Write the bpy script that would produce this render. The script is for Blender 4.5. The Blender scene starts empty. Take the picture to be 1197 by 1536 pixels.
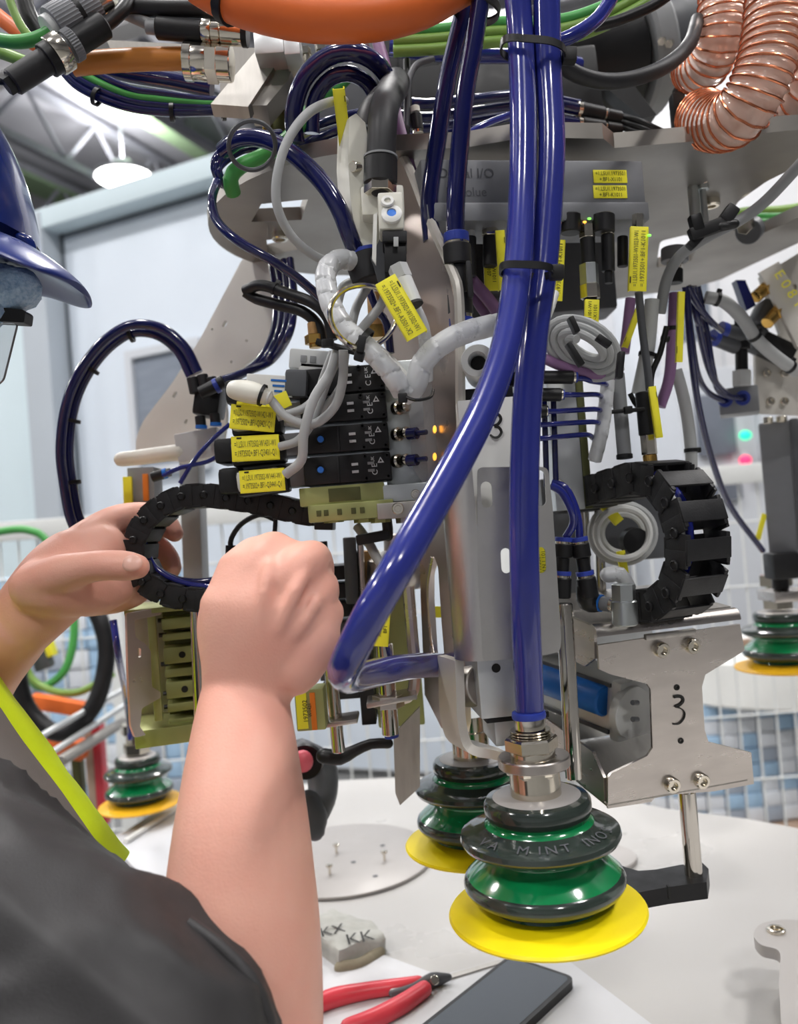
import bpy, bmesh, math, random
import numpy as np
from mathutils import Vector, Matrix, noise
from mathutils.geometry import tessellate_polygon

random.seed(7)
SC = bpy.context.scene
COL = SC.collection
V3 = Vector

# ------------------------------------------------------------------ camera
FPX, CX, CY = 1250.0, 598.5, 768.0
PITCH, ROLL = math.radians(1.0), math.radians(4.5)
CAM = V3((0, 0, 1.32))
_f = V3((0, math.cos(PITCH), math.sin(PITCH)))
_u0 = V3((0, -math.sin(PITCH), math.cos(PITCH)))
_r0 = V3((1, 0, 0))
CR = _r0 * math.cos(ROLL) - _u0 * math.sin(ROLL)
CU = _u0 * math.cos(ROLL) + _r0 * math.sin(ROLL)
CF = _f
cd = bpy.data.cameras.new('camera')
cam = bpy.data.objects.new('camera', cd)
COL.objects.link(cam)
m = Matrix.Identity(4)
for i, ax in enumerate((CR, CU, -CF)):
    for j in range(3):
        m[j][i] = ax[j]
m.translation = CAM
cam.matrix_world = m
cd.sensor_fit = 'VERTICAL'
cd.sensor_height = 36.0
cd.sensor_width = 36.0 * 1197 / 1536
cd.lens = 36.0 * FPX / 1536
cd.clip_start = 0.01
cd.dof.use_dof = True
cd.dof.focus_distance = 0.56
cd.dof.aperture_fstop = cd.lens / 4.2
SC.camera = cam

# ------------------------------------------------------------------ world, lights, exposure
w = bpy.data.worlds.new('hall_air')
SC.world = w
w.use_nodes = True
bg = w.node_tree.nodes['Background']
bg.inputs[0].default_value = (0.93, 0.96, 1.0, 1)
bg.inputs[1].default_value = 0.5
SC.view_settings.view_transform = 'Standard'
SC.view_settings.look = 'None'
SC.view_settings.gamma = 1
SC.view_settings.use_curve_mapping = False
SC.view_settings.exposure = 0.0
LIGHT_W = 138.0          # watts of each high-bay lamp of the hall
CEIL_Z = 7.6

# ------------------------------------------------------------------ pixel rays
def P(x, y, d):
    return CAM + CR * ((x - CX) * d / FPX) + CU * ((CY - y) * d / FPX) + CF * d
def ray(x, y):
    return CR * ((x - CX) / FPX) + CU * ((CY - y) / FPX) + CF
def Pz(x, y, z):
    r = ray(x, y)
    return CAM + r * ((z - CAM.z) / r.z)
def Ppl(x, y, o, n):
    r = ray(x, y)
    return CAM + r * ((o - CAM).dot(n) / r.dot(n))
def S(px, d):
    return px * d / FPX

# ------------------------------------------------------------------ materials
def lin(c):
    c = c / 255.0
    return c / 12.92 if c <= 0.04045 else ((c + 0.055) / 1.055) ** 2.4
def rgb(r, g, b):
    return (lin(r), lin(g), lin(b), 1)
MATS = {}
def mat(name, col, rough=0.5, metal=0.0, var=0.12, scale=40, bump=0.0, bscale=200, trans=0.0, coat=0.0,
        emit=None, estr=0.0, sss=0.0, ior=1.45, stretch=None, alpha=1.0, col2=None):
    mt = bpy.data.materials.new(name)
    mt.use_nodes = True
    nt = mt.node_tree
    b = nt.nodes['Principled BSDF']
    tc = nt.nodes.new('ShaderNodeTexCoord')
    mp = nt.nodes.new('ShaderNodeMapping')
    nt.links.new(tc.outputs['Object'], mp.inputs[0])
    if stretch:
        mp.inputs['Scale'].default_value = stretch
    nz = nt.nodes.new('ShaderNodeTexNoise')
    nz.inputs['Scale'].default_value = scale
    nz.inputs['Detail'].default_value = 4
    nt.links.new(mp.outputs[0], nz.inputs[0])
    mx = nt.nodes.new('ShaderNodeMix')
    mx.data_type = 'RGBA'
    c2 = col2 or tuple(max(0, min(1, v * (1 - var))) for v in col[:3]) + (1,)
    c1 = col if col2 else tuple(max(0, min(1, v * (1 + var * .6))) for v in col[:3]) + (1,)
    mx.inputs[6].default_value = c1
    mx.inputs[7].default_value = c2
    nt.links.new(nz.outputs[0], mx.inputs[0])
    nt.links.new(mx.outputs[2], b.inputs['Base Color'])
    mr = nt.nodes.new('ShaderNodeMapRange')
    mr.inputs[1].default_value = .3
    mr.inputs[2].default_value = .7
    mr.inputs[3].default_value = max(0.02, rough * .85)
    mr.inputs[4].default_value = min(1, rough * 1.15)
    nt.links.new(nz.outputs[0], mr.inputs[0])
    nt.links.new(mr.outputs[0], b.inputs['Roughness'])
    b.inputs['Metallic'].default_value = metal
    b.inputs['Transmission Weight'].default_value = trans
    b.inputs['Coat Weight'].default_value = coat
    b.inputs['Coat Roughness'].default_value = .05
    b.inputs['IOR'].default_value = ior
    b.inputs['Alpha'].default_value = alpha
    if sss:
        b.inputs['Subsurface Weight'].default_value = sss
        b.inputs['Subsurface Radius'].default_value = (1, .35, .2)
        b.inputs['Subsurface Scale'].default_value = .004
    if emit:
        b.inputs['Emission Color'].default_value = emit
        b.inputs['Emission Strength'].default_value = estr
    if bump:
        n2 = nt.nodes.new('ShaderNodeTexNoise')
        n2.inputs['Scale'].default_value = bscale
        n2.inputs['Detail'].default_value = 3
        nt.links.new(mp.outputs[0], n2.inputs[0])
        bp = nt.nodes.new('ShaderNodeBump')
        bp.inputs['Strength'].default_value = bump
        bp.inputs['Distance'].default_value = .001
        nt.links.new(n2.outputs[0], bp.inputs['Height'])
        nt.links.new(bp.outputs[0], b.inputs['Normal'])
    MATS[name] = mt
    return mt

mat('steel', rgb(200, 193, 187), .3, 1, .14, 30, stretch=(1, 1, 4))
mat('steel_dull', rgb(180, 176, 170), .45, 1, .2, 30, .05, 300, stretch=(6, 1, 1))
mat('plate_steel', rgb(160, 156, 150), .42, 1, .2, 14, .05, 300)
mat('cover_steel', rgb(204, 202, 198), .36, 1, .1, 60, .05, 600)
mat('polished', rgb(222, 208, 200), .3, 1, .1, 20)
mat('arm_sheet', rgb(214, 210, 202), .5, .45, .12, 14, .05, 300)
mat('nickel', rgb(222, 215, 200), .14, 1, .12, 80)
mat('chrome', rgb(205, 200, 192), .08, 1, .1, 60)
mat('zinc', rgb(200, 205, 205), .35, 1, .15, 80, .05, 400)
mat('alu', rgb(214, 217, 218), .42, .85, .08, 60, .04, 500)
mat('vest_reflect_alu', rgb(172, 176, 116), .42, .6, .2, 40, .05, 300)  # neon vest's olive reflection is painted into this metal colour
mat('olive_dark', rgb(96, 98, 62), .45, .6, .2, 40)
mat('brass', rgb(205, 165, 90), .25, 1, .15, 60)
mat('bronze', rgb(190, 150, 100), .6, .6, .2, 300, .2, 900)
mat('black', rgb(21, 21, 23), .45, 0, .2, 60, .05, 500)
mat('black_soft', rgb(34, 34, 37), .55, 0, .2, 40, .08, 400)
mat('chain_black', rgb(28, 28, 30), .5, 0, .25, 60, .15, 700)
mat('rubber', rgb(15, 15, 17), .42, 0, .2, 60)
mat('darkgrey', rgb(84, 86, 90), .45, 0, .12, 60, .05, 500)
mat('grey', rgb(140, 142, 144), .45, 0, .08, 60, .05, 500)
mat('housing', rgb(122, 124, 128), .5, .1, .08, 60, .04, 600)
mat('lightgrey', rgb(205, 207, 206), .4, 0, .06, 60, .03, 500)
mat('cable_grey', rgb(176, 178, 178), .45, 0, .08, 60, .03, 500)
mat('cable_white', rgb(216, 217, 214), .4, 0, .05, 60)
mat('wrap', rgb(226, 228, 230), .3, 0, .06, 60, trans=.25)
mat('white', rgb(236, 236, 232), .4, 0, .04, 60)
mat('ivory', rgb(232, 230, 218), .4, 0, .05, 60)
mat('blue', rgb(38, 46, 132), .12, 0, .2, 30, coat=.5, trans=.12)
mat('blue_near', rgb(46, 54, 138), .16, 0, .15, 30, .06, 120, coat=.5, trans=.12)
mat('navy', rgb(22, 26, 78), .12, 0, .2, 30, coat=.5)
mat('collar_blue', rgb(48, 66, 160), .35, 0, .1, 60)
mat('bright_blue', rgb(30, 110, 200), .4, 0, .1, 60)
mat('button_blue', rgb(60, 130, 230), .4, 0, .1, 60)
mat('orange', rgb(232, 112, 48), .45, 0, .08, 30, .05, 200)
mat('amber', rgb(206, 132, 56), .4, 0, .12, 30, .05, 200)
mat('green_cable', rgb(76, 160, 80), .4, 0, .1, 30)
mat('lime_cable', rgb(124, 160, 74), .4, 0, .1, 30)
mat('violet', rgb(142, 106, 146), .45, 0, .1, 40)
mat('tag_yellow', rgb(255, 243, 58), .45, 0, .04, 60)
mat('sign_orange', rgb(236, 130, 40), .5, 0, .05, 60)
mat('ink', rgb(28, 28, 26), .6, 0, .05, 60)
mat('ink_grey', rgb(96, 96, 60), .6, 0, .05, 60)
mat('print_glint_white', rgb(210, 212, 214), .6, 0, .05, 60)
mat('cup_green', rgb(10, 150, 84), .12, 0, .3, 40, .05, 120, trans=.25, coat=.4)
mat('cup_deep', rgb(14, 84, 52), .12, 0, .3, 40, .05, 120, trans=.25, coat=.4)
mat('cup_smoke', rgb(64, 74, 69), .14, 0, .35, 60, .14, 150, trans=.4, coat=.5)
mat('lip_yellow', rgb(255, 228, 14), .38, 0, .05, 30, .03, 300)
mat('lip_orange', rgb(232, 176, 30), .4, 0, .08, 30)
mat('copper', rgb(206, 128, 92), .25, .85, .1, 60)
mat('hose_film', rgb(244, 214, 198), .16, 0, .05, 40, trans=.5, coat=.3)
mat('skin', rgb(236, 186, 166), .48, 0, .1, 26, .16, 700, sss=.12, col2=rgb(226, 156, 138))
mat('nail', rgb(232, 184, 168), .28, 0, .04, 60, sss=.1)
mat('shirt', rgb(52, 51, 52), .5, 0, .18, 60, .3, 1600)
mat('vest', rgb(222, 246, 28), .7, 0, .06, 60, .2, 1200)
mat('vest_grey', rgb(118, 112, 108), .6, 0, .1, 60, .15, 1200)
mat('helmet', rgb(20, 42, 116), .2, 0, .06, 20, coat=.3)
mat('visor_blue', rgb(20, 42, 116), .3, 0, .06, 20)
mat('hairnet', rgb(214, 236, 250), .7, 0, .5, 420, 1.0, 400, col2=rgb(92, 142, 190))
mat('clear', rgb(226, 226, 228), .05, 0, .02, 20, trans=.9)
mat('tabletop', rgb(182, 180, 177), .3, 0, .04, 6, .01, 60)
mat('sheet', rgb(200, 201, 204), .5, 0, .03, 12)
mat('roundplate', rgb(174, 170, 167), .4, .2, .06, 20)
mat('red', rgb(206, 62, 74), .35, 0, .12, 40, .05, 300)
mat('pink', rgb(226, 100, 116), .4, 0, .06, 40)
mat('cloth', rgb(176, 176, 170), .8, 0, .25, 60, .5, 300)
mat('cloth_edge', rgb(140, 132, 112), .8, 0, .25, 60, .5, 300)
mat('screen', rgb(34, 38, 44), .06, 0, .1, 8, coat=1)
mat('wall_pale', rgb(216, 225, 235), .6, 0, .03, 3)
mat('wall_mint', rgb(208, 224, 230), .6, 0, .03, 3)
mat('wall_white', rgb(232, 233, 236), .7, 0, .03, 1)
mat('trim_grey', rgb(180, 188, 196), .6, 0, .05, 3)
mat('seam_shade', rgb(96, 104, 112), .7, 0, .1, 3)
mat('pane', rgb(140, 148, 160), .1, 0, .25, 6, stretch=(1, 1, 6))
mat('deck', rgb(196, 197, 205), .8, 0, .08, 1)
mat('truss', rgb(150, 152, 160), .7, 0, .08, 2)
mat('beam', rgb(226, 224, 224), .7, 0, .05, 2)
mat('duct_green', rgb(150, 176, 140), .7, 0, .08, 2)
mat('floor', rgb(120, 120, 119), .45, 0, .08, 1)
mat('fence', rgb(226, 228, 226), .5, 0, .04, 10)
mat('machine', rgb(206, 210, 216), .5, 0, .04, 5)
mat('machine_dark', rgb(120, 126, 138), .5, 0, .2, 8)
mat('box_blue', rgb(172, 204, 232), .6, 0, .25, 25)
mat('box_white', rgb(226, 230, 236), .6, 0, .08, 25)
mat('box_grey', rgb(170, 180, 194), .6, 0, .15, 25)
mat('cardboard', rgb(186, 160, 140), .8, 0, .1, 20)
mat('lamp', (1, 1, 1, 1), .5, emit=(1, .98, .95, 1), estr=14)
mat('led_green', (0, .6, .3, 1), .5, emit=(.03, .9, .45, 1), estr=1.3)
mat('led_red', (.8, .02, .1, 1), .5, emit=(1, .04, .14, 1), estr=1.5)
mat('led_amber', (.9, .4, .05, 1), .5, emit=(1, .42, .05, 1), estr=1.8)
mat('led_lime', (.3, .9, .1, 1), .5, emit=(.2, .9, .1, 1), estr=1.5)

# ------------------------------------------------------------------ mesh helpers: every shape is (verts, faces) in world space
def join(*ms):
    V, F = [], []
    for v, f in ms:
        k = len(V)
        V += list(v)
        F += [tuple(i + k for i in q) for q in f]
    return V, F
def spline(pts, step):
    """Catmull-Rom through points (each a Vector or (Vector, value)) resampled at about step."""
    n = len(pts)
    if n == 2:
        k = max(1, int((pts[1] - pts[0]).length / step))
        return [pts[0].lerp(pts[1], i / k) for i in range(k + 1)]
    out = []
    for i in range(n - 1):
        p1, p2 = pts[i], pts[i + 1]
        p0 = pts[i - 1] if i else p1 * 2 - p2
        p3 = pts[i + 2] if i + 2 < n else p2 * 2 - p1
        k = max(2, int((p2 - p1).length / step))
        for j in range(k):
            t = j / k
            out.append(.5 * (2 * p1 + (p2 - p0) * t + (2 * p0 - 5 * p1 + 4 * p2 - p3) * t * t + (3 * p1 - p0 - 3 * p2 + p3) * t ** 3))
    out.append(pts[-1].copy())
    return out
def frames(path, up=None):
    T = []
    for i in range(len(path)):
        a, b = path[max(0, i - 1)], path[min(len(path) - 1, i + 1)]
        T.append((b - a).normalized() if (b - a).length > 1e-9 else V3((0, 0, 1)))
    u = up or (V3((0, 0, 1)) if abs(T[0].z) < .9 else V3((1, 0, 0)))
    u = (u - T[0] * u.dot(T[0])).normalized()
    fr = []
    for t in T:
        u = u - t * u.dot(t)
        u = u.normalized() if u.length > 1e-9 else t.orthogonal().normalized()
        fr.append((t, u, t.cross(u)))
    return fr
def tube_path(path, rad, n=12, caps=True, closed=False, up=None, flat=1.0):
    fr = frames(path, up)
    V, F = [], []
    N = len(path)
    for i, p in enumerate(path):
        r = rad(i / max(1, N - 1)) if callable(rad) else rad
        t, u, v = fr[i]
        for k in range(n):
            a = 2 * math.pi * k / n
            V.append(p + u * (math.cos(a) * r) + v * (math.sin(a) * r * flat))
    for i in range(N - 1 if not closed else N):
        j = (i + 1) % N
        for k in range(n):
            l = (k + 1) % n
            F.append((i * n + k, i * n + l, j * n + l, j * n + k))
    if caps and not closed:
        F.append(tuple(range(n))[::-1])
        F.append(tuple((N - 1) * n + k for k in range(n)))
    return V, F
def tube(pts, r, n=12, step=None, **kw):
    return tube_path(spline(pts, step or max(.004, r * .9)), r, n, **kw)
def pxt(pts):
    return [P(*p) for p in pts]
def vtube(pts, n=14, flat=1.0, up=None, step=.005, caps=True):
    """tube with own radius at each (x, y, d, r_px) point"""
    ps = pxt([p[:3] for p in pts])
    rs = [S(p[3], p[2]) for p in pts]
    path, rad = [], []
    q = [Vector((*a, b)) for a, b in zip(ps, rs)]
    k = spline(q, step)
    path = [V3(v[:3]) for v in k]
    rad = [v[3] for v in k]
    N = len(path)
    # rounded ends
    t0 = (path[0] - path[1]).normalized(); t1 = (path[-1] - path[-2]).normalized()
    r0, r1 = rad[0], rad[-1]
    if caps:
        path = [path[0] + t0 * r0 * c for c in (.98, .85, .5)] + path + [path[-1] + t1 * r1 * c for c in (.5, .85, .98)]
        rad = [r0 * c for c in (.2, .53, .87)] + rad + [r1 * c for c in (.87, .53, .2)]
    N = len(path)
    return tube_path(path, lambda t: rad[min(N - 1, int(round(t * (N - 1))))], n, True, flat=flat, up=up)
def lathe(p0, ax, prof, n=24, caps=True):
    ax = ax.normalized()
    u = ax.orthogonal().normalized() if abs(ax.z) < .95 else V3((1, 0, 0))
    u = (u - ax * u.dot(ax)).normalized()
    v = ax.cross(u)
    V, F = [], []
    for r, h in prof:
        for k in range(n):
            a = 2 * math.pi * k / n
            V.append(p0 + ax * h + u * (r * math.cos(a)) + v * (r * math.sin(a)))
    for i in range(len(prof) - 1):
        for k in range(n):
            l = (k + 1) % n
            F.append((i * n + k, i * n + l, (i + 1) * n + l, (i + 1) * n + k))
    if caps:
        F.append(tuple(range(n))[::-1])
        F.append(tuple((len(prof) - 1) * n + k for k in range(n)))
    return V, F
def cyl(a, b, r, n=20, r2=None, bev=.12):
    h = (b - a).length
    r2 = r if r2 is None else r2
    e = min(r, r2, h / 2) * bev
    return lathe(a, b - a, [(r - e, 0), (r, e), (r2, h - e), (r2 - e, h)], n)
def hexa(a, b, r):
    return cyl(a, b, r, 6, bev=.06)
def knurl(a, b, r, n=36, depth=.05):
    ax = (b - a).normalized(); h = (b - a).length
    u = ax.orthogonal().normalized(); v = ax.cross(u)
    V, F = [], []
    m2 = n * 2
    for hh, s in ((0, .95), (h * .06, 1), (h * .94, 1), (h, .95)):
        for k in range(m2):
            an = 2 * math.pi * k / m2
            rr = r * s * (1 - depth * (k % 2) * (1 if s == 1 else 0))
            V.append(a + ax * hh + u * (rr * math.cos(an)) + v * (rr * math.sin(an)))
    for i in range(3):
        for k in range(m2):
            l = (k + 1) % m2
            F.append((i * m2 + k, i * m2 + l, (i + 1) * m2 + l, (i + 1) * m2 + k))
    F.append(tuple(range(m2))[::-1]); F.append(tuple(3 * m2 + k for k in range(m2)))
    return V, F
class Fr:
    """a frame: x right, y away, z up, rotated"""
    def __init__(s, o, yaw=0, pitch=0, ang=0):
        s.o = o
        q = Matrix.Rotation(math.radians(yaw), 3, 'Z') @ Matrix.Rotation(math.radians(pitch), 3, 'X') @ Matrix.Rotation(math.radians(ang), 3, 'Y')
        s.x, s.y, s.z = q.col[0].copy(), q.col[1].copy(), q.col[2].copy()
    def at(s, a, b, c):
        return s.o + s.x * a + s.y * b + s.z * c
def fr(x, y, d, yaw=0, pitch=0, ang=0):
    return Fr(P(x, y, d), yaw, pitch, ang)
_bc = {}
def box(f, cx, cy, cz, w, dp, h, bev=.0012):
    """box centred at (cx,cy,cz) of frame f with sizes w (x), dp (y), h (z)"""
    bev = min(bev, w * .3, dp * .3, h * .3)
    key = (round(w, 6), round(dp, 6), round(h, 6), round(bev, 6))
    if key not in _bc:
        bm = bmesh.new()
        bmesh.ops.create_cube(bm, size=1)
        for v in bm.verts:
            v.co = V3((v.co.x * w, v.co.y * dp, v.co.z * h))
        if bev > 0:
            bmesh.ops.bevel(bm, geom=list(bm.edges), offset=bev, segments=2, affect='EDGES', profile=.6)
        bm.verts.index_update()
        _bc[key] = ([v.co.copy() for v in bm.verts], [tuple(v.index for v in q.verts) for q in bm.faces])
        bm.free()
    V, F = _bc[key]
    return [f.at(cx + v.x, cy + v.y, cz + v.z) for v in V], F
def prism(poly, u, v, o, n, th, holes=()):
    """2-D polygon (list of (a,b)) in plane o + a*u + b*v, thickness th along n; holes keep their own walls"""
    loops = [list(poly)] + [list(h) for h in holes]
    tri = tessellate_polygon([[V3((a, b, 0)) for a, b in l] for l in loops])
    flat = [p for l in loops for p in l]
    k = len(flat)
    V = [o + u * a + v * b for a, b in flat] + [o + u * a + v * b + n * th for a, b in flat]
    F = [tuple(t) for t in tri] + [tuple(i + k for i in t[::-1]) for t in tri]
    s = 0
    for l in loops:
        c = len(l)
        for i in range(c):
            j = (i + 1) % c
            F.append((s + i, s + j, s + j + k, s + i + k))
        s += c
    return V, F
def plate(pix, o, n, th, holes=()):
    """plate whose outline is given by pixels on the plane through o with normal n"""
    n = n.normalized()
    u = V3((0, 0, 1)).cross(n)
    u = u.normalized() if u.length > .1 else V3((1, 0, 0))
    v = n.cross(u)
    f2 = lambda l: [((q - o).dot(u), (q - o).dot(v)) for q in (Ppl(x, y, o, n) for x, y in l)]
    return prism(f2(pix), u, v, o, n, th, [f2(h) for h in holes])
def slot(x, y, w, h, n=6, ang=0):
    """stadium outline in pixels"""
    out = []
    r = w / 2
    for k in range(n + 1):
        a = math.pi * k / n
        out.append((r * math.cos(a), -(h / 2 - r) - r * math.sin(a)))
    for k in range(n + 1):
        a = math.pi + math.pi * k / n
        out.append((r * math.cos(a), (h / 2 - r) - r * math.sin(a)))
    c, s = math.cos(math.radians(ang)), math.sin(math.radians(ang))
    return [(x + a * c - b * s, y + a * s + b * c) for a, b in out]
def rounded(pts, r, n=4):
    """round the corners of a pixel polygon"""
    out = []
    N = len(pts)
    for i in range(N):
        p0, p, p1 = V3((*pts[i - 1], 0)), V3((*pts[i], 0)), V3((*pts[(i + 1) % N], 0))
        a, b = p0 - p, p1 - p
        rr = min(r, a.length * .45, b.length * .45)
        a, b = p + a.normalized() * rr, p + b.normalized() * rr
        for k in range(n + 1):
            t = k / n
            q = a * (1 - t) ** 2 + p * 2 * t * (1 - t) + b * t * t
            out.append((q.x, q.y))
    return out
def ellipsoid(c, ax, rs, nu=24, nv=16, tlo=0.0, thi=1.0):
    V, F = [], []
    for i in range(nv + 1):
        t = math.pi * (tlo + (thi - tlo) * i / nv)
        for k in range(nu):
            a = 2 * math.pi * k / nu
            V.append(c + ax[2] * (rs[2] * math.cos(t)) + ax[0] * (rs[0] * math.sin(t) * math.cos(a)) + ax[1] * (rs[1] * math.sin(t) * math.sin(a)))
    for i in range(nv):
        for k in range(nu):
            l = (k + 1) % nu
            F.append((i * nu + k, (i + 1) * nu + k, (i + 1) * nu + l, i * nu + l))
    return V, F
WX, WY, WZ = V3((1, 0, 0)), V3((0, 1, 0)), V3((0, 0, 1))

# ------------------------------------------------------------------ objects
ORG = {}
def mesh_obj(name, vf, material, org, angle=35, smooth=True):
    V, F = vf
    me = bpy.data.meshes.new(name)
    me.from_pydata([tuple(v - org) for v in V], [], F)
    me.validate()
    bm = bmesh.new(); bm.from_mesh(me)
    bmesh.ops.recalc_face_normals(bm, faces=bm.faces)
    bm.to_mesh(me); bm.free()
    if smooth:
        me.polygons.foreach_set('use_smooth', [True] * len(me.polygons))
        me.set_sharp_from_angle(angle=math.radians(angle))
    me.materials.append(MATS[material])
    return bpy.data.objects.new(name, me)
def part(name, vf, material, parent, label=None, **kw):
    o = mesh_obj(name, vf, material, ORG[parent.name], **kw)
    COL.objects.link(o)
    o.parent = parent
    ORG[o.name] = ORG[parent.name]
    if label: o['label'] = label
    return o
def tag_it(o, label, cat, group=None):
    o['label'] = label; o['category'] = cat
    if group: o['group'] = group
def thing(name, label, cat, loc, group=None):
    o = bpy.data.objects.new(name, None)
    o.empty_display_size = .01
    COL.objects.link(o)
    o.location = loc
    ORG[o.name] = V3(loc)
    tag_it(o, label, cat, group)
    return o
def solid(name, vf, material, label, cat, group=None, **kw):
    V = vf[0]
    c = sum(V, V3((0, 0, 0))) / len(V)
    c.z = min(v.z for v in V)
    o = mesh_obj(name, vf, material, c, **kw)
    COL.objects.link(o)
    o.location = c
    ORG[o.name] = c
    tag_it(o, label, cat, group)
    return o
def struct(name, vf, material, parent=None, **kw):
    V = vf[0]
    c = ORG[parent.name] if parent else sum(V, V3((0, 0, 0))) / len(V)
    o = mesh_obj(name, vf, material, c, **kw)
    COL.objects.link(o)
    if parent: o.parent = parent
    else:
        o.location = c
        o['kind'] = 'structure'
    ORG[o.name] = c
    return o
_tc = {}
def text(s, h, f, cx, cz, y=-.0003, ang=0, maxw=None, th=.0):
    """flat lettering of height h centred at (cx, cz) on the front (x,z) plane of frame f"""
    if s not in _tc:
        cu = bpy.data.curves.new('lettering', 'FONT')
        cu.body = s; cu.size = 1; cu.resolution_u = 2 if len(s) > 14 else 4
        cu.align_x = 'CENTER'; cu.align_y = 'CENTER'
        ob = bpy.data.objects.new('lettering', cu)
        COL.objects.link(ob)
        dg = bpy.context.evaluated_depsgraph_get()
        me = bpy.data.meshes.new_from_object(ob.evaluated_get(dg))
        xs = [v.co.x for v in me.vertices]; ys = [v.co.y for v in me.vertices]
        mx, my = (max(xs) + min(xs)) / 2, (max(ys) + min(ys)) / 2
        _tc[s] = ([(v.co.x - mx, v.co.y - my) for v in me.vertices], [tuple(p.vertices) for p in me.polygons], max(xs) - min(xs), max(ys) - min(ys))
        bpy.data.objects.remove(ob); bpy.data.meshes.remove(me); bpy.data.curves.remove(cu)
    V, F, W, H = _tc[s]
    k = h / .72
    kx = min(k, maxw / W) if maxw else k
    c, sn = math.cos(math.radians(ang)), math.sin(math.radians(ang))
    return [f.at(cx + a * kx * c - b * k * sn, y, cz + a * kx * sn + b * k * c) for a, b in V], F
def tie(parent, path, t, r, material='black'):
    """cable tie: a band with its lock block around the path at fraction t"""
    i = max(1, min(len(path) - 2, int(t * (len(path) - 1))))
    c = path[i]; ax = (path[i + 1] - path[i - 1]).normalized()
    w = max(.0016, r * .22)
    band = lathe(c - ax * w, ax, [(r * .9, 0), (r * 1.13, 0), (r * 1.13, 2 * w), (r * .9, 2 * w)], 16, caps=False)
    u = ax.cross(CF).normalized()
    f = Fr(c); f.x, f.y, f.z = u, CF.copy(), ax
    lock = box(f, r * 1.2, 0, 0, r * .5 + .002, .004, w * 2 + .0015)
    return part('cable_tie', join(band, lock), material, parent)
def hose(name, pts, wpx, material, label, cat='hose', group=None, ties=(), n=12, ends=None, tie_r=1.0, flat=1.0):
    ps = pxt(pts)
    d = sum(p[2] for p in pts) / len(pts)
    r = S(wpx / 2, d)
    path = spline(ps, max(.003, r * .8))
    if ties or ends:
        o = thing(name, label, cat, ps[0], group)
        part('tube' if cat == 'hose' else 'cable_jacket', tube_path(path, r, n), material, o)
        for t in ties: tie(o, path, t, r * tie_r)
        return o
    return solid(name, tube_path(path, r, n), material, label, cat, group)
def bolt_head(parent, c, n, r, name='bolt', material='nickel', h=None):
    """socket head screw: ring head with a hex recess"""
    h = h or r * .8
    n = n.normalized()
    b = part(name, lathe(c, n, [(r, 0), (r, h * .8), (r * .88, h), (r * .55, h), (r * .5, h * .45), (0.0001, h * .45)], 16), material, parent)
    return b

# ================================================================== THE HALL
YAW_H = -23
H1 = V3((math.cos(math.radians(YAW_H)), math.sin(math.radians(YAW_H)), 0))
H2 = V3((-H1.y, H1.x, 0))
HF = Fr(V3((0, 6, 0)), yaw=YAW_H)

struct('floor', box(HF, 0, 2, -.05, 44, 40, .1, 0), 'floor')
struct('ceiling', box(HF, 0, 2, CEIL_Z + .06, 44, 40, .12, 0), 'deck')
struct('wall_back', box(HF, 0, 20, CEIL_Z / 2, 44, .2, CEIL_Z, 0), 'wall_white')
struct('wall_front', box(HF, 0, -18, CEIL_Z / 2, 44, .2, CEIL_Z, 0), 'wall_white')
struct('wall_left_side', box(HF, -22, 2, CEIL_Z / 2, .2, 40, CEIL_Z, 0), 'wall_white').name = 'wall_west'
struct('wall_right_side', box(HF, 22, 2, CEIL_Z / 2, .2, 40, CEIL_Z, 0), 'wall_white').name = 'wall_east'

# roof trusses and beams
tn = [0]
def trim(vf, material):
    tn[0] += 1
    return struct('trim_%d' % tn[0], vf, material)
for k in range(8):
    a = -13.5 + k * 1.9
    tr = trim(box(HF, a, 5, 6.62, .12, 20, .1, 0), 'truss')
    struct('top_chord', box(HF, a, 5, 7.42, .12, 20, .1, 0), 'truss', tr)
    web = None
    for j in range(14):
        b0 = -3 + j * 1.25
        p, q = HF.at(a, b0, 6.66), HF.at(a, b0 + .62, 7.4)
        r_ = HF.at(a, b0 + 1.25, 6.66)
        if web is None:
            web = struct('web_bar', join(cyl(p, q, .035, 6), cyl(q, r_, .035, 6)), 'truss', tr)
            base_ = b0
        else:
            c = web.copy(); COL.objects.link(c); c.parent = tr
            c.location = web.location + HF.y * (b0 - base_)
for k, b0 in enumerate((1.0, 4.2, 7.4, 10.6)):
    trim(box(HF, -5, b0, 6.45, 26, .26, .22, .01), 'beam')
for k, b0 in enumerate((2.6, 5.8)):
    trim(box(HF, -8, b0 + 3, 7.34, .5, 12, .06, .01), 'duct_green').location += HF.x * (k * 3.0)

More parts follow.
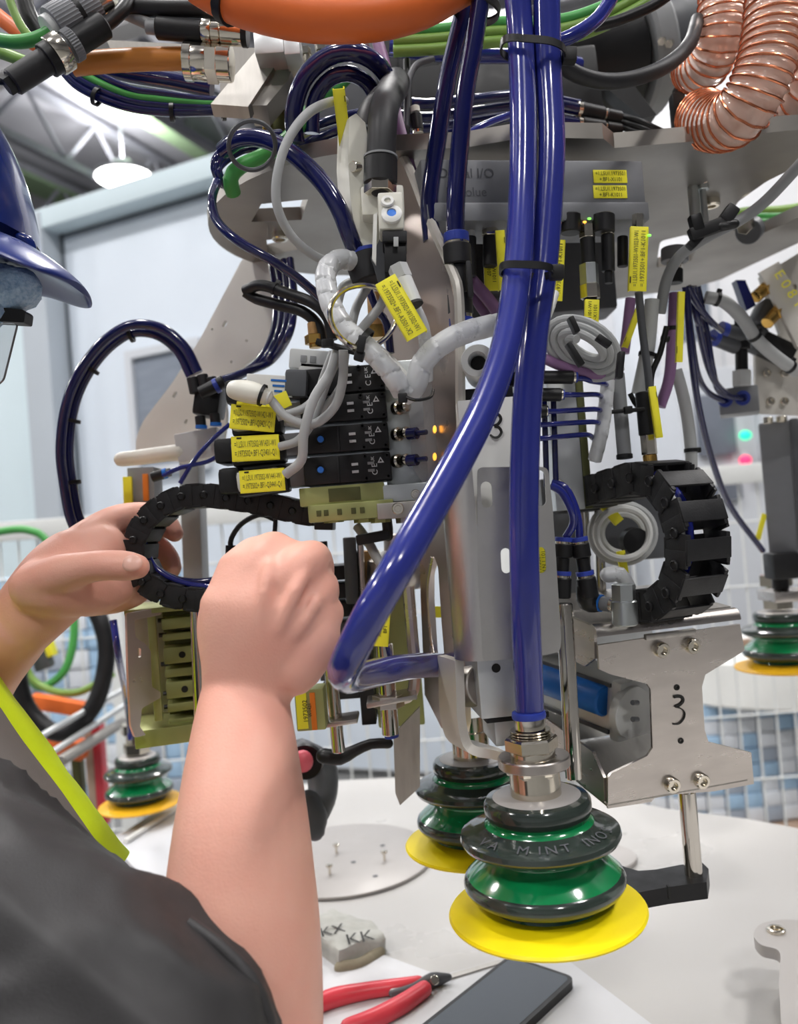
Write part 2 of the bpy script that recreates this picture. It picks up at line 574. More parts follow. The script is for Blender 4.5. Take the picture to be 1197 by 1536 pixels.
# high-bay lamps: each carries its own light and an added uplight
def high_bay(a, b, group='high bay lamps of the hall', label='round white high bay lamp glowing under the roof trusses'):
    p = HF.at(a, b, 6.42)
    t = thing('ceiling_lamp', label, 'lamp', p, group)
    part('housing', lathe(p, WZ, [(.40, .02), (.42, .06), (.2, .16), (.1, .26)], 20), 'machine', t)
    part('lens', lathe(p, WZ, [(.36, 0), (.38, .02), (.38, .03)], 20), 'lamp', t)
    part('hanger', cyl(p + WZ * .26, p + WZ * 1.1, .015, 6), 'truss', t)
    ld = bpy.data.lights.new('lamp_light', 'AREA')
    ld.shape = 'DISK'; ld.size = .75; ld.energy = LIGHT_W; ld.color = (1, .975, .95)
    lo = bpy.data.objects.new('lamp_light', ld)
    COL.objects.link(lo); lo.parent = t; lo.location = (0, 0, -.01)
    l2 = bpy.data.lights.new('added_uplight', 'AREA')      # added light aimed up only to brighten the roof
    l2.shape = 'DISK'; l2.size = .5; l2.energy = LIGHT_W * .42; l2.color = (1, .98, .97)
    lo = bpy.data.objects.new('added_uplight', l2)
    COL.objects.link(lo); lo.parent = t; lo.location = (0, 0, .3); lo.rotation_euler = (math.pi, 0, 0)
lp = Pz(186, 268, 6.42)
la, lb = (lp - HF.o).dot(HF.x), (lp - HF.o).dot(HF.y)
high_bay(la, lb, None, 'round white high bay lamp glowing above the pale enclosure wall')
for ia in range(-1, 3):
    for ib in range(-3, 1):
        a, b = la + 1.6 + ia * 4.6, lb + ib * 4.4
        if ib < 0: high_bay(a, b, 'high bay lamps over the tool', 'round white high bay lamp hung high over the robot tool')

# pale enclosure wall of the cell on the left
A, B = Pz(83, 347, 3.35), Pz(317, 277, 3.35)
EW = Fr(V3((A.x, A.y, 0)))
EW.x = V3((B.x - A.x, B.y - A.y, 0)).normalized(); EW.z = WZ.copy(); EW.y = WZ.cross(EW.x)
struct('wall_left', box(EW, 1.45, .1, 1.72, 2.9, .1, 3.36, .005), 'wall_pale')
trim(box(EW, 1.35, .0, 3.405, 3.1, .2, .125, .01), 'wall_mint')
trim(box(EW, 1.35, .045, 3.325, 3.1, .01, .02, 0), 'seam_shade')  # dark strip paints the shadow under the beam
trim(box(EW, -.12, .0, 1.7, .22, .22, 3.5, .01), 'trim_grey')
trim(box(EW, -.78, .04, 1.62, 1.1, .12, 3.24, .01), 'wall_mint')
trim(box(EW, .006, .045, 1.7, .02, .01, 3.3, 0), 'seam_shade')
def on_wall(x, y):
    q = Ppl(x, y, EW.o, EW.y) - EW.o
    return q.dot(EW.x), q.z
(wx0, wz1), (wx1, wz0) = on_wall(196, 538), on_wall(300, 690)
wf = struct('window_1', prism([(wx0 - .05, wz0 - .05), (wx1 + .05, wz0 - .05), (wx1 + .05, wz1 + .05), (wx0 - .05, wz1 + .05)], EW.x, EW.z, EW.o, EW.y, .06,
            [[(wx0, wz0), (wx1, wz0), (wx1, wz1), (wx0, wz1)]]), 'machine')
struct('pane', box(EW, (wx0 + wx1) / 2, .035, (wz0 + wz1) / 2, wx1 - wx0, .02, wz1 - wz0, 0), 'pane', wf)

# white partition at the right, further back
RW = Fr(V3((.1, 6.2, 0)), yaw=6)
struct('wall_right', box(RW, 3.0, .1, 2.6, 6.0, .2, 5.2, .02), 'wall_white')
trim(box(RW, .1, -.05, 2.6, .2, .1, 5.2, .01), 'trim_grey')

# ------------------------------------------------------------------ white wire guard fence
FY = 2.6
fz = 1.40
fence = thing('wire_fence', 'white wire mesh guard fence standing behind the table', 'fence', (0, FY, 0))
FF = Fr(V3((0, FY, 0)))
for x0, x1 in ((-1.72, -.92), (-.88, .3), (.34, 1.72)):
    part('top_rail', box(FF, (x0 + x1) / 2, 0, fz, x1 - x0, .04, .06, .004), 'fence', fence)
    part('rail', box(FF, (x0 + x1) / 2, 0, .12, x1 - x0, .03, .04, .004), 'fence', fence)
for x in (-1.74, -.9, .32, 1.74):
    part('post', box(FF, x, 0, .72, .05, .05, 1.44, .004), 'fence', fence)
wv, wh = None, None
for i in range(57):
    x = -1.66 + i * .058
    if wv is None:
        wv = part('upright_wire', cyl(FF.at(x, .01, .12), FF.at(x, .01, fz), .0035, 6), 'fence', fence); x00 = x
    else:
        c = wv.copy(); COL.objects.link(c); c.parent = fence; c.location = wv.location + V3((x - x00, 0, 0))
for i in range(6):
    z = .25 + i * .2
    part('cross_wire', cyl(FF.at(-1.72, .004, z), FF.at(1.72, .004, z), .0035, 6), 'fence', fence)

# stacks of cartons behind the fence
def carton_stack(px, y0, d, z0, cols, rows, cw, ch, where, curve=0.0):
    base = P(px, y0, d)
    protos = {}
    for r in range(rows):
        for c_ in range(cols):
            mname = random.choice(('box_blue', 'box_white', 'box_blue', 'box_grey', 'box_white'))
            if mname not in protos:
                f = Fr(V3((0, 0, 0)))
                o = mesh_obj('carton', box(f, 0, 0, ch / 2, cw * .95, .12, ch * .94, .004), mname, V3((0, 0, 0)))
                protos[mname] = o
            o = protos[mname].copy()
            COL.objects.link(o)
            a = (c_ - (cols - 1) / 2) * cw
            o.location = (base.x + a, base.y + curve * a * a + random.uniform(0, .012), z0 + r * ch)
            o.rotation_euler = (0, 0, math.atan(2 * curve * a))
            tag_it(o, 'small %s carton behind the fence, %s' % ({'box_blue': 'blue', 'box_white': 'white', 'box_grey': 'grey'}[mname], where), 'carton', 'cartons stacked behind the fence, ' + where)
carton_stack(1105, 1150, 3.1, .14, 14, 8, .066, .054, 'under the white roll', .35)
carton_stack(120, 930, 3.3, .34, 9, 12, .09, .075, 'beside the cable coils')
t = P(1165, 1030, 3.3)
rb = V3((t.x, t.y, .575))
roll = thing('paper_roll', 'thick white roll with a hollow core lying behind the fence', 'roll', rb)
part('roll_body', lathe(rb, WZ, [(.2, 0), (.44, 0), (.45, .01), (.45, .16), (.44, .17), (.2, .17), (.19, .16), (.19, .01), (.2, 0)], 48, caps=False), 'white', roll)
part('core', lathe(rb, WZ, [(.188, .005), (.188, .165), (.175, .165), (.175, .005), (.188, .005)], 40, caps=False), 'cardboard', roll)
pal = thing('pallet', 'low wooden pallet carrying the carton stack behind the fence', 'pallet', (P(1105, 1150, 3.1).x, 3.1, 0))
pf = Fr(V3((P(1105, 1150, 3.1).x, 3.25, 0)))
for i in range(3): part('bearer', box(pf, -.4 + .4 * i, 0, .05, .1, .5, .1, .004), 'cardboard', pal)
for i in range(4): part('board', box(pf, 0, -.2 + .13 * i, .12, 1.0, .1, .025, .002), 'cardboard', pal)

# machine behind the fence with its two signal lights
mf = fr(1110, 640, 4.4, yaw=8)
mc = thing('machine_cabinet', 'pale machine cabinet with green and red signal lights behind the fence', 'machine', mf.at(0, .3, 0))
part('body', box(mf, 0, .3, .33 - (mf.o.z + .33) / 2, .62, .5, mf.o.z + .33, .01), 'machine', mc)
part('screen', box(mf, -.12, .03, .02, .2, .04, .32, .005), 'machine_dark', mc)
part('side_cover', box(mf, .19, .03, -.02, .14, .05, .4, .005), 'machine', mc)
part('keypad', box(mf, -.12, .03, -.32, .22, .04, .12, .005), 'machine_dark', mc)
for y, mm, nm in ((653, 'led_green', 'green signal light'), (690, 'led_red', 'red signal light')):
    c = P(1118, y, 4.36)
    part('signal_light', ellipsoid(c, (WX, WZ, WY), (.033, .026, .02), 14, 8), mm, mc, nm)
mf2 = fr(1030, 470, 5.5, yaw=8)
m2 = thing('control_cabinet', 'tall grey and white control cabinet behind the hanging blue hoses', 'cabinet', mf2.at(0, .3, -1.2))
part('body', box(mf2, 0, .3, .8 - (mf2.o.z + .8) / 2, .55, .5, mf2.o.z + .8, .01), 'machine', m2)
part('door', box(mf2, .02, .03, .1, .44, .03, 1.2, .01), 'wall_white', m2)
part('door_window', box(mf2, .02, .012, .12, .3, .02, .6, .005), 'pane', m2)

# left background: bench rails, wheel, cable coils
lf = fr(40, 1010, 1.5)
hose('rubber_hose', [(60, 930, 1.5), (28, 985, 1.5), (40, 1060, 1.5), (90, 1100, 1.5), (140, 1060, 1.5), (160, 985, 1.52), (150, 930, 1.53), (130, 900, 1.54)], 26, 'rubber',
     'thick black rubber hose loop hanging under the outstretched hand')
hose('cable_coil', [(-20, 800, 1.7), (40, 795, 1.7), (75, 820, 1.7), (110, 920, 1.68), (100, 1000, 1.66), (60, 1030, 1.65), (36, 1000, 1.64)], 12, 'green_cable',
     'green cable coil hanging inside the black hose loop', 'cable')
hose('cable_coil', [(30, 960, 1.62), (50, 1020, 1.62), (110, 1040, 1.6), (170, 1010, 1.6)], 11, 'lime_cable', 'pale green cable drooping below the green coil', 'cable')
of = fr(92, 1058, 1.58, ang=14)
ob = thing('orange_bracket', 'orange sheet bracket behind the two bench rails', 'bracket', of.o)
part('plate', box(of, 0, 0, 0, S(90, 1.58), .03, S(20, 1.58), .002), 'orange', ob)
part('flange', box(of, S(20, 1.58), 0, -S(60, 1.58), S(56, 1.58), .04, S(26, 1.58), .002), 'orange', ob)
dev = fr(58, 970, 1.66, ang=-14)
dv = thing('grinder_body', 'dark tool body with yellow side hanging inside the hose loop', 'tool', dev.o)
part('body', box(dev, 0, 0, 0, S(26, 1.66), .03, S(70, 1.66), .008), 'darkgrey', dv)
part('side_cover', box(dev, S(16, 1.66), 0, S(10, 1.66), S(10, 1.66), .03, S(60, 1.66), .004), 'tag_yellow', dv)
for k, (x0, y0, x1, y1, w_) in enumerate(((55, 1108, 182, 1036, 9), (76, 1130, 190, 1056, 9), (90, 1142, 186, 1082, 16))):
    solid('bench_rail', cyl(P(x0, y0, 1.35), P(x1, y1, 1.62), S(w_ / 2, 1.5), 10), 'alu' if k < 2 else 'steel_dull',
          ('upper bright aluminium rail crossing behind the vest', 'second bright aluminium rail below the upper one behind the vest', 'thick dull steel rail lowest behind the vest')[k], 'rail', 'rails behind the vest')
for k, (x, mm, nm) in enumerate(((118, 'olive_dark', 'dark green'), (140, 'cardboard', 'pale wooden'), (152, 'red', 'red'))):
    solid('bench_upright', box(fr(x, 1160, 1.62), 0, 0, 0, S(12, 1.62), .03, S(150, 1.62), .002), mm, nm + ' upright bar between the vest and the far suction cup', 'bar')

# ------------------------------------------------------------------ the white table
TZ = .885
tp = lambda x, y: Pz(x, y, TZ)
tw = [tp(150, 1262), tp(300, 1200), tp(480, 1172), tp(620, 1165), tp(760, 1174), tp(900, 1193), tp(1000, 1213), tp(1120, 1228), tp(1300, 1262)]
tw += [V3((1.05, .35, TZ)), V3((.9, .1, TZ)), V3((-.16, .1, TZ)), V3((-.2, .6, TZ)), V3((-.27, .9, TZ))]
tab = thing('work_table', 'broad white work table under the robot tool', 'table', (0, .8, 0))
part('tabletop', prism([(p.x, p.y) for p in tw], WX, WY, V3((0, 0, TZ - .03)), WZ, .03), 'tabletop', tab)
for x, y in ((-.12, .2), (.8, .4), (-.25, 1.05), (.4, 1.15)):
    part('leg', cyl(V3((x, y, 0)), V3((x, y, TZ - .032)), .025, 12), 'steel_dull', tab)
# white panel lying on the table behind the elbow
PW = [Pz(x, y, TZ + .03) for x, y in ((165, 1262), (262, 1198), (330, 1180), (330, 1385), (256, 1362))]
pn = thing('white_panel', 'pale white panel lying between the sleeve and the bare forearm', 'panel', PW[0])
part('sheet', prism([(p.x, p.y) for p in PW], WX, WY, V3((0, 0, TZ + .012)), WZ, .018), 'sheet', pn)
e0, e1 = Pz(188, 1262, TZ + .034), Pz(296, 1192, TZ + .034)
part('edge_strip', cyl(e0, e1, .004, 8), 'white', pn)
# thin white sheet at the very front
SW = [Pz(x, y, TZ + .004) for x, y in ((470, 1424), (540, 1420), (660, 1464), (760, 1438), (830, 1424), (1060, 1600), (400, 1700), (420, 1500))]
solid('foam_sheet', prism([(p.x, p.y) for p in SW], WX, WY, V3((0, 0, TZ + .0005)), WZ, .004), 'sheet', 'thin white foam sheet under the pliers and the phone', 'sheet')
rl = [Pz(x, y, TZ + .0062) for x, y in ((640, 1478), (655, 1466), (758, 1437), (752, 1444))]
solid('steel_ruler', prism([(p.x, p.y) for p in rl], WX, WY, V3((0, 0, TZ + .005)), WZ, .0012), 'steel_dull', 'narrow steel ruler running from the pliers towards the front cup', 'ruler')

# ================================================================== THE ROBOT TOOL
# ------------------------------------------------------------------ main carrier plate (horizontal, seen from below)
PZ = 1.600
q2 = lambda x, y: (lambda p: (p.x, p.y))(Pz(x, y, PZ))
outer = []
for k in range(33):                        # round flange part
    a = math.radians(-98 - k * (205 / 32))
    outer.append((.0 + .152 * math.cos(a), .765 + .152 * math.sin(a)))
right = [q2(*p) for p in ((905, 452), (980, 440), (1025, 435), (1080, 420), (1105, 408), (1150, 387), (1260, 335), (1330, 190), (1180, 196), (1040, 212), (922, 222), (905, 208), (790, 206), (700, 221))]
outer = outer + right
holes = [[q2(*p) for p in rounded([(1094, 345), (1104, 305), (1150, 272), (1215, 240), (1215, 318), (1140, 352)], 8)],
         [q2(*p) for p in rounded([(984, 402), (990, 362), (1030, 352), (1051, 362), (1036, 393)], 6)],
         [q2(*p) for p in ((377, 333), (392, 306), (462, 299), (452, 330))],
         [q2(*p) for p in ((402, 384), (400, 360), (440, 356), (446, 374))]]
pl = thing('carrier_plate', 'large stainless carrier plate with round flange and cut-outs at the top of the tool', 'plate', (0, .765, PZ))
part('plate', prism(outer, WX, WY, V3((0, 0, PZ)), WZ, .012, holes), 'plate_steel', pl)
for x, y in ((420, 350), (1066, 300), (560, 300)):
    bolt_head(pl, Pz(x, y, PZ), -WZ, .008, 'bolt')
# hanging nut cluster under the plate
for k, (x, y, r) in enumerate(((1036, 245, 16), (1052, 262, 10))):
    p = P(x, y, .74)
    part('nut', join(hexa(p, p - WZ * .014, S(r, .74)), cyl(p + WZ * .03, p - WZ * .05, S(r * .5, .74), 12)), 'zinc', pl)
part('clamp_ear', box(fr(1030, 232, .73, ang=8), 0, 0, 0, S(42, .73), .02, S(9, .73)), 'steel', pl)
part('side_screw', cyl(P(1056, 268, .73), P(1072, 258, .74), S(7, .73), 12), 'nickel', pl)

# vertical arm plate at the left of the tool
arm = [(365, 385), (425, 398), (424, 470), (400, 520), (352, 560), (336, 590), (340, 625), (330, 692), (205, 692), (203, 660), (214, 632), (258, 575), (302, 505)]
an = (CF * -1 + CR * -.25).normalized()
apl = thing('arm_plate', 'slanted bare steel arm plate with small slots behind the loop hose', 'plate', P(300, 560, .86))
part('plate', plate(rounded(arm, 10), P(320, 540, .86), -an, .006, [slot(337, 486, 5, 11, ang=30), slot(262, 592, 5, 11, ang=30), slot(370, 511, 4, 5), slot(347, 543, 4, 5), slot(318, 494, 3, 4), slot(279, 632, 4, 8, ang=20)]), 'arm_sheet', apl)

# second arm on the far right
rp = [(1140, 415), (1197, 380), (1260, 400), (1260, 625), (1134, 620), (1133, 530), (1170, 500)]
rpl = thing('arm_plate', 'bright steel arm plate with brass fittings at the far right', 'plate', P(1190, 540, .92))
part('plate', plate(rp, P(1180, 540, .92), CF, .006), 'arm_sheet', rpl)
wp = [(1136, 418), (1168, 396), (1230, 520), (1190, 512)]
part('web_plate', plate([(1140, 408), (1168, 392), (1230, 500), (1230, 545), (1196, 520)], P(1180, 460, .88), CF, .006), 'arm_sheet', rpl)
for x, y in ((1150, 560), (1176, 560), (1155, 602), (1176, 602), (1188, 432)):
    bolt_head(rpl, P(x, y, .918), -CF, S(6, .92), 'screw', 'nickel')
part('printed_mark', text('E 0 8 1', S(16, .87), fr(1183, 432, .873, ang=62), 0, 0), 'tag_yellow', rpl)

# ------------------------------------------------------------------ robot flange above the plate
fl = thing('robot_flange', 'dark robot wrist with grey flange ring above the carrier plate', 'robot', P(900, 100, .86))
a0, a1 = P(800, 110, .88), P(950, 72, .90)
ax = (a1 - a0).normalized()
part('wrist_body', cyl(a0, P(936, 82, .90), S(88, .88), 36), 'rubber', fl)
part('flange_ring', lathe(P(936, 82, .90), ax, [(S(60, .9), 0), (S(92, .9), 0), (S(96, .9), .004), (S(96, .9), .022), (S(88, .9), .028), (S(60, .9), .028)], 40), 'grey', fl)
part('motor_body', cyl(P(970, 74, .91), P(1050, 50, .92), S(72, .9), 32), 'darkgrey', fl)
part('bracket', plate([(905, 128), (945, 120), (985, 172), (965, 178)], P(940, 150, .84), CF, .02), 'black', fl)
for x, y in ((992, 62), (1003, 66), (1010, 112)):
    part('bolt', hexa(P(x, y, .835), P(x + 6, y - 4, .85), S(6, .84)), 'nickel', fl)
for k, (x, y) in enumerate(((1016, 165), (1010, 190))):
    pass
vb = fr(1017, 168, .72)
vbk = thing('air_fitting', 'black upright push-in fitting with ribs beside the copper hoses', 'fitting', vb.o)
part('body', box(vb, 0, 0, 0, S(20, .72), S(20, .72), S(52, .72), .002), 'black', vbk)
part('cap', box(vb, S(2, .72), 0, S(30, .72), S(13, .72), S(13, .72), S(10, .72), .001), 'rubber', vbk)
part('stem', cyl(vb.at(0, 0, -S(26, .72)), vb.at(0, 0, -S(44, .72)), S(6, .72), 12), 'nickel', vbk)

# ------------------------------------------------------------------ helper builders for fittings
def fitting(name, label, x0, y0, d0, x1, y1, d1, wpx, segs, cat='fitting', group=None):
    """a stepped turned body from one pixel point to another; segs = (name, material, t0, t1, rel radius, kind)"""
    a, b = P(x0, y0, d0), P(x1, y1, d1)
    r = S(wpx / 2, (d0 + d1) / 2)
    o = thing(name, label, cat, a, group)
    for nm, mm, t0, t1, rr, kind in segs:
        p, q = a.lerp(b, t0), a.lerp(b, t1)
        part(nm, {'c': cyl, 'h': hexa, 'k': knurl}[kind](p, q, r * rr), mm, o)
    return o
STRAIGHT = [('collar', 'collar_blue', 0, .1, .92, 'c'), ('ring', 'nickel', .08, .13, .88, 'c'), ('body', 'black_soft', .12, .34, 1, 'c'),
            ('waist', 'black_soft', .34, .66, .62, 'c'), ('body', 'black_soft', .64, .86, .92, 'c'), ('ring', 'nickel', .86, .91, .84, 'c'), ('collar', 'collar_blue', .9, 1, .9, 'c')]
o = fitting('inline_valve', 'dark inline check valve with blue collars below the hanging hose pair', 684, 350, .572, 692, 492, .572, 42, STRAIGHT)
part('guide_rib', box(fr(704, 420, .56), 0, 0, 0, S(8, .56), .008, S(54, .56)), 'black_soft', o)
fitting('inline_valve', 'second dark inline fitting half hidden behind the check valve', 652, 352, .60, 662, 470, .60, 26, STRAIGHT)

# ------------------------------------------------------------------ grey io box with its two yellow signs
bf = fr(805, 283, .615, yaw=11)
bw, bh = S(352, .615), S(88, .615)
io = thing('module_box', 'grey connection box with two yellow signs under the carrier plate', 'box', bf.at(0, .02, -bh / 2))
part('housing', box(bf, 0, .022, .004, bw, .044, bh - .008, .002), 'housing', io)
part('lower_rim', box(bf, .0, .02, -bh / 2 + .003, bw - .001, .05, .014, .002), 'housing', io)
for k, (y, t1, t2) in enumerate(((265, '=1.LSU1.1973501', '+.BF1-X1101'), (288, '=1.LSU1.1973501', '+.BF1-K1011'))):
    c = Ppl(915, y, bf.o, bf.y) - bf.o
    cx, cz = c.dot(bf.x), c.dot(bf.z)
    s_ = part('yellow_sign', box(bf, cx, -.0003, cz, S(54, .625), .0008, S(19.5, .625), .0003), 'tag_yellow', io)
    part('lettering', join(text(t1, S(6.2, .62), bf, cx, cz + S(4.4, .62), -.0009, maxw=S(48, .62)), text(t2, S(6.2, .62), bf, cx, cz - S(4.6, .62), -.0009, maxw=S(36, .62))), 'ink', s_)
def onbox(x, y):
    c = Ppl(x, y, bf.o, bf.y) - bf.o
    return c.dot(bf.x), c.dot(bf.z)
x_, z_ = onbox(692, 262); x2_, z2_ = onbox(700, 290)
part('faint_print', join(text('Digital I/O', S(15, .6), bf, x_ + .004, z_, -.0003, maxw=S(96, .6)), text('hp  olue', S(14, .6), bf, x2_, z2_, -.0003, maxw=S(80, .6))), 'darkgrey', io)
# plugs under the box
def plug(label, x, y0, y1, wpx, segs, d=.62, lean=0, group=None):
    return fitting('cable_plug', label, x, y0, d, x + lean, y1, d, wpx, segs, 'plug', group)
plug('pale grey plug under the box beside the check valve', 705, 322, 415, 20, [('nut', 'lightgrey', 0, .25, 1, 'k'), ('shoulder', 'lightgrey', .25, .38, .7, 'c'), ('body', 'black_soft', .36, 1, .95, 'c')])
plug('brass-nutted plug with two amber lights above it', 735, 330, 400, 24, [('nut', 'nickel', 0, .35, 1, 'h'), ('body', 'black_soft', .35, 1, .9, 'c')])
plug('black plug with thick steel hexagon sleeve under the grey box', 880, 338, 500, 30, [('nut', 'nickel', 0, .12, .8, 'h'), ('body', 'black', .12, .36, .75, 'c'), ('sleeve', 'zinc', .36, .55, .95, 'h'), ('ring', 'nickel', .55, .68, 1, 'h'), ('body', 'black', .68, 1, .7, 'c')], lean=8)
plug('slim black plug bending away under the grey box', 911, 338, 425, 22, [('nut', 'nickel', 0, .16, .9, 'h'), ('body', 'black', .16, .8, .9, 'c'), ('strain_relief', 'black', .8, 1, .55, 'c')], lean=2)
plug('nickel plug carrying the longest upright yellow tag', 957, 322, 350, 18, [('nut', 'nickel', 0, 1, 1, 'h')])
plug('short black plug beside the upright yellow tag', 934, 355, 400, 16, [('body', 'black', 0, 1, 1, 'c')], d=.64)
plug('grey box end plug behind the upright yellow tag', 1012, 372, 425, 40, [('body', 'housing', 0, .4, 1, 'c'), ('nut', 'nickel', .4, .6, .6, 'h'), ('body', 'black', .6, 1, .6, 'c')], d=.74)
for k, x in enumerate((856, 905)):
    solid('sealing_cap', cyl(P(x, 322, .62), P(x, 350, .62), S(16 + k, .62), 16), 'black', ('round black sealing cap under the box next to the blue hoses', 'round black sealing cap under the box next to the slim plug')[k], 'cap', 'sealing caps under the grey box')
for k, (x, y, mm) in enumerate(((733, 334, 'led_amber'), (740, 330, 'led_amber'), (877, 333, 'led_amber'), (884, 328, 'led_lime'), (974, 353, 'led_lime'))):
    part('status_light', ellipsoid(P(x, y, .614), (CR, CU, CF), (S(3.2, .6), S(2, .6), S(2, .6)), 10, 6), mm, io, 'glowing status light')

# ------------------------------------------------------------------ yellow cable tags
def tag(label, x, y, d, wpx, hpx, ang, lines, yaw=0, fold=True, group=None, th=7, cat='cable tag', pitch=0):
    """flat tag wpx wide along its reading direction, turned by ang in the picture plane"""
    f = Fr(P(x, y, d))
    f.x, f.y, f.z = CR.copy(), CF.copy(), CU.copy()
    q = Matrix.Rotation(math.radians(ang), 3, -CF) @ Matrix.Rotation(math.radians(yaw), 3, CU) @ Matrix.Rotation(math.radians(pitch), 3, CR)
    f.x, f.y, f.z = q @ f.x, q @ f.y, q @ f.z
    W, H = S(wpx, d), S(hpx, d)
    t = S(th, d)
    o = thing('cable_tag', label, cat, f.o, group)
    part('face', box(f, 0, .0006, 0, W, .0012, H, .0004), 'tag_yellow', o)
    if fold:
        part('lip', box(f, 0, t / 2, H / 2 - .0005, W, t, .001, .0003), 'tag_yellow', o)
        part('lip', box(f, 0, t / 2, -H / 2 + .0005, W * .96, t, .001, .0003), 'tag_yellow', o)
        part('slot', box(f, -W * .33, -.0001, H * .42, W * .1, .0006, H * .06, .0001), 'ink', o)
    if lines:
        n = len(lines)
        h = H * .54 / max(2, n)
        ms = [text(s, h * .95, f, 0, (n - 1) * h * .72 - k * h * 1.44 - H * .02, -.0003, maxw=W * .86) for k, s in enumerate(lines)]
        part('lettering', join(*ms), 'ink_grey' if hpx > 25 else 'ink', o)
    return o
L1 = lambda n, q: ['=1.LSU1.1973502-W14%d1-W1' % n, '=.1973502+.BF1-Q34%d1-Q1' % n]
tag('yellow tag reading W1421 on the second valve plug', 379, 627, .583, 68, 37, -5, L1(2, 2), group='yellow tags on the valve plugs')
tag('yellow tag reading W1431 on the third valve plug', 383, 672, .583, 72, 38, 3, L1(3, 3), group='yellow tags on the valve plugs')
tag('yellow tag reading W1441 on the lowest valve plug', 393, 721, .578, 70, 34, 4, L1(4, 4), group='yellow tags on the valve plugs', yaw=-8)
tag('bent yellow tag tucked under the white top valve plug', 417, 604, .59, 36, 24, 24, None, fold=False)
tag('yellow tag edge showing below the white top valve plug', 385, 612, .592, 62, 12, -8, None, fold=False)
tag('large tilted yellow tag reading W1502 hanging beside the steel ring', 602, 461, .515, 98, 34, -60, ['=1.LSU1.1973502-W1502-W1', '=.1973502+.BF1-A3501-X2'], th=16)
tag('narrow yellow tag seen almost edge-on above the white valve', 513, 178, .56, 82, 18, -84, None, th=14, yaw=40)
tag('upright yellow tag reading W1023 under the right end of the grey box', 958, 388, .615, 97, 27, 88, ['=1.LSU1.1973501-W1023-W1', '=.1973501+.BF1-K1011'])
tag('upright yellow tag reading K1011 just right of the thick blue hoses', 834, 405, .62, 92, 24, 87, ['=1.LSU1.1973501-W1', '=.1973501+.BF1-K1011'])
tag('upright yellow tag left of the thick blue hoses, under two amber lights', 737, 398, .63, 76, 22, -88, ['1973501.W1011', 'LSU1.J107'])
tag('bright yellow tag peeking out behind the thick blue hoses', 753, 390, .60, 90, 14, -86, None)
tag('short yellow tag reading W1101 under the steel hexagon sleeve', 888, 474, .60, 50, 21, 88, ['SU1-01101-W1', '+BF-X1101'])
tag('slim yellow tag on the black sensor body above the drag chain', 984, 618, .62, 78, 11, -82, None)
tag('slim yellow tag beside the purple cable in front of the blue hoses', 1021, 490, .66, 106, 10, 88, None)
tag('small yellow tag behind the drag chain arch', 918, 770, .70, 36, 16, -50, None)
tag('lower small yellow tag behind the drag chain arch', 935, 846, .70, 40, 12, -80, None)
tag('thin yellow tag among the cables right of the grey coil', 949, 490, .66, 66, 9, 70, None)
tag('yellow tag on the dark rods left of the slotted plate', 573, 944, .60, 52, 22, 86, ['X35-21', 'BF1'], group=None)
tag('small yellow tag seen through the long slot of the hook plate', 654, 918, .67, 17, 17, 0, None, fold=False)
tag('far yellow tag on the grey actuator at the right', 1142, 790, .98, 40, 8, 75, None, fold=False)

# ------------------------------------------------------------------ hook plate with long slot, carrying the front cup
hb = P(692, 600, .56)
ha = P(622, 600, .64)
hdir = V3((ha.x - hb.x, ha.y - hb.y, 0)).normalized()
hn = hdir.cross(WZ).normalized()
if hn.dot(CAM - hb) < 0: hn = -hn
hook = thing('hook_plate', 'upright polished hook plate with a long oval slot carrying the front cup', 'plate', P(690, 1100, .56))
up = [(583, 214), (606, 250), (640, 335), (672, 408), (682, 452), (684, 600), (688, 720), (694, 1085), (691, 1100), (662, 1092), (637, 1042), (631, 900), (627, 740), (604, 600), (560, 470), (560, 330)]
part('plate', plate(up, hb, -hn, .0066, [rounded([(650, 832), (657, 850), (662, 930), (668, 1002), (655, 1016), (645, 980), (640, 900), (640, 860)], 6)]), 'polished', hook)
CUPD = .515
hp0 = P(690, 1090, .555)
ZF = P(801, 1141, .52).z
z1 = ZF
prof = pxt([(687, 990, .553), (689, 1040, .553), (690, 1072, .552)])
b0 = prof[-1]; rc0 = P(801, 1141, .52)
prof += [V3((b0.x + .0012, b0.y - .001, ZF + .010)), V3((b0.x + .004, b0.y - .002, ZF + .0035)), V3((b0.x + .010, b0.y - .004, ZF + .0006)), V3((b0.x + .017, b0.y - .008, ZF)), V3((rc0.x - .012, rc0.y + .004, ZF))]
path = spline(prof, .003)
V, F = [], []
for i, p in enumerate(path):
    wd = .030 if i < len(path) * .55 else .030 - .006 * (i / len(path) - .55) / .45
    t = (path[min(i + 1, len(path) - 1)] - path[max(0, i - 1)]).normalized()
    nn = t.cross(hdir).normalized()
    for a, b in ((0, -.0031), (1, -.0031), (1, .0031), (0, .0031)):
        V.append(p + hdir * (wd * a - .002) + nn * b)
    if i:
        for k in range(4):
            l = (k + 1) % 4
            F.append(((i - 1) * 4 + k, (i - 1) * 4 + l, i * 4 + l, i * 4 + k))
F += [(3, 2, 1, 0), tuple(len(V) - 4 + k for k in range(4))]
part('hook', (V, F), 'arm_sheet', hook)
cc = P(801, 1141, .52); cc.z = z1
part('ring_eye', lathe(cc - WZ * .0025, WZ, [(.010, -.0006), (.0218, -.0006), (.0224, .0002), (.0224, .0052), (.0218, .006), (.010, .006)], 36), 'steel', hook)
edge = [q + hn * -.0033 for q in (Ppl(x, y, hb, hn) for x, y in ((583, 214), (606, 250), (640, 335), (672, 408), (682, 452), (684, 600), (688, 720)))]  # added pale strip paints the light along the plate edge
part('lit_edge', tube_path(spline(edge, .005), .0037, 8, up=hn), 'arm_sheet', hook, 'pale strip painted as lit edge')
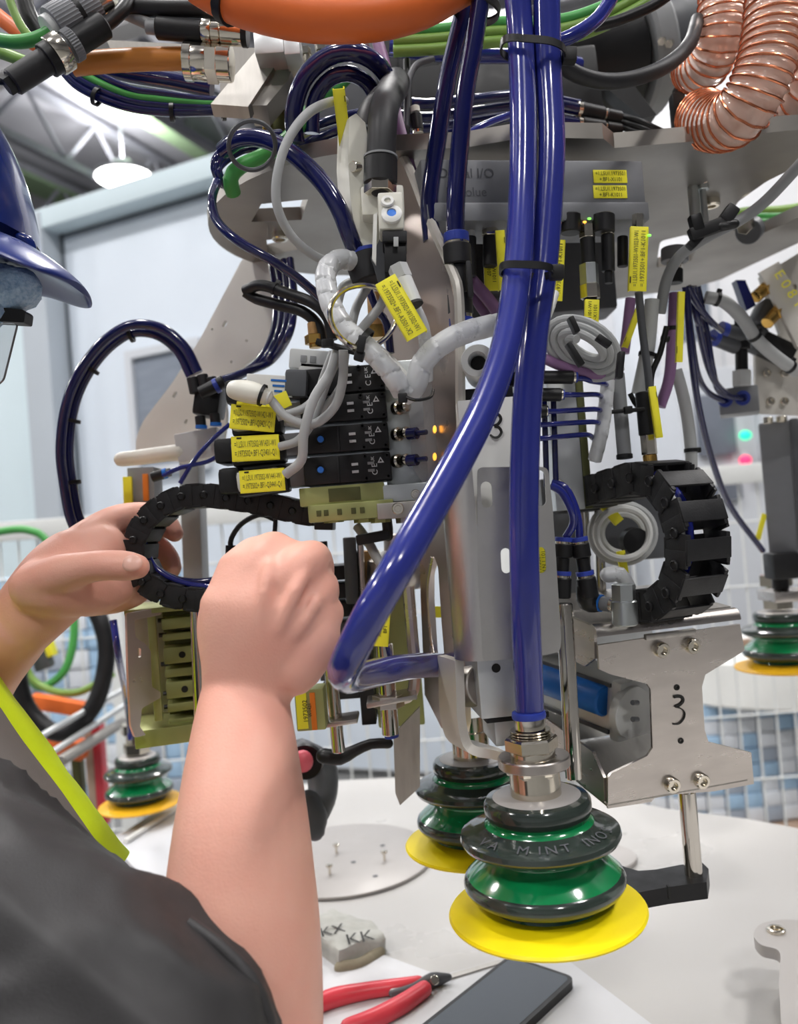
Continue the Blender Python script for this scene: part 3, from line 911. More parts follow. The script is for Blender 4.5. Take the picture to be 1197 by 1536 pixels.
part('edge_strip', tube_path(spline(pxt([(648, 836, .626), (641, 880, .634), (644, 940, .632), (650, 985, .622), (660, 1014, .610)]), .006), S(4.5, .58), 8, flat=.4), 'steel', hook, 'bright slot edge')

# ------------------------------------------------------------------ slotted front cover
cv = thing('cover_plate', 'slotted satin cover plate bent around its edge behind the thick blue hose', 'plate', P(770, 980, .535))
co = P(770, 840, .535)
cy_ = WY.copy(); cx_ = WX.copy()
c4 = lambda l: [(lambda q: ((q - co).dot(cx_), (q - co).z))(Ppl(x, y, co, WY)) for x, y in l]
flat_out = rounded([(716, 701), (798, 700), (822, 701), (829, 760), (842, 960), (840, 978), (800, 986), (724, 992), (716, 840)], 9)
part('cover', prism(c4(flat_out), cx_, WZ, co, WY, .0022, [c4(slot(730, 742, 17, 40, ang=-3)), c4(slot(759, 841, 15, 38, ang=-3)), c4(slot(811, 732, 15, 54, ang=-3)), c4(slot(811, 840, 16, 40, ang=-3))]), 'cover_steel', cv)
zt, zb = Ppl(716, 703, co, WY).z, Ppl(724, 992, co, WY).z
xl = Ppl(718, 840, co, WY)
V, F = [], []
R_ = .020
for i in range(11):
    a = math.radians(90 * i / 10)
    for rr in (R_, R_ - .0022):
        for z in (zt, zb):
            V.append(V3((xl.x - rr * math.sin(a) + .0005, xl.y + R_ - rr * math.cos(a), z)))
for i in range(10):
    b = i * 4
    F += [(b, b + 4, b + 5, b + 1), (b + 2, b + 3, b + 7, b + 6), (b, b + 2, b + 6, b + 4), (b + 1, b + 5, b + 7, b + 3)]
F += [(0, 1, 3, 2), (40, 42, 43, 41)]
part('bent_edge', (V, F), 'cover_steel', cv)
# things seen through its slots
lf_ = fr(811, 842, .546)
lt = thing('name_label', 'yellow label reading 1973501 seen through the lower oval slot', 'label', lf_.o)
part('face', box(lf_, 0, .001, 0, S(19, .546), .001, S(42, .546), .0003), 'tag_yellow', lt)
l2 = Fr(lf_.o, ang=-90); 
part('lettering', join(text('1973501+', S(7, .546), l2, 0, S(3.6, .546), -.0005, maxw=S(33, .546)), text('LN.1.101', S(6, .546), l2, 0, -S(4.6, .546), -.0005, maxw=S(33, .546))), 'ink_grey', lt)

# ------------------------------------------------------------------ white drive block marked 3 and its two round tube ends
wf_ = fr(738, 652, .552)
wb = thing('drive_block', 'white block hand-marked 3 above the slotted cover', 'block', wf_.at(0, .02, -S(60, .552)))
part('body', box(wf_, 0, .025, -S(40, .552), S(96, .552), .05, S(190, .552), .001), 'white', wb)
st = [P(x, y, .5512) for x, y in ((735, 626), (742, 621), (749, 623), (751, 630), (746, 637), (740, 639), (748, 641), (752, 648), (748, 655), (741, 656), (735, 652))]
part('handwritten_mark', tube_path(spline(st, .001), S(2.3, .55), 6, flat=.3), 'ink', wb)
for k, (x, y, d) in enumerate(((716, 541, .556), (770, 566, .575))):
    p = P(x, y, d)
    ax = V3((.16, 1, 0)).normalized()
    tb = thing('tube_end', ('open grey tube end between the spiral wrap and the thick blue hose', 'second grey tube end behind the thick blue hoses')[k], 'tube', p)
    r = S(26, d)
    part('shell', lathe(p, ax, [(r * .50, .05), (r * .46, .006), (r * .56, .0), (r * .92, 0), (r, .003), (r, .05)], 32, caps=False), 'lightgrey', tb)
    part('bore', lathe(p + ax * .012, ax, [(.0001, 0), (r * .48, 0), (r * .48, .03)], 24), 'ink', tb)
solid('cable_duct', box(fr(735, 590, .57), 0, .02, 0, S(100, .57), .03, S(22, .57)), 'black', 'black clamp strip between the tube ends and the white block', 'strip')

# aluminium blocks below the cover
ab = fr(770, 1032, .545, yaw=6)
blk = thing('bearing_block', 'bare aluminium block below the slotted cover', 'block', ab.at(0, .02, -S(42, .545)))
part('body', box(ab, -S(4, .545), .024, S(10, .545), S(96, .545), .048, S(104, .545), .001), 'alu', blk)
part('gasket', box(ab, S(4, .545), .024, -S(45, .545), S(96, .545), .046, S(9, .545), .0005), 'rubber', blk)
part('foot_block', box(ab, S(8, .545), .026, -S(68, .545), S(78, .545), .042, S(40, .545), .001), 'alu', blk)
for x, y in ((744, 1002), (806, 998)):
    p = Ppl(x, y, ab.o, ab.y)
    part('screw_hole', lathe(p - ab.y * .0004, ab.y, [(.0001, .0003), (S(6, .54), .0003), (S(7, .54), 0)], 16), 'ink', blk)
part('thrust_disc', cyl(P(700, 1030, .57), P(722, 1028, .56), S(31, .56), 32), 'steel_dull', blk)

# ------------------------------------------------------------------ suction cups
def suction_cup(label, x, y, d, lip='lip_yellow', lean=(0, 0), sc=1.0, stem=True, emboss=True, tall=1.0):
    """(x, y) = pixel of the lip plane centre"""
    c = P(x, y, d)
    k = S(1, CUPD) * sc
    ax = (WZ + CR * lean[0] + CF * lean[1]).normalized()
    h = lambda yy: (1362 - yy) * k / .95
    L = lambda *pp: [(r * k, h(yy)) for r, yy in pp]
    o = thing('suction_cup', label, 'suction cup', c, 'bellows suction cups of the tool')
    part('lip', lathe(c, ax, L((84, 1365), (110, 1368), (138, 1371), (146, 1369), (147.5, 1366), (145, 1362.5), (128, 1358), (100, 1352), (88, 1350)), 64, caps=False), lip, o)
    part('lower_bellow', lathe(c, ax, L((88, 1367), (89, 1364), (88, 1352), (86, 1347), (90, 1344), (100, 1340), (110, 1335)), 64, caps=False), 'cup_deep', o, 'dark green collar of the bellow')
    part('lower_cone', lathe(c, ax, L((116, 1312), (108, 1304), (94, 1293), (84, 1286), (81, 1282), (83, 1278), (90, 1275), (100, 1272)), 64, caps=False), 'cup_green', o, 'bright green bellow cone')
    part('lower_rim', lathe(c, ax, L((108, 1336), (116, 1331), (120, 1325), (120.5, 1319), (118, 1313), (114, 1310)), 64, caps=False), 'cup_smoke', o, 'smoky bellow rim')
    part('upper_bellow', lathe(c, ax, L((98, 1273), (109, 1269), (117, 1264), (120, 1258), (118.5, 1252), (112, 1248.5), (98, 1245), (87, 1242), (82, 1239.5)), 64, caps=False), 'cup_smoke', o, 'smoky dark bellow')
    part('neck_groove', lathe(c, ax, L((82, 1240), (77, 1237), (75, 1234), (76, 1230)), 64, caps=False), 'cup_green', o, 'bright green groove')
    part('top_ring', lathe(c, ax, L((75, 1231), (79, 1227), (80.5, 1219), (80, 1210), (76, 1205), (66, 1203)), 64, caps=False), 'cup_smoke', o, 'smoky top ring')
    part('inner_wall', lathe(c, ax, L((66, 1364), (64, 1345), (92, 1322), (64, 1285), (90, 1258), (62, 1234), (60, 1210)), 48, caps=False), 'cup_green', o)
    part('mouth_floor', lathe(c, ax, L((.01, 1356), (66, 1356), (66, 1358)), 32), 'cup_smoke', o)
    part('top_disc', lathe(c, ax, L((.01, 1210), (66, 1210), (66, 1203), (62, 1201), (.01, 1201)), 48), 'roundplate', o)
    if stem:
        part('neck', lathe(c, ax, L((38, 1203), (38, 1150), (34, 1148), (34, 1120)), 32), 'nickel', o)
    if emboss:
        ms = []
        for a0, s in ((-150, 'V'), (-138, 'A'), (-112, 'M'), (-99, 'I'), (-90, 'N'), (-78, 'T'), (-60, 'I'), (-52, 'N'), (-40, 'O'), (-28, 'S')):
            a = math.radians(a0)
            er = CR * math.cos(a) + CF * math.sin(a)
            er = (er - ax * er.dot(ax)).normalized()
            p = c + er * (101.5 * k) + ax * h(1245)
            f = Fr(p)
            f.x = ax.cross(er).normalized()
            nz = (er * .3 + ax * .95).normalized()
            f.z = (ax - nz * ax.dot(nz)).normalized(); f.y = -nz
            ms.append(text(s, 17 * k, f, 0, 0, -.0005))
        part('raised_lettering', join(*ms), 'darkgrey', o)
    return o, c, ax, k
c1, cc1, cax, ck = suction_cup('front bellows suction cup with yellow lip, fed by a thick blue hose', 820, 1360, CUPD, lean=(-.012, 0))
suction_cup('bellows suction cup with yellow lip directly behind the front cup', 716, 1260, .70, lean=(.01, 0), emboss=False)
c3 = suction_cup('far blurred suction cup with yellow lip beside the bright vest', 211, 1203, 1.24, lip='lip_orange', emboss=False, stem=False)
c4_ = suction_cup('far suction cup with orange lip at the right over the white roll', 1176, 997, 1.08, lip='lip_orange', emboss=False, stem=False)
# front cup screw-in fitting
def cup_fitting(label, c, ax, k, full=True):
    o = thing('cup_fitting', label, 'fitting', c + ax * (.06))
    h = lambda yy: (1362 - yy) * k / .95
    L = lambda *pp: [(r * k, h(yy)) for r, yy in pp]
    part('lower_nut', lathe(c, ax, L((40, 1172), (42, 1169), (42, 1152), (40, 1150)), 6), 'nickel', o)
    part('lock_nut', lathe(c, ax, L((38, 1139), (40, 1137), (40, 1122), (37, 1119)), 6), 'nickel', o)
    part('thread', lathe(c, ax, [(r * k, h(1119) + i * 2.1 * k) for i in range(6) for r in ((30, 27) if i % 2 else (31, 29))][::1], 32), 'nickel', o)
    part('sleeve', lathe(c, ax, L((23, 1108), (23, 1090), (22, 1088)), 28), 'nickel', o)
    if full:
        part('collar', lathe(c, ax, L((20, 1094), (25, 1093), (26, 1089), (25, 1084), (17, 1083)), 32), 'collar_blue', o)
    return o
cup_fitting('nickel screw fitting with blue collar on the front cup', cc1, cax, ck)
for (o_, c_, a_, k_), lb in ((c3, 'blurred pale fitting standing on the far cup by the vest'), (c4_, 'pale stepped fitting standing on the far cup at the right')):
    oo = thing('cup_fitting', lb, 'fitting', c_ + a_ * .06)
    part('nut', hexa(c_ + a_ * (178 * k_), c_ + a_ * (215 * k_), 48 * k_), 'nickel', oo)
    part('sleeve', cyl(c_ + a_ * (215 * k_), c_ + a_ * (270 * k_), 36 * k_), 'nickel', oo)
    part('top_nut', hexa(c_ + a_ * (250 * k_), c_ + a_ * (285 * k_), 54 * k_), 'nickel', oo)

# ------------------------------------------------------------------ thick blue hoses in front
HA = [(774, -40, .54), (781, 60, .54), (785, 180, .53), (783, 300, .52), (775, 420, .50), (758, 520, .48), (727, 610, .46), (687, 690, .44), (641, 772, .42), (595, 852, .402), (556, 920, .40), (531, 970, .405), (518, 998, .415), (516, 1012, .43), (528, 1016, .45), (560, 1010, .49), (600, 1002, .53), (640, 998, .58), (668, 998, .61), (690, 998, .64)]
hA = hose('air_hose', HA, 44, 'blue_near', 'thick blue hose curling down and kinked back into the hook plate slot', ties=(), ends=True)
pa = spline(pxt(HA), .006)
HB = [(819, -40, .54), (822, 100, .54), (827, 230, .53), (816, 390, .52), (801, 500, .51), (790, 620, .505), (786, 760, .50), (788, 900, .502), (792, 1000, .512), (794.5, 1060, .5175), (795, 1092, .5185)]
hB = hose('air_hose', HB, 43.5, 'blue_near', 'thick blue hose running straight down into the front cup fitting', ends=True)
# printing along hose A
# cable ties round both hoses
def double_tie(label, x0, x1, y, d, hh=11, sag=8):
    a, b = P(x0, y, d), P(x1, y, d)
    f = Fr((a + b) / 2); f.x = (b - a).normalized(); f.y = CF.copy(); f.z = CU.copy()
    W = (b - a).length
    r = S(29, d)
    pts = []
    for k in range(41):
        t = 2 * math.pi * k / 40
        c, s = math.cos(t), math.sin(t)
        pts.append(f.at(math.copysign(abs(c) ** .6, c) * W / 2, math.copysign(abs(s) ** .7, s) * r, -math.cos(t) * S(sag, d)))
    o = thing('cable_tie', label, 'cable tie', f.o)
    V, F = [], []
    z = S(hh / 2, d)
    for i in range(40):
        p, c = pts[i], f.o
        e = (p - c).normalized()
        V += [p - CU * z, p + CU * z, p + CU * z + e * .0012, p - CU * z + e * .0012]
        b, n = i * 4, ((i + 1) % 40) * 4
        for k in range(4):
            l = (k + 1) % 4
            F.append((b + k, b + l, n + l, n + k))
    part('band', (V, F), 'black', o)
    part('lock', box(f, W / 2 + S(9, d), 0, -S(sag, d), S(20, d), .008, S(hh * 1.9, d), .001), 'black', o)
    return o
double_tie('black cable tie round both thick blue hoses near the top', 753, 845, 76, .537)
double_tie('black cable tie round both thick blue hoses at tag height', 752, 826, 406, .50, sag=3)

# ------------------------------------------------------------------ drag chains
def drag_chain(name, label, path, wv, H, pitch, group=None, pin_side=-1, closed_bars=True):
    """path: points along the near side-plate centre line; wv: vector across the chain; H: link height"""
    o = thing(name, label, 'drag chain', path[0], group)
    # resample by pitch
    pts = [path[0]]
    acc = 0
    for i in range(1, len(path)):
        a, b = path[i - 1], path[i]
        L = (b - a).length
        while acc + L >= pitch:
            t = (pitch - acc) / L
            a = a.lerp(b, t); pts.append(a); L = (b - a).length; acc = 0
        acc += L
    W = wv.length; wn = wv.normalized()
    for i in range(len(pts) - 1):
        a, b = pts[i], pts[i + 1]
        f = Fr((a + b) / 2)
        f.x = (b - a).normalized(); f.y = wn; f.z = f.x.cross(wn).normalized()
        l = (b - a).length
        t = .0035
        ms = [box(f, 0, t / 2, 0, l * .96, t, H, .0015), box(f, 0, W - t / 2, 0, l * .96, t, H, .0015),
              box(f, l * .3, t / 2 - .0012, 0, l * .55, t * .7, H * .9, .001), box(f, l * .3, W - t / 2 + .0012, 0, l * .55, t * .7, H * .9, .001)]
        for s in (1, -1):
            ms.append(box(f, 0, W / 2, s * (H / 2 - .0006), l * .66, W + .0006, .0022, .0006))
        p = part('chain_link', join(*ms), 'chain_black', o)
        c = f.at(l * .5, 0, 0)
        part('pin', lathe(c + wn * .0008, -wn, [(H * .17, 0), (H * .17, .0026), (H * .13, .0034), (H * .12, .0028), (.0001, .0028)], 14), 'black', p)
    return o, pts
lc = [(472, 772), (440, 767), (400, 757), (365, 750), (335, 746), (300, 742), (268, 746), (236, 762), (211, 787), (199, 815), (198, 842), (208, 868), (238, 889), (280, 899), (330, 902), (384, 902)]
lpath = spline([P(x, y, .622) for x, y in lc], .002)
LW = V3((.12, 1, 0)).normalized() * .026
dc1, _ = drag_chain('drag_chain', 'black drag chain loop held by the left fingers beside the valve block', lpath, LW, S(35, .622), .0168)
solid('chain_bracket', join(box(fr(486, 776, .622, ang=6), 0, .012, 0, S(28, .62), .03, S(38, .62), .001), box(fr(461, 745, .62), 0, .006, 0, S(12, .62), .01, S(22, .62), .001)), 'black', 'black end bracket joining the looped drag chain to the olive manifold', 'bracket')
# right chain
we = V3((.93, .36, 0)).normalized()
be = V3((-we.y, we.x, 0))
RC = P(958, 812, .605)
Rr = S(100, .595)
rp_ = []
for k in range(10): rp_.append(RC + be * (.115 - k * .0115) + WZ * (Rr - .0015 * (10 - k) ** .9))
for k in range(1, 20):
    a = math.pi / 2 - math.pi * k / 20
    rp_.append(RC - be * (Rr * math.cos(a) * .86) + WZ * (Rr * math.sin(a)))
rp_.append(RC - WZ * Rr + be * .006); rp_.append(RC - WZ * Rr + be * .03)
rpath = spline(rp_, .002)
dc2, _ = drag_chain('drag_chain', 'black drag chain arching over and down onto the steel box marked 3', rpath, we * .037, S(50, .58), .0225)
hose('air_hose', [(985, 712, .63), (1012, 735, .60), (1030, 770, .59), (1034, 830, .585), (1015, 880, .59), (985, 905, .61)], 13, 'blue', 'blue hose visible through the openings of the arching drag chain')
hose('signal_cable', [(975, 716, .63), (1003, 740, .60), (1018, 775, .59), (1020, 830, .585), (1002, 880, .59)], 12, 'cable_white', 'pale cable visible through the openings of the arching drag chain', 'cable')
hose('air_hose', [(470, 770, .635), (400, 762, .64), (300, 748, .64), (240, 768, .64), (212, 812, .64), (222, 842, .638), (262, 868, .636), (310, 872, .634), (352, 858, .632)], 11, 'navy', 'dark blue hose lying inside the looped drag chain')
hose('air_hose', [(214, 806, .636), (232, 850, .634), (275, 874, .632), (330, 880, .63), (372, 868, .63)], 9, 'blue', 'bright blue hose lying along the bottom of the looped drag chain')

# ------------------------------------------------------------------ steel box marked 3 (right gripper module)
g0 = P(896, 985, .60)
gx = V3((.965, .26, 0)).normalized(); gy = V3((-gx.y, gx.x, .11)).normalized()
gf = Fr(g0); gf.x, gf.y, gf.z = gx, gy, gx.cross(gy)
gq = lambda x, y: (lambda q: ((q - g0).dot(gx), (q - g0).dot(gf.z)))(Ppl(x, y, g0, gy))
front = [(897, 968), (1110, 936), (1117, 976), (1058, 1012), (1053, 1030), (1057, 1095), (1063, 1113), (1127, 1129), (1131, 1176), (1071, 1187), (1020, 1191), (984, 1194), (977, 1203), (912, 1213), (912, 1167), (917, 1160), (971, 1134), (979, 1122), (976, 1034), (971, 1026), (914, 1011), (899, 1004)]
gb = thing('gripper_box', 'folded stainless gripper box hand-marked 3 on its waisted front plate', 'gripper', gf.at(.05, .05, gq(912, 1213)[1]))
fp = [gq(*p) for p in front]
part('front_plate', prism(fp, gx, gf.z, g0, gy, .0022), 'steel', gb)
xl0, zt0 = gq(896, 968); xr0, zt1 = gq(1112, 940)
DP = .12
ztop = gq(1000, 944)[1] + .004
part('top_plate', box(gf, (xl0 + xr0) / 2, DP / 2 + .006, ztop + .0035, xr0 - xl0, DP - .012, .0022, .0005), 'steel_dull', gb)
V, F = [], []
for i in range(7):
    a = math.radians(90 * i / 6)
    for rr in (.008, .0058):
        for xx in (xl0, xr0):
            V.append(gf.at(xx, .008 - rr * math.cos(a), ztop - .0035 + rr * math.sin(a)))
for i in range(6):
    b = i * 4
    F += [(b, b + 1, b + 5, b + 4), (b + 2, b + 6, b + 7, b + 3), (b, b + 4, b + 6, b + 2), (b + 1, b + 3, b + 7, b + 5)]
F += [(0, 2, 3, 1), (24, 25, 27, 26)]
part('top_bend', (V, F), 'steel', gb)
zb0 = gq(912, 1213)[1]; zb1 = gq(912, 1165)[1]
part('side_plate', prism([(0.004, ztop + .003), (DP, ztop + .003), (DP, ztop - .03), (.02, ztop - .03), (.004, ztop - .02)], gy, gf.z, gf.at(xl0 - .0002, 0, 0), gx, .0022), 'steel', gb)
part('side_plate', prism([(0.004, zb0 + .022), (.02, zb0 + .036), (DP, zb0 + .036), (DP, zb0 + .002), (.004, zb0 + .002)], gy, gf.z, gf.at(xl0 + .004, 0, 0), gx, .0022), 'steel', gb)
part('bottom_plate', box(gf, (xl0 + xr0) / 2 + .004, DP / 2, zb0 + .0025, (xr0 - xl0), DP, .0022, .0005), 'steel_dull', gb)
part('back_wall', box(gf, (xl0 + xr0) / 2, DP, (zb0 + ztop) / 2, xr0 - xl0 - .004, .003, ztop - zb0 - .01, .0005), 'alu', gb)
part('recess', box(gf, *(lambda a: (a[0], -.001, a[1]))(gq(1004, 951)), S(86, .61), .004, S(9, .61), .001), 'steel_dull', gb)
for x, y in ((990, 974), (1036, 968), (1006, 1176), (1050, 1170)):
    a, b = gq(x, y)
    bolt_head(gb, gf.at(a, 0, b), -gy, S(12, .61), 'bolt', 'nickel', h=.005)
for x, y in ((1015, 1031), (1021, 1111)):
    a, b = gq(x, y)
    part('rivet_hole', lathe(gf.at(a, .0002, b), -gy, [(S(5, .61), 0), (S(4.5, .61), .001), (S(2.5, .61), .001), (S(2, .61), .0002), (.0001, .0002)], 14), 'ink', gb)
st = [gf.at(a, -.0006, b) for a, b in (gq(x, y) for x, y in ((1010, 1045), (1017, 1044), (1023, 1046), (1024, 1052), (1018, 1058), (1012, 1060), (1020, 1062), (1026, 1068), (1025, 1077), (1018, 1085), (1009, 1086)))]
part('handwritten_mark', tube_path(spline(st, .001), S(2.6, .6), 6, flat=.4), 'ink', gb)
# cylinder inside
ci = thing('gripper_cylinder', 'grey pneumatic cylinder with blue band inside the box marked 3', 'cylinder', gf.at(.03, .05, zb0 + .06))
p0, p1 = P(800, 1022, .72), P(946, 1076, .635)
ca = (p1 - p0).normalized()
cf = Fr((p0 + p1) / 2); cf.x = ca; cf.y = WZ.cross(ca).normalized(); cf.z = ca.cross(cf.y)
Lc = (p1 - p0).length
part('barrel', box(cf, -Lc * .08, .02, 0, Lc * .8, .04, .044, .004), 'alu', ci)
part('blue_band', cyl(cf.at(-Lc * .46, -.001, .006), cf.at(Lc * .28, -.001, .006), .0125, 24), 'bright_blue', ci)
part('end_cap', join(box(cf, Lc * .36, .02, 0, Lc * .10, .042, .048, .006), cyl(cf.at(Lc * .38, .01, 0), cf.at(Lc * .45, .01, 0), .0205, 24)), 'lightgrey', ci)
part('groove', box(cf, -Lc * .08, -.0005, -.018, Lc * .78, .002, .003, 0), 'darkgrey', ci)
part('groove', box(cf, -Lc * .08, -.0005, .0195, Lc * .78, .002, .003, 0), 'darkgrey', ci)
for y in (1054, 1079):
    a, b = P(949, y, .622), P(956, y, .63)
    part('side_screw', cyl(a, b, S(4, .63), 10), 'darkgrey', ci)
# guide rods
solid('guide_rod', cyl(P(846, 905, .60), P(861, 1168, .60), S(12.5, .60), 20), 'chrome', 'long polished guide rod beside the slotted cover', 'rod', 'guide rods')
rod2 = (P(1030, 1186, .635), P(1041, 1314, .635))
solid('guide_rod', cyl(rod2[0], rod2[1], S(13, .635), 20), 'chrome', 'short polished guide rod under the box marked 3, standing on the black foot', 'rod', 'guide rods')
ft = thing('black_finger', 'flat black finger foot under the short guide rod at the front cup', 'foot', P(1000, 1330, .62))
fo = P(1000, 1322, .63)
fpix = [(925, 1300), (948, 1312), (965, 1314), (1000, 1308), (1058, 1299), (1063, 1303), (1063, 1322), (1000, 1334), (950, 1345), (930, 1340)]
fq = [(p.x, p.y) for p in (Pz(x, y, fo.z) for x, y in ((920, 1296), (940, 1304), (958, 1309), (985, 1307), (1020, 1300), (1054, 1297), (1063, 1306), (1060, 1326), (1000, 1334), (940, 1345), (905, 1330)))]
part('finger', prism(fq, WX, WY, V3((0, 0, fo.z - .011)), WZ, .0125), 'black', ft)
part('clamp_slit', box(Fr(P(1003, 1338, .595)), 0, 0, 0, S(3, .6), .004, .009, 0), 'ink', ft)

# hexagon standoff with push-in fitting on the box
hs = thing('standoff_bolt', 'zinc hexagon standoff on top of the box marked 3', 'bolt', P(936, 938, .60))
part('sleeve', cyl(P(938, 938, .60), P(936, 900, .60), S(19, .60), 24), 'zinc', hs)
part('hexagon_head', hexa(P(936, 902, .60), P(935, 876, .60), S(18, .60)), 'zinc', hs)
fitting('air_fitting', 'blue-ringed push-in fitting plugged into the zinc standoff', 884, 902, .62, 922, 908, .604, 26, [('body', 'black', 0, .3, .9, 'c'), ('blue_ring', 'bright_blue', .25, .5, 1, 'c'), ('body', 'housing', .5, 1, .85, 'c'), ('ring', 'nickel', .88, 1, .9, 'c')])
for k, (x0, y0, x1, y1) in enumerate(((846, 806, 842, 885), (868, 806, 882, 885))):
    fitting('air_fitting', ('black two-collar fitting nearer to the slotted cover', 'black two-collar fitting nearer to the zinc standoff')[k], x0, y0, .61, x1, y1, .61, 28,
            [('collar', 'collar_blue', 0, .08, .95, 'c'), ('ring', 'nickel', .07, .13, .9, 'c'), ('body', 'black', .12, .38, 1, 'c'), ('waist', 'black', .38, .66, .72, 'c'), ('collar', 'collar_blue', .64, .72, .98, 'c'), ('ring', 'nickel', .72, .77, .92, 'c'), ('body', 'black', .76, 1.15, 1.05, 'c')])
hose('air_hose', [(826, 728, .60), (842, 738, .60), (856, 762, .60), (860, 785, .605), (849, 806, .61)], 12, 'blue', 'blue hose bending from behind the cover into the nearer two-collar fitting')
hose('air_hose', [(828, 724, .615), (848, 732, .612), (862, 760, .61), (868, 785, .61), (869, 806, .61)], 12, 'blue', 'blue hose bending from behind the cover into the fitting by the standoff')
solid('elbow_fitting', vtube([(880, 872, .612, 15), (880, 890, .612, 16), (882, 903, .614, 15), (892, 906, .615, 13)], 18), 'black', 'black elbow at the foot of the two-collar fittings', 'fitting')

# ------------------------------------------------------------------ valve terminal
VT = .60
vt = Fr(P(520, 640, VT))
vq = lambda x, y: (lambda q: ((q - vt.o).dot(vt.x), (q - vt.o).z))(Ppl(x, y, vt.o, vt.y))
rows = [(549, 588, 523, 577, 362), (591, 631, 514, 580, 372), (637, 677, 455, 583, 345), (682, 724, 455, 587, 352)]
names = ('topmost', 'second', 'third', 'lowest')
for k, (y0, y1, xb, xe, xs) in enumerate(rows):
    za, zb = vq(520, y0)[1], vq(520, y1)[1]
    zc, hh = (za + zb) / 2, za - zb
    xa, xe_ = vq(xb if k > 1 else 450, (y0 + y1) / 2)[0], vq(xe, (y0 + y1) / 2)[0]
    xsq = vq(xs, (y0 + y1) / 2)[0]
    o = thing('solenoid_valve', '%s black solenoid valve of the stack of four%s' % (names[k], (' under the grey cables', ' behind the grey cables', ' with blue button and amber light', ' with blue button above the olive manifold')[k]), 'valve', vt.at(0, .02, zb), 'stack of four solenoid valves')
    part('black_cover', box(vt, (xa + xe_) / 2, .018, zc, xe_ - xa, .036, hh, .0015), 'black', o)
    part('coil_body', box(vt, (xsq + xa) / 2, .022, zc - .0006, xa - xsq, .03, hh * .86, .001), 'lightgrey' if k < 2 else 'grey', o)
    part('end_shell', box(vt, xsq - .004, .022, zc - .0015, .02, .034, hh * .95, .004), 'black', o)
    xr = lambda x: vq(x, (y0 + y1) / 2)[0]
    u = (xe_ - xa) / 128 if k > 1 else S(1, VT)
    for i in range(2):
        for j, dx in enumerate((54, 30)) if k > 0 else ((0, 54),):
            part('slot', box(vt, xe_ - dx * S(1, VT) - .005 * 0, -.0003, zc + (.5 - i) * S(11, VT), S(10, VT), .0012, S(4, VT), .0002), 'grey' if j else 'print_glint_white', o)  # pale bars paint the highlights of the recessed slots
    if k > 1:
        c = vq(481, (y0 + y1) / 2 + 2)
        part('button_ring', lathe(vt.at(c[0], .0005, c[1]), -vt.y, [(S(9, VT), 0), (S(9, VT), .0012), (S(7, VT), .0012), (S(7, VT), 0)], 20), 'rubber', o)
        b_ = part('push_button', lathe(vt.at(c[0], .0005, c[1]), -vt.y, [(S(5, VT), 0), (S(5, VT), .002), (S(4, VT), .0026), (.0001, .0026)], 16), 'button_blue', o)
        part('step', box(vt, vq(506, y0)[0], -.0006, zc, .0012, .0014, hh * .95, .0002), 'black_soft', o)
    cE = text('C E', S(8.5, VT), vt, xe_ - S(25, VT), zc - S(4, VT), -.0003, ang=90)
    ca_ = text('UK', S(5, VT), vt, xe_ - S(27, VT), zc + S(11, VT), -.0003, ang=90)
    tri = prism([(-1, -.8), (1, -.8), (0, 1)], vt.x * S(5, VT), vt.z * S(5, VT), vt.at(xe_ - S(15, VT), -.0003, zc + S(9, VT)), vt.y, .0001, [[(-.45, -.45), (.45, -.45), (0, .45)]])
    part('approval_marks', join(cE, ca_, tri), 'print_glint_white', o)
    for dx, dz in ((5, .38), (5, -.38), (38, -.4), (38, .4)):
        c = vt.at(xe_ - S(dx, VT), -.0001, zc + hh * dz)
        part('screw', lathe(c, -vt.y, [(S(4, VT), 0), (S(4, VT), .0008), (S(2, VT), .0008), (S(1.8, VT), 0), (.0001, 0)], 10), 'rubber', o)
    if k > 0:
        part('status_light', box(vt, vq(442 if k < 3 else 448, 0)[0], .004, zc + hh * .3, S(6, VT), .004, S(8, VT), .0005), 'led_amber', o, 'glowing amber light')
    part('rail_label', box(vt, (xsq + xa) / 2 + .006, .0066, zc, .012, .0008, hh * .5, .0002), 'white' if k < 2 else 'vest_reflect_alu', o)
# valve plug bodies with tags in front
for k, (x, y, w_, h_, an_, lb) in enumerate(((383, 628, 76, 42, 0, 'dark valve plug behind the W1421 tag'), (385, 673, 80, 42, -2, 'dark valve plug behind the W1431 tag'), (392, 719, 78, 40, -3, 'dark valve plug behind the W1441 tag'))):
    f = fr(x, y, .592, ang=an_)
    o = thing('valve_plug', lb, 'plug', f.o)
    part('shell', box(f, 0, .012, -.001, S(w_, .592), .022, S(h_, .592), .003), 'black', o)
    part('grey_sleeve', box(f, -S(4, .59), .003, 0, S(w_ - 12, .592), .012, S(h_ - 8, .592), .004), 'lightgrey', o)
wp_ = thing('valve_plug', 'rounded white plug above the three tagged valve plugs', 'plug', P(370, 588, .58))
part('shell', vtube([(354, 585, .58, 15), (368, 587, .575, 17), (386, 591, .572, 16), (398, 594, .572, 12)], 20), 'ivory', wp_)
part('strain_relief', cyl(P(392, 592, .572), P(405, 597, .572), S(11, .57), 16), 'cable_white', wp_)
ppath = [P(386 + i * .2, 570 + i * 4, .57) for i in range(3)]
part('cable_tie', lathe(P(391, 592, .572), (P(400, 595, .572) - P(386, 590, .572)), [(S(16, .57), 0), (S(17, .57), .0002), (S(17, .57), .0022), (S(16, .57), .0024)], 20, caps=False), 'black', wp_)
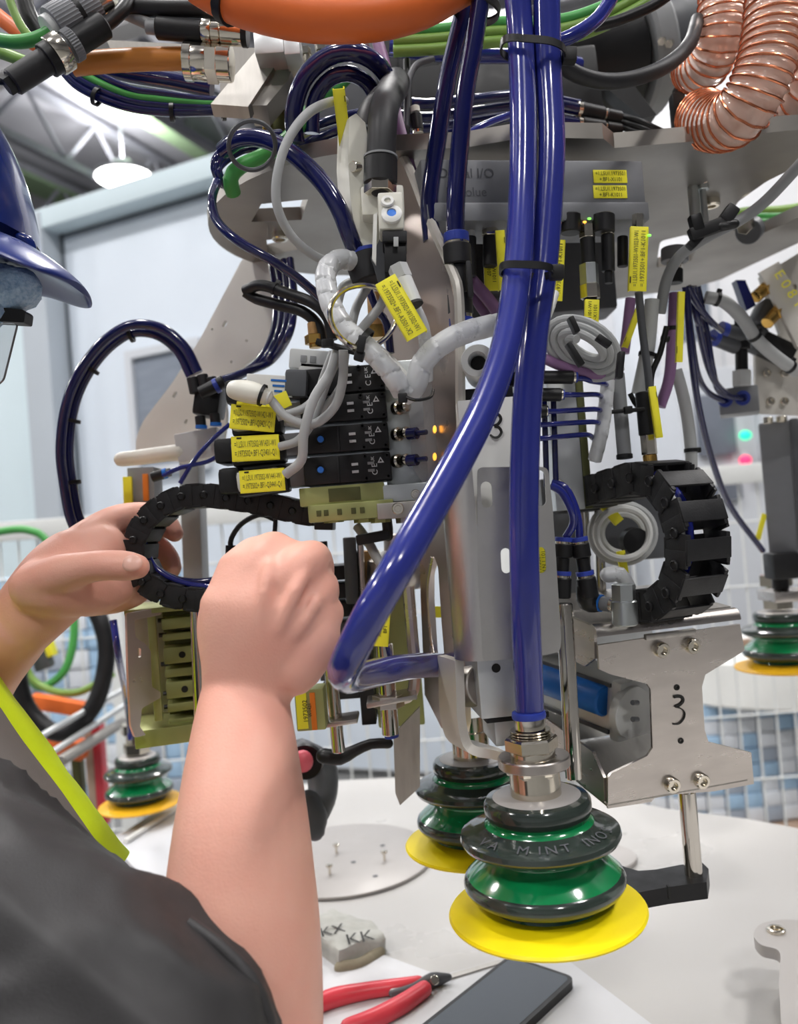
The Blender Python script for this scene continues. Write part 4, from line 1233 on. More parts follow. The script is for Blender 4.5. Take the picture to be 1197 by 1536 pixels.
# end block on top of the stack and inscription strip
tf = fr(480, 548, .62, ang=9)
tb = thing('end_block', 'pale grey end block on top of the valve stack under the bronze silencer', 'block', tf.o)
part('upper', box(tf, S(-6, .62), .02, S(6, .62), S(80, .62), .05, S(30, .62), .002), 'lightgrey', tb)
part('step', box(tf, S(44, .62), .02, S(-12, .62), S(150, .62), .05, S(30, .62), .002), 'cable_white', tb)
for i in range(2): part('notch', box(tf, S(-24 + i * 14, .62), -.0052, S(6, .62), S(9, .62), .001, S(10, .62), .0002), 'grey', tb)
sf = fr(404, 578, .595, ang=8)
sp = thing('name_strip', 'white printed strip on the topmost valve body', 'label', sf.o)
part('face', box(sf, 0, .002, 0, S(70, .595), .004, S(32, .595), .0008), 'white', sp)
for i in range(3): part('printed_mark', box(sf, S(14, .595), -.0004, S(8 - i * 8, .595), S(24 - 6 * i, .595), .0004, S(3, .595), 0), 'bright_blue', sp)
gc = fr(444, 575, .597, ang=7)
solid('grey_cover', box(gc, 0, .012, 0, S(34, .597), .03, S(42, .597), .003), 'darkgrey', 'dark grey cover at the head of the topmost valve', 'cover')
# bronze silencers
fitting('silencer', 'bronze silencer standing on the pale end block by the black hoses', 470, 484, .64, 473, 522, .64, 30, [('sinter', 'bronze', 0, .5, .62, 'c'), ('base_nut', 'brass', .5, .85, 1, 'h'), ('thread', 'brass', .85, 1, .6, 'c')], group=None)
fitting('silencer', 'tall bronze silencer seen through the steel ring', 562, 440, .64, 566, 512, .64, 34, [('sinter', 'bronze', 0, .7, .7, 'c'), ('base_nut', 'brass', .68, .95, 1, 'h')])
# manifold below the valves, olive vest reflection painted into its colour
mf_ = fr(522, 755, .60, ang=0)
mo = thing('manifold', 'metal manifold with painted olive reflection and small square ports under the valves', 'manifold', mf_.at(0, .02, -S(25, .6)))
part('upper_step', box(mf_, S(-8, .6), .022, S(14, .6), S(128, .6), .044, S(28, .6), .001), 'vest_reflect_alu', mo)
part('lower_step', box(mf_, S(4, .6), .018, S(-12, .6), S(128, .6), .044, S(26, .6), .001), 'vest_reflect_alu', mo)
part('name_plate', box(mf_, S(-4, .6), -.0004, S(14, .6), S(48, .6), .001, S(20, .6), .0002), 'olive_dark', mo)
for x in (-44, -33, -13, 8, 21): part('port', box(mf_, S(x, .6), -.0042, S(-12, .6), S(7, .6), .0012, S(9, .6), .0002), 'olive_dark', mo)
sb = fr(612, 752, .60)
bo = thing('clamp_bracket', 'steel clamp bracket with socket screw beside the olive manifold', 'bracket', sb.o)
part('upper_bar', box(sb, 0, .02, S(14, .6), S(90, .6), .04, S(26, .6), .001), 'zinc', bo)
part('lower_bar', box(sb, S(-6, .6), .014, S(-12, .6), S(82, .6), .04, S(24, .6), .001), 'steel_dull', bo)
for x, z, r in ((-16, -10, 9), (12, 10, 7)): bolt_head(bo, sb.at(S(x, .6), -.006 if z < 0 else 0, S(z, .6)), -sb.y, S(r, .6), 'bolt')
for x in (500, 545, 570, 608):
    part('hexagon_plug', hexa(P(x, 772, .615), P(x + 1, 784, .615), S(15, .615)), 'vest_reflect_alu' if x < 600 else 'steel_dull', mo)
# steel base behind the valves
bp = fr(606, 640, .625)
bs = thing('port_manifold', 'clear-faced steel port block with small fittings right of the valves', 'block', bp.o)
part('body', box(bp, 0, .02, 0, S(64, .625), .04, S(200, .625), .001), 'zinc', bs)
for y in (613, 652, 692):
    a = Ppl(594, y, bp.o, bp.y)
    part('port_fitting', lathe(a, (-bp.y + bp.x * .8), [(S(11, .6), 0), (S(11, .6), .004), (S(8, .6), .005), (S(8, .6), .009), (S(9, .6), .010), (S(9, .6), .013), (S(6, .6), .014)], 18), 'nickel', bs)
for k, y in enumerate((652, 692)):
    fitting('air_plug', ('upper blue push-in plug right of the valves', 'lower blue push-in plug right of the valves')[k], 612, y - 1, .595, 640, y - 4, .585, 18, [('collar', 'navy', 0, .5, 1, 'c'), ('tube', 'navy', .5, 1, .45, 'c')])
for y in (641, 682): part('status_light', ellipsoid(P(652, y + 3, .60), (CR, CU, CF), (S(3, .6), S(6, .6), S(2, .6)), 10, 6), 'led_amber', bs, 'small amber light')
solid('film_sleeve', plate(rounded([(612, 590), (655, 560), (684, 600), (688, 720), (640, 735), (618, 700)], 8), P(640, 650, .605), CF, .0012), 'clear', 'clear plastic cover plate between the valve ports and the hook plate', 'cover')

# ------------------------------------------------------------------ left gripper module (olive vest reflections painted into its colour), rods and foot
lm = fr(262, 1000, .68, yaw=14)
lo = thing('gripper_box', 'folded stainless gripper box with painted olive reflection on its ribbed cylinder behind the bare forearm', 'gripper', lm.at(0, .04, -.06))
lq = lambda x, y: (lambda q: ((q - lm.o).dot(lm.x), (q - lm.o).z))(Ppl(x, y, lm.o, lm.y))
lx = V3((.35, -.94, 0)).normalized()
sidep = [(188, 918), (236, 914), (240, 960), (226, 968), (222, 1030), (218, 1040), (198, 1052), (200, 1100), (196, 1104), (184, 1040), (190, 1000)]
so = P(210, 1000, .66); sn = (V3((.75, -.66, 0))).normalized()
part('end_plate', plate(rounded([(187, 920), (238, 911), (239, 922), (199, 930), (200, 956), (216, 966), (223, 976), (225, 1030), (238, 1038), (238, 1046), (210, 1062), (207, 1090), (216, 1102), (200, 1106), (193, 1088), (189, 1000)], 3), so, sn, .003, [slot(206, 979, 5, 14)]), 'polished', lo)
part('top_plate', box(lm, S(10, .68), .03, S(88, .68), S(150, .68), .08, S(8, .68), .001), 'vest_reflect_alu', lo)
part('bottom_plate', box(lm, S(12, .68), .03, S(-98, .68), S(150, .68), .08, S(26, .68), .001), 'vest_reflect_alu', lo)
part('bright_edge', box(lm, S(-28, .68), .0, S(4, .68), S(12, .68), .01, S(160, .68), .001), 'vest_reflect_alu', lo)
part('back_wall', box(lm, S(-40, .68), .06, S(-5, .68), S(60, .68), .01, S(170, .68), .001), 'steel_dull', lo)
for z, h_ in ((64, 22), (44, 16), (16, 30), (-10, 18), (-36, 30), (-62, 18), (-84, 16)):
    part('rib', box(lm, S(28, .68), .014, S(z, .68), S(86, .68), .022, S(h_ - 5, .68), .0015), 'vest_reflect_alu', lo)
part('rib_back', box(lm, S(28, .68), .034, S(-8, .68), S(84, .68), .02, S(180, .68), .001), 'olive_dark', lo)
for z in (16, -36): part('rib_hole', cyl(lm.at(S(12, .68), .002, S(z, .68)), lm.at(S(12, .68), .006, S(z, .68)), S(5, .68), 14), 'ink', lo)
for z in (70, 48, 4, -40, -60): part('edge_screw', cyl(lm.at(S(-20, .68), .006, S(z, .68)), lm.at(S(-9, .68), .006, S(z, .68)), S(3.5, .68), 8), 'black', lo)
solid('guide_rod', cyl(P(293, 895, .655), P(300, 1075, .655), S(9, .655), 16), 'chrome', 'thin guide rod in front of the olive ribbed cylinder', 'rod', 'guide rods')
bolt_o = thing('clamp_screw', 'small double screw on top of the olive ribbed gripper', 'screw', P(290, 900, .65))
for k, (x, y) in enumerate(((283, 897), (294, 892))): part('screw_head', cyl(P(x, y, .65), P(x, y + 12, .65), S(6, .65), 12), 'nickel', bolt_o)
part('bar', box(fr(305, 899, .655), 0, 0, 0, S(50, .655), .01, S(9, .655), .001), 'steel_dull', bolt_o)

# the part of that module right of the forearm
mm_ = fr(510, 960, .70)
ro = thing('rod_stack', 'dark ribbed guide stack right of the forearm', 'guide', mm_.at(0, .03, -S(110, .7)))
for z in (100, 72, 44, 14, -18, -50, -80): part('rib', box(mm_, 0, .03, S(z, .7), S(70, .7), .05, S(22, .7), .001), 'darkgrey' if z % 4 else 'black_soft', ro)
part('spine', box(mm_, S(34, .7), .02, S(0, .7), S(22, .7), .04, S(260, .7), .001), 'black', ro)
part('green_lit_plate', box(mm_, S(82, .7), .03, S(-10, .7), S(72, .7), .02, S(270, .7), .002), 'vest_reflect_alu', ro)  # olive colour paints the green light on this column
part('bronze_plate', box(mm_, S(48, .7), .012, S(75, .7), S(40, .7), .02, S(110, .7), .002), 'bronze', ro)
gr = thing('guide_rod', 'vertical polished guide rod beside the fist with a flange near its lower end', 'rod', P(508, 1128, .66), 'guide rods')
part('rod', cyl(P(492, 960, .66), P(508, 1128, .66), S(10, .66), 18), 'chrome', gr)
part('flange', box(fr(505, 1080, .66, ang=-4), 0, 0, 0, S(66, .66), .03, S(7, .66), .001), 'steel', gr)
gr2 = thing('guide_rod', 'polished rod with hexagon collar above the turquoise ring', 'rod', P(585, 1105, .63), 'guide rods')
part('rod', cyl(P(576, 965, .63), P(586, 1102, .63), S(13, .63), 18), 'chrome', gr2)
part('collar', join(hexa(P(582, 1042, .63), P(583, 1060, .63), S(24, .63)), box(fr(588, 1048, .63, ang=-6), 0, .004, 0, S(76, .63), .03, S(8, .63), .002)), 'steel', gr2)
part('turquoise_ring', cyl(P(587, 1100, .63), P(588, 1106, .63), S(11, .63), 18), 'collar_blue', gr2, 'blue-green ring')
u_ = tube(pxt([(612, 880, .64), (618, 950, .64), (622, 1000, .64), (618, 1040, .64), (590, 1052, .64)]), S(9, .64), 10)
solid('steel_hook', u_, 'polished', 'bright bent steel strap left of the hook plate', 'strap')
bl = fr(606, 1150, .68, ang=-3)
bd = thing('blade_plate', 'grey flat blade hanging below the turquoise ringed rod', 'plate', bl.o)
part('blade', plate([(590, 1102), (630, 1060), (630, 1180), (622, 1188), (600, 1208), (593, 1190)], P(606, 1150, .68), CF, .004), 'steel_dull', bd)
lv = thing('lever_foot', 'curved black lever foot under the flanged guide rod', 'foot', P(520, 1130, .68))
part('lever', vtube([(486, 1134, .68, 12), (510, 1136, .68, 12), (532, 1126, .68, 9), (556, 1116, .68, 8), (582, 1115, .68, 8)], 12), 'black', lv)
sl = fr(457, 1066, .63)
se = thing('sensor_block', 'small sensor block with yellow and orange stickers beside the forearm', 'sensor', sl.o)
part('body', box(sl, S(8, .63), .012, 0, S(44, .63), .024, S(62, .63), .0015), 'vest_reflect_alu', se)
stk = part('yellow_sticker', box(sl, S(-4, .63), -.0002, 0, S(16, .63), .0008, S(54, .63), .0002), 'tag_yellow', se)
s2 = Fr(sl.o, ang=-90)
part('lettering', join(text('1973502', S(7, .63), s2, 0, S(-1, .63), -.0008, maxw=S(44, .63)), text('W1421', S(5, .63), s2, 0, S(-8, .63), -.0008, maxw=S(40, .63))), 'ink', stk)
part('orange_sticker', box(sl, S(13, .63), -.0002, S(-2, .63), S(8, .63), .0008, S(56, .63), .0002), 'sign_orange', se)
for k, (x, y0, y1, w_) in enumerate(((485, 812, 880, 12), (524, 806, 905, 20), (540, 810, 905, 10))):
    solid('spacer_rod', cyl(P(x, y0, .69), P(x + 5, y1, .69), S(w_ / 2, .69), 14), ('black', 'darkgrey', 'steel')[k],
          ('black pin standing behind the knuckles', 'dark grey spacer rod right of the knuckles', 'thin steel spacer rod beside the dark grey one')[k], 'rod')
solid('cap_disc', join(cyl(P(597, 800, .70), P(598, 830, .70), S(22, .7), 24), lathe(P(596, 825, .70), P(600, 900, .70) - P(596, 825, .70), [(S(22, .7), 0), (S(46, .7), .008), (S(48, .7), .024), (S(40, .7), .032)], 28)), 'steel', 'rounded bare metal cap under the olive manifold', 'cap')
ct = hose('signal_cable', [(536, 790, .64), (552, 812, .63), (566, 838, .62), (580, 852, .615), (604, 858, .60)], 15, 'cable_grey', 'short grey cable under the manifold passing behind the kinked hose', 'cable', ties=(.3,))
solid('cable_clip', join(box(fr(560, 806, .62, ang=-6), 0, 0, 0, S(52, .62), .012, S(16, .62), .002), vtube([(582, 804, .62, 8), (580, 780, .62, 8), (572, 765, .62, 8)], 10)), 'black', 'black cable clip gripping the short grey cable under the manifold', 'clip')

# second far actuator on the right
af = fr(1172, 732, .97, yaw=-30)
aa = thing('actuator', 'plain grey actuator housing hanging above the far right cup', 'actuator', af.at(0, .03, -S(100, .97)))
part('housing', box(af, 0, .03, 0, S(50, .97), .06, S(202, .97), .004), 'housing', aa)
part('side_rail', box(af, S(25, .97), .02, S(4, .97), S(12, .97), .05, S(196, .97), .005), 'darkgrey', aa)
part('top_caps', join(cyl(P(1152, 636, .97), P(1152, 626, .97), S(7, .97), 12), cyl(P(1172, 634, .97), P(1172, 624, .97), S(8, .97), 12)), 'nickel', aa)
tf_ = thing('air_fitting', 'black tee fitting between the grey actuator and the far right cup', 'fitting', P(1172, 855, .97))
part('body', box(fr(1172, 848, .97), 0, 0, 0, S(40, .97), .03, S(40, .97), .004), 'black', tf_)
part('branch', cyl(P(1180, 842, .97), P(1202, 842, .97), S(13, .97), 14), 'navy', tf_)
part('stem', cyl(P(1170, 860, .98), P(1171, 884, .98), S(12, .97), 14), 'black', tf_)
hk = fr(1178, 895, .96)
solid('cup_carrier', box(hk, S(12, .96), .02, 0, S(60, .96), .05, S(16, .96), .002), 'steel', 'steel carrier tongue above the far right cup', 'bracket')
# grey manifold and black valve of that arm
gm = fr(1108, 600, .86, yaw=-22)
gmo = thing('port_block', 'grey port block with two blue sockets at the far arm', 'block', gm.o)
part('body', box(gm, 0, .02, 0, S(56, .86), .04, S(40, .86), .002), 'grey', gmo)
for x in (1088, 1114): part('blue_socket', lathe(P(x, 600 - (x - 1088) * .1, .858), -gm.y, [(S(11, .86), 0), (S(11, .86), .004), (S(6, .86), .004), (S(5, .86), 0), (.0001, 0)], 18), 'collar_blue', gmo)
fitting('shutoff_valve', 'black upright hand valve between the blue hoses and the far arm plate', 1111, 470, .86, 1113, 580, .86, 30, [('knob', 'black', 0, .16, .6, 'k'), ('collar', 'black', .16, .26, 1, 'k'), ('body', 'black', .26, .5, .85, 'c'), ('neck', 'black', .5, .78, .6, 'c'), ('base', 'lightgrey', .78, 1, .95, 'h')])
for k, (x0, y0, x1, y1) in enumerate(((1080, 494, 1122, 508), (1068, 505, 1105, 520))):
    fitting('air_fitting', ('dark in-line fitting with blue mouth beside the hand valve', 'lower dark in-line fitting beside the hand valve')[k], x0, y0, .85, x1, y1, .86, 25, [('mouth', 'collar_blue', 0, .2, 1, 'c'), ('body', 'darkgrey', .15, 1, .95, 'c')])
for k, (x0, y0, x1, y1) in enumerate(((1133, 446, 1154, 428), (1150, 485, 1172, 462))):
    fitting('brass_fitting', ('upper brass screw fitting on the far arm plate', 'lower brass screw fitting on the far arm plate')[k], x0, y0, .88, x1, y1, .89, 22, [('thread', 'brass', 0, .5, .85, 'c'), ('hexagon', 'brass', .5, 1, 1, 'h')], group=None)
solid('wiring_duct', plate([(1104, 420), (1118, 420), (1134, 458), (1120, 466)], P(1118, 440, .87), CF, .012), 'navy', 'dark blue slab under the cut-out arm beside the brass fittings', 'bar')
for x, y, w_, h_ in ((1150, 470, 26, 40), (1164, 520, 60, 30), (1140, 500, 20, 20)):
    solid('dark_block', box(fr(x, y, .90, ang=30), 0, .01, 0, S(w_, .9), .03, S(h_, .9), .004), 'darkgrey' if w_ < 60 else 'black', {26: 'dark block between the two brass fittings', 60: 'black block below the lower brass fitting', 20: 'small dark block left of the lower brass fitting'}[w_], 'block')

# ================================================================== HOSES AND CABLES
def ring_pts(cx, cy, r, d, a0=0, a1=360, n=14, sx=1.0, tilt=0):
    return [(cx + r * sx * math.cos(math.radians(a0 + (a1 - a0) * k / n)), cy + r * math.sin(math.radians(a0 + (a1 - a0) * k / n)), d + tilt * k / n) for k in range(n + 1)]
# hanging pair behind the front hoses
hose('air_hose', [(704, -20, .60), (690, 40, .60), (671, 120, .60), (655, 220, .60), (644, 300, .60), (648, 362, .60)], 27, 'navy', 'left hose of the dark glossy pair hanging into the check valve')
hose('air_hose', [(724, -20, .575), (712, 60, .575), (698, 140, .575), (689, 230, .575), (684, 300, .572), (683, 356, .572)], 28, 'navy', 'hose of the dark glossy pair that enters the check valve from above')
solid('cable_tie', lathe(P(716, 6, .585), (P(710, 40, .585) - P(716, 6, .585)), [(S(34, .585), 0), (S(36, .585), .001), (S(36, .585), .006), (S(34, .585), .007)], 24, caps=False), 'black', 'broad black tie bundling the dark glossy hose pair at the top', 'cable tie')
# loop hose on the left: two hoses and their ties
LP = [(122, 800), (110, 770), (102, 725), (97, 680), (101, 630), (113, 585), (135, 545), (165, 512), (200, 493), (240, 498), (272, 524), (292, 562)]
for k, (dx, dd, lb) in enumerate(((-6, 0, 'outer hose of the big dark loop arching over the window'), (6, .012, 'inner hose of the big dark loop arching over the window'))):
    pts = []
    for i, (x, y) in enumerate(LP):
        a = LP[max(0, i - 1)]; b = LP[min(len(LP) - 1, i + 1)]
        n_ = math.hypot(b[0] - a[0], b[1] - a[1])
        sgn = (-(b[1] - a[1]) / n_, (b[0] - a[0]) / n_)
        pts.append((x - sgn[0] * dx * -1, y - sgn[1] * dx * -1, .74 + dd))
    hose('air_hose', pts, 15, 'navy', lb, ties=(.17, .38, .56, .74) if k else (), tie_r=1.6)
hose('air_hose', [(170, 930, .78), (178, 985, .78), (188, 1040, .9), (194, 1090, 1.1), (195, 1108, 1.12)], 9, 'blue', 'thin blue hose dropping beside the olive gripper to the far cup')
fc = fr(312, 598, .72, ang=12)
fo_ = thing('hose_manifold', 'black cluster of push-in fittings where the big dark loop ends', 'fitting', fc.o)
part('body', box(fc, 0, .01, 0, S(40, .72), .03, S(52, .72), .003), 'black', fo_)
for x, y in ((288, 566), (303, 562), (316, 566)): part('socket', cyl(P(x, y, .715), P(x + 5, y + 24, .715), S(8.5, .715), 14), 'black_soft', fo_)
part('branch', cyl(P(300, 590, .70), P(336, 572, .70), S(10, .70), 14), 'black', fo_)
part('blue_ring', cyl(P(322, 580, .699), P(328, 577, .699), S(11.5, .70), 14), 'collar_blue', fo_)
for x, y in ((300, 624), (322, 620)): 
    part('socket', cyl(P(x, y, .715), P(x + 2, y + 18, .715), S(8, .715), 14), 'black', fo_)
    part('blue_ring', cyl(P(x + 2, y + 14, .715), P(x + 2, y + 19, .715), S(9, .715), 14), 'bright_blue', fo_)
for k in range(4):
    pts = [(408 + k * 9, 395 - k * 2, .80 - k * .02), (414 + k * 9, 450, .78 - k * .02), (410 + k * 8, 500, .76 - k * .02), (390 + k * 6, 540, .74), (360 + k * 4, 563 - k * 2, .72), (330, 577 - k * 2, .71)]
    hose('air_hose', pts, 12, 'navy', ('first', 'second', 'third', 'fourth')[k] + ' dark hose from the left in the bundle curving into the black fitting cluster', group='dark hoses between flange and fitting cluster')
for k, pts in enumerate(([(368, 436, .66), (392, 428, .65), (430, 440, .64), (470, 455, .63), (492, 478, .63), (498, 510, .63)], [(368, 438, .66), (384, 448, .66), (420, 458, .65), (455, 468, .64), (478, 490, .64), (484, 520, .64)])):
    hose('power_cable', pts, 17, 'black', ('upper leg of the thick black cable loop above the bronze silencer', 'lower leg of the thick black cable loop above the bronze silencer')[k], 'cable', ties=(.35,) if k == 0 else ())
hose('air_hose', [(345, 636, .70), (318, 660, .70), (292, 690, .70), (270, 725, .70)], 7, 'blue', 'thin blue hose crossing in front of the white handle rod')
hose('air_hose', [(345, 672, .70), (312, 692, .70), (270, 702, .70), (244, 714, .70)], 7, 'blue', 'thin blue hose running to the small blue elbow below the white rod')
wr = thing('handle_rod', 'white plastic rod sticking out left of the valve block', 'rod', P(172, 690, .76))
part('shaft', vtube([(182, 689, .76, 11), (225, 684, .75, 12), (268, 678, .74, 12)], 18), 'ivory', wr)
part('block', box(fr(298, 668, .74, ang=-6), 0, .01, 0, S(66, .74), .03, S(44, .74), .002), 'lightgrey', wr)
fitting('elbow_fitting', 'small dark elbow with blue ring under the white handle rod', 228, 716, .72, 256, 708, .72, 16, [('body', 'black', 0, .6, 1, 'c'), ('blue_ring', 'bright_blue', .6, .8, 1, 'c'), ('body', 'darkgrey', .8, 1, .8, 'c')])
pbx = fr(213, 735, .80, ang=2)
pb = thing('profile_post', 'grey aluminium profile post with yellow and orange strips behind the drag chain', 'post', pbx.o)
part('profile', box(pbx, S(-4, .8), .02, 0, S(40, .8), .03, S(70, .8), .001), 'grey', pb)
part('yellow_strip', box(pbx, S(-22, .8), .002, S(-4, .8), S(13, .8), .004, S(50, .8), .0005), 'tag_yellow', pb)
part('orange_strip', box(pbx, S(5, .8), .002, S(4, .8), S(8, .8), .004, S(40, .8), .0005), 'sign_orange', pb)
solid('profile_post', box(fr(284, 780, .84, ang=2), 0, .02, 0, S(30, .84), .03, S(200, .84), .002), 'grey', 'tall grey profile post standing inside the drag chain loop', 'post')
solid('profile_post', box(fr(212, 880, .86), 0, .02, 0, S(20, .86), .03, S(100, .86), .002), 'lightgrey', 'pale post piece seen under the drag chain behind the fingers', 'post')
so_ = hose('signal_cable', [(414, 780, .66), (390, 772, .66), (362, 786, .66), (347, 808, .66), (346, 826, .66)], 8, 'rubber', 'thin black sensor cable bowing below the looped drag chain', 'cable')
fitting('cable_plug', 'small black ribbed plug on the bowed sensor cable', 346, 818, .66, 345, 856, .66, 15, [('knurl', 'black', 0, .5, 1, 'k'), ('body', 'black', .5, 1, .65, 'c')], cat='plug')
hose('signal_cable', [(414, 770, .655), (413, 785, .655), (412, 800, .655)], 7, 'rubber', 'short black cable end hanging from the drag chain to the knuckle', 'cable')

# grey cables of the valve plugs
GC = [([(515, 525, .56), (514, 570, .565), (502, 610, .57), (470, 636, .572), (432, 627, .572), (404, 597, .575)], 14, 'front grey cable looping low from the tie to the white valve plug'),
      ([(505, 525, .57), (494, 560, .565), (470, 600, .56), (456, 650, .56), (452, 690, .565), (428, 712, .57)], 15, 'grey cable running furthest down from the tie to the lowest valve plug'),
      ([(510, 530, .575), (490, 575, .58), (470, 630, .575), (448, 660, .575), (420, 670, .58)], 13, 'grey cable from the tie to the third valve plug'),
      ([(500, 528, .58), (484, 570, .585), (478, 590, .585), (456, 612, .585), (416, 626, .585)], 13, 'grey cable from the tie to the second valve plug'),
      ([(520, 526, .585), (512, 575, .59), (488, 610, .59), (466, 640, .59), (430, 634, .59)], 10, 'thin pale cable hidden in the middle of the grey bundle')]
for pts, w_, lb in GC:
    hose('signal_cable', pts, w_, 'cable_grey', lb, 'cable')
solid('cable_tie', join(lathe(P(500, 519, .565), CR * .9 + CU * -.25, [(S(3, .565), -.012), (S(5, .565), -.012), (S(5, .565), .018), (S(3, .565), .018)], 8), box(fr(492, 515, .55), 0, 0, 0, S(18, .55), .006, S(12, .55), .001)), 'black', 'black cable tie gathering the grey valve cables', 'cable tie')
# spiral wrap
def spiral(name, pts, wpx, label, material='wrap', turn=26, core=True):
    ps = pxt(pts)
    d = sum(p[2] for p in pts) / len(pts)
    r = S(wpx / 2, d)
    path = spline(ps, .0012)
    L = 0
    arc = [0]
    for i in range(1, len(path)):
        L += (path[i] - path[i - 1]).length; arc.append(L)
    tl = S(turn, d)
    o = thing(name, label, 'cable wrap', ps[0])
    # band: helical strip with a slight overlap step at each turn
    n = 20
    frs = frames(path)
    V, F = [], []
    for i, p in enumerate(path):
        t, u, v = frs[i]
        for k in range(n):
            ph = (arc[i] / tl + k / n) % 1.0
            rr = r * (1.0 + .05 * (ph - .5)) if ph < .93 else r * .86
            a = 2 * math.pi * k / n
            V.append(p + (u * math.cos(a) + v * math.sin(a)) * rr)
        if i:
            for k in range(n):
                l = (k + 1) % n
                F.append(((i - 1) * n + k, (i - 1) * n + l, i * n + l, i * n + k))
    F.append(tuple(range(n))[::-1]); F.append(tuple((len(path) - 1) * n + k for k in range(n)))
    part('spiral_band', (V, F), material, o)
    return o
spiral('spiral_wrap', [(545, 394, .57), (508, 390, .56), (489, 410, .55), (496, 455, .54), (520, 495, .535), (560, 530, .53), (590, 565, .53), (604, 588, .535)], 32, 'white spiral wrap hanging through the steel ring down to the hook plate')
spiral('spiral_wrap', [(606, 592, .54), (622, 580, .535), (634, 545, .53), (660, 518, .53), (700, 498, .535), (748, 486, .55)], 34, 'white spiral wrap rising across the hook plate to the thick blue hose', turn=34)
hose('signal_cable', [(556, 515, .545), (585, 540, .545), (612, 572, .545), (622, 590, .545)], 15, 'cable_white', 'white cable beside the spiral wrap below the steel ring', 'cable')
for k, pts in enumerate(([(560, 408, .58), (540, 420, .575), (515, 430, .572), (505, 460, .572)], [(555, 425, .585), (535, 460, .585), (525, 500, .58), (518, 525, .575)], [(578, 400, .57), (575, 450, .575), (545, 490, .575), (522, 520, .57)])):
    hose('signal_cable', pts, 14, 'cable_grey', ('grey cable stub tucked behind the top of the spiral wrap', 'grey cable passing down behind the steel ring', 'grey cable dropping from the black solenoid behind the ring')[k], 'cable')
hose('air_hose', [(552, 430, .60), (566, 465, .60), (580, 485, .60), (586, 530, .60)], 12, 'navy', 'dark hose crossing behind the steel ring')
rg = thing('key_ring', 'bare steel ring looped round the spiral wrap and its black tie', 'ring', P(545, 475, .53))
rp2 = [P(545 + 50 * math.cos(t) - 3 * math.sin(2 * t), 475 + 47 * math.sin(t), .525 + .02 * math.cos(t)) for t in [2 * math.pi * k / 40 for k in range(41)]]
part('ring', tube_path(rp2[:-1], S(4, .53), 10, closed=True), 'nickel', rg)
kt = thing('cable_tie', 'black cable tie with hanging lock at the bottom of the steel ring', 'cable tie', P(540, 520, .52))
part('band', lathe(P(545, 512, .53), (CR * .8 - CU * .6), [(S(20, .53), -.002), (S(22, .53), -.002), (S(22, .53), .002), (S(20, .53), .002)], 20, caps=False), 'black', kt)
part('lock', box(fr(539, 534, .515, ang=20), 0, 0, 0, S(15, .515), .006, S(15, .515), .001), 'black', kt)
part('strap', box(fr(542, 516, .512, ang=14), 0, 0, 0, S(12, .515), .003, S(26, .515), .001), 'black', kt)
b_ = thing('cable_tie', 'thin black tie holding the foot of the spiral wrap to the hook plate', 'cable tie', P(630, 596, .53))
part('band', tube(pxt([(603, 592, .53), (622, 600, .522), (645, 596, .53), (650, 585, .545)]), S(2.6, .53), 8), 'black', b_)
part('lock', box(fr(604, 597, .528), 0, 0, 0, S(14, .53), .006, S(14, .53), .001), 'black', b_)

# ------------------------------------------------------------------ white pilot valve with black elbows
vf_ = P(560, 300, .575)
wv_ = thing('pilot_valve', 'white pilot valve with blue button under two black elbow fittings', 'valve', P(575, 380, .575))
part('side_body', plate([(524, 176), (534, 170), (548, 184), (556, 232), (570, 272), (590, 286), (603, 300), (604, 338), (586, 346), (584, 384), (566, 402), (556, 388), (532, 346), (526, 300), (522, 240)], P(560, 300, .565), (CF + CR * -.5).normalized(), .02), 'ivory', wv_)
f = fr(586, 312, .532, ang=2)
part('top_body', box(fr(574, 302, .552, ang=2), 0, .012, 0, S(64, .552), .03, S(44, .552), .002), 'ivory', wv_)
part('front_block', box(f, 0, .018, S(-3, .532), S(38, .532), .036, S(56, .532), .002), 'ivory', wv_)
part('button_base', lathe(f.at(S(1, .55), .0005, S(-10, .55)), -WY + WZ * .3, [(S(15, .55), 0), (S(15, .55), .002), (S(10, .55), .003), (S(7, .55), .003), (S(6, .55), .001), (.0001, .001)], 24), 'white', wv_)
part('push_button', lathe(f.at(S(1, .55), -.0004, S(-10, .55)), -WY + WZ * .3, [(S(7, .55), 0), (S(6.5, .55), .0016), (.0001, .002)], 18), 'button_blue', wv_)
part('eyelet', lathe(f.at(S(-4, .55), -.0006, S(9, .55)), -WY + WZ * .4, [(S(10, .55), 0), (S(9, .55), .0014), (S(5, .55), .0014), (S(5, .55), -.001)], 20, caps=False), 'white', wv_)
part('side_rib', plate([(560, 322), (566, 318), (564, 396), (558, 388)], P(562, 360, .54), CF, .004), 'white', wv_)
for x, y in ((529, 250), (548, 312)): part('side_screw', cyl(P(x, y, .556), P(x + 8, y + 1, .562), S(8, .56), 12), 'nickel', wv_)
st_ = fr(592, 372, .534, ang=4)
so2 = thing('solenoid', 'black solenoid head under the white pilot valve', 'solenoid', st_.o)
part('cap', box(st_, 0, .013, S(17, .552), S(36, .552), .028, S(16, .552), .001), 'black_soft', so2)
part('body', box(st_, S(1, .552), .015, S(-12, .552), S(32, .552), .026, S(44, .552), .001), 'rubber', so2)
part('pin_mark', box(st_, S(2, .552), -.0014, S(8, .552), S(7, .552), .001, S(14, .552), .0003), 'cable_grey', so2)
part('side_plate', plate([(574, 350), (580, 352), (578, 438), (568, 424), (556, 386)], P(574, 390, .556), CF, .006), 'darkgrey', so2)
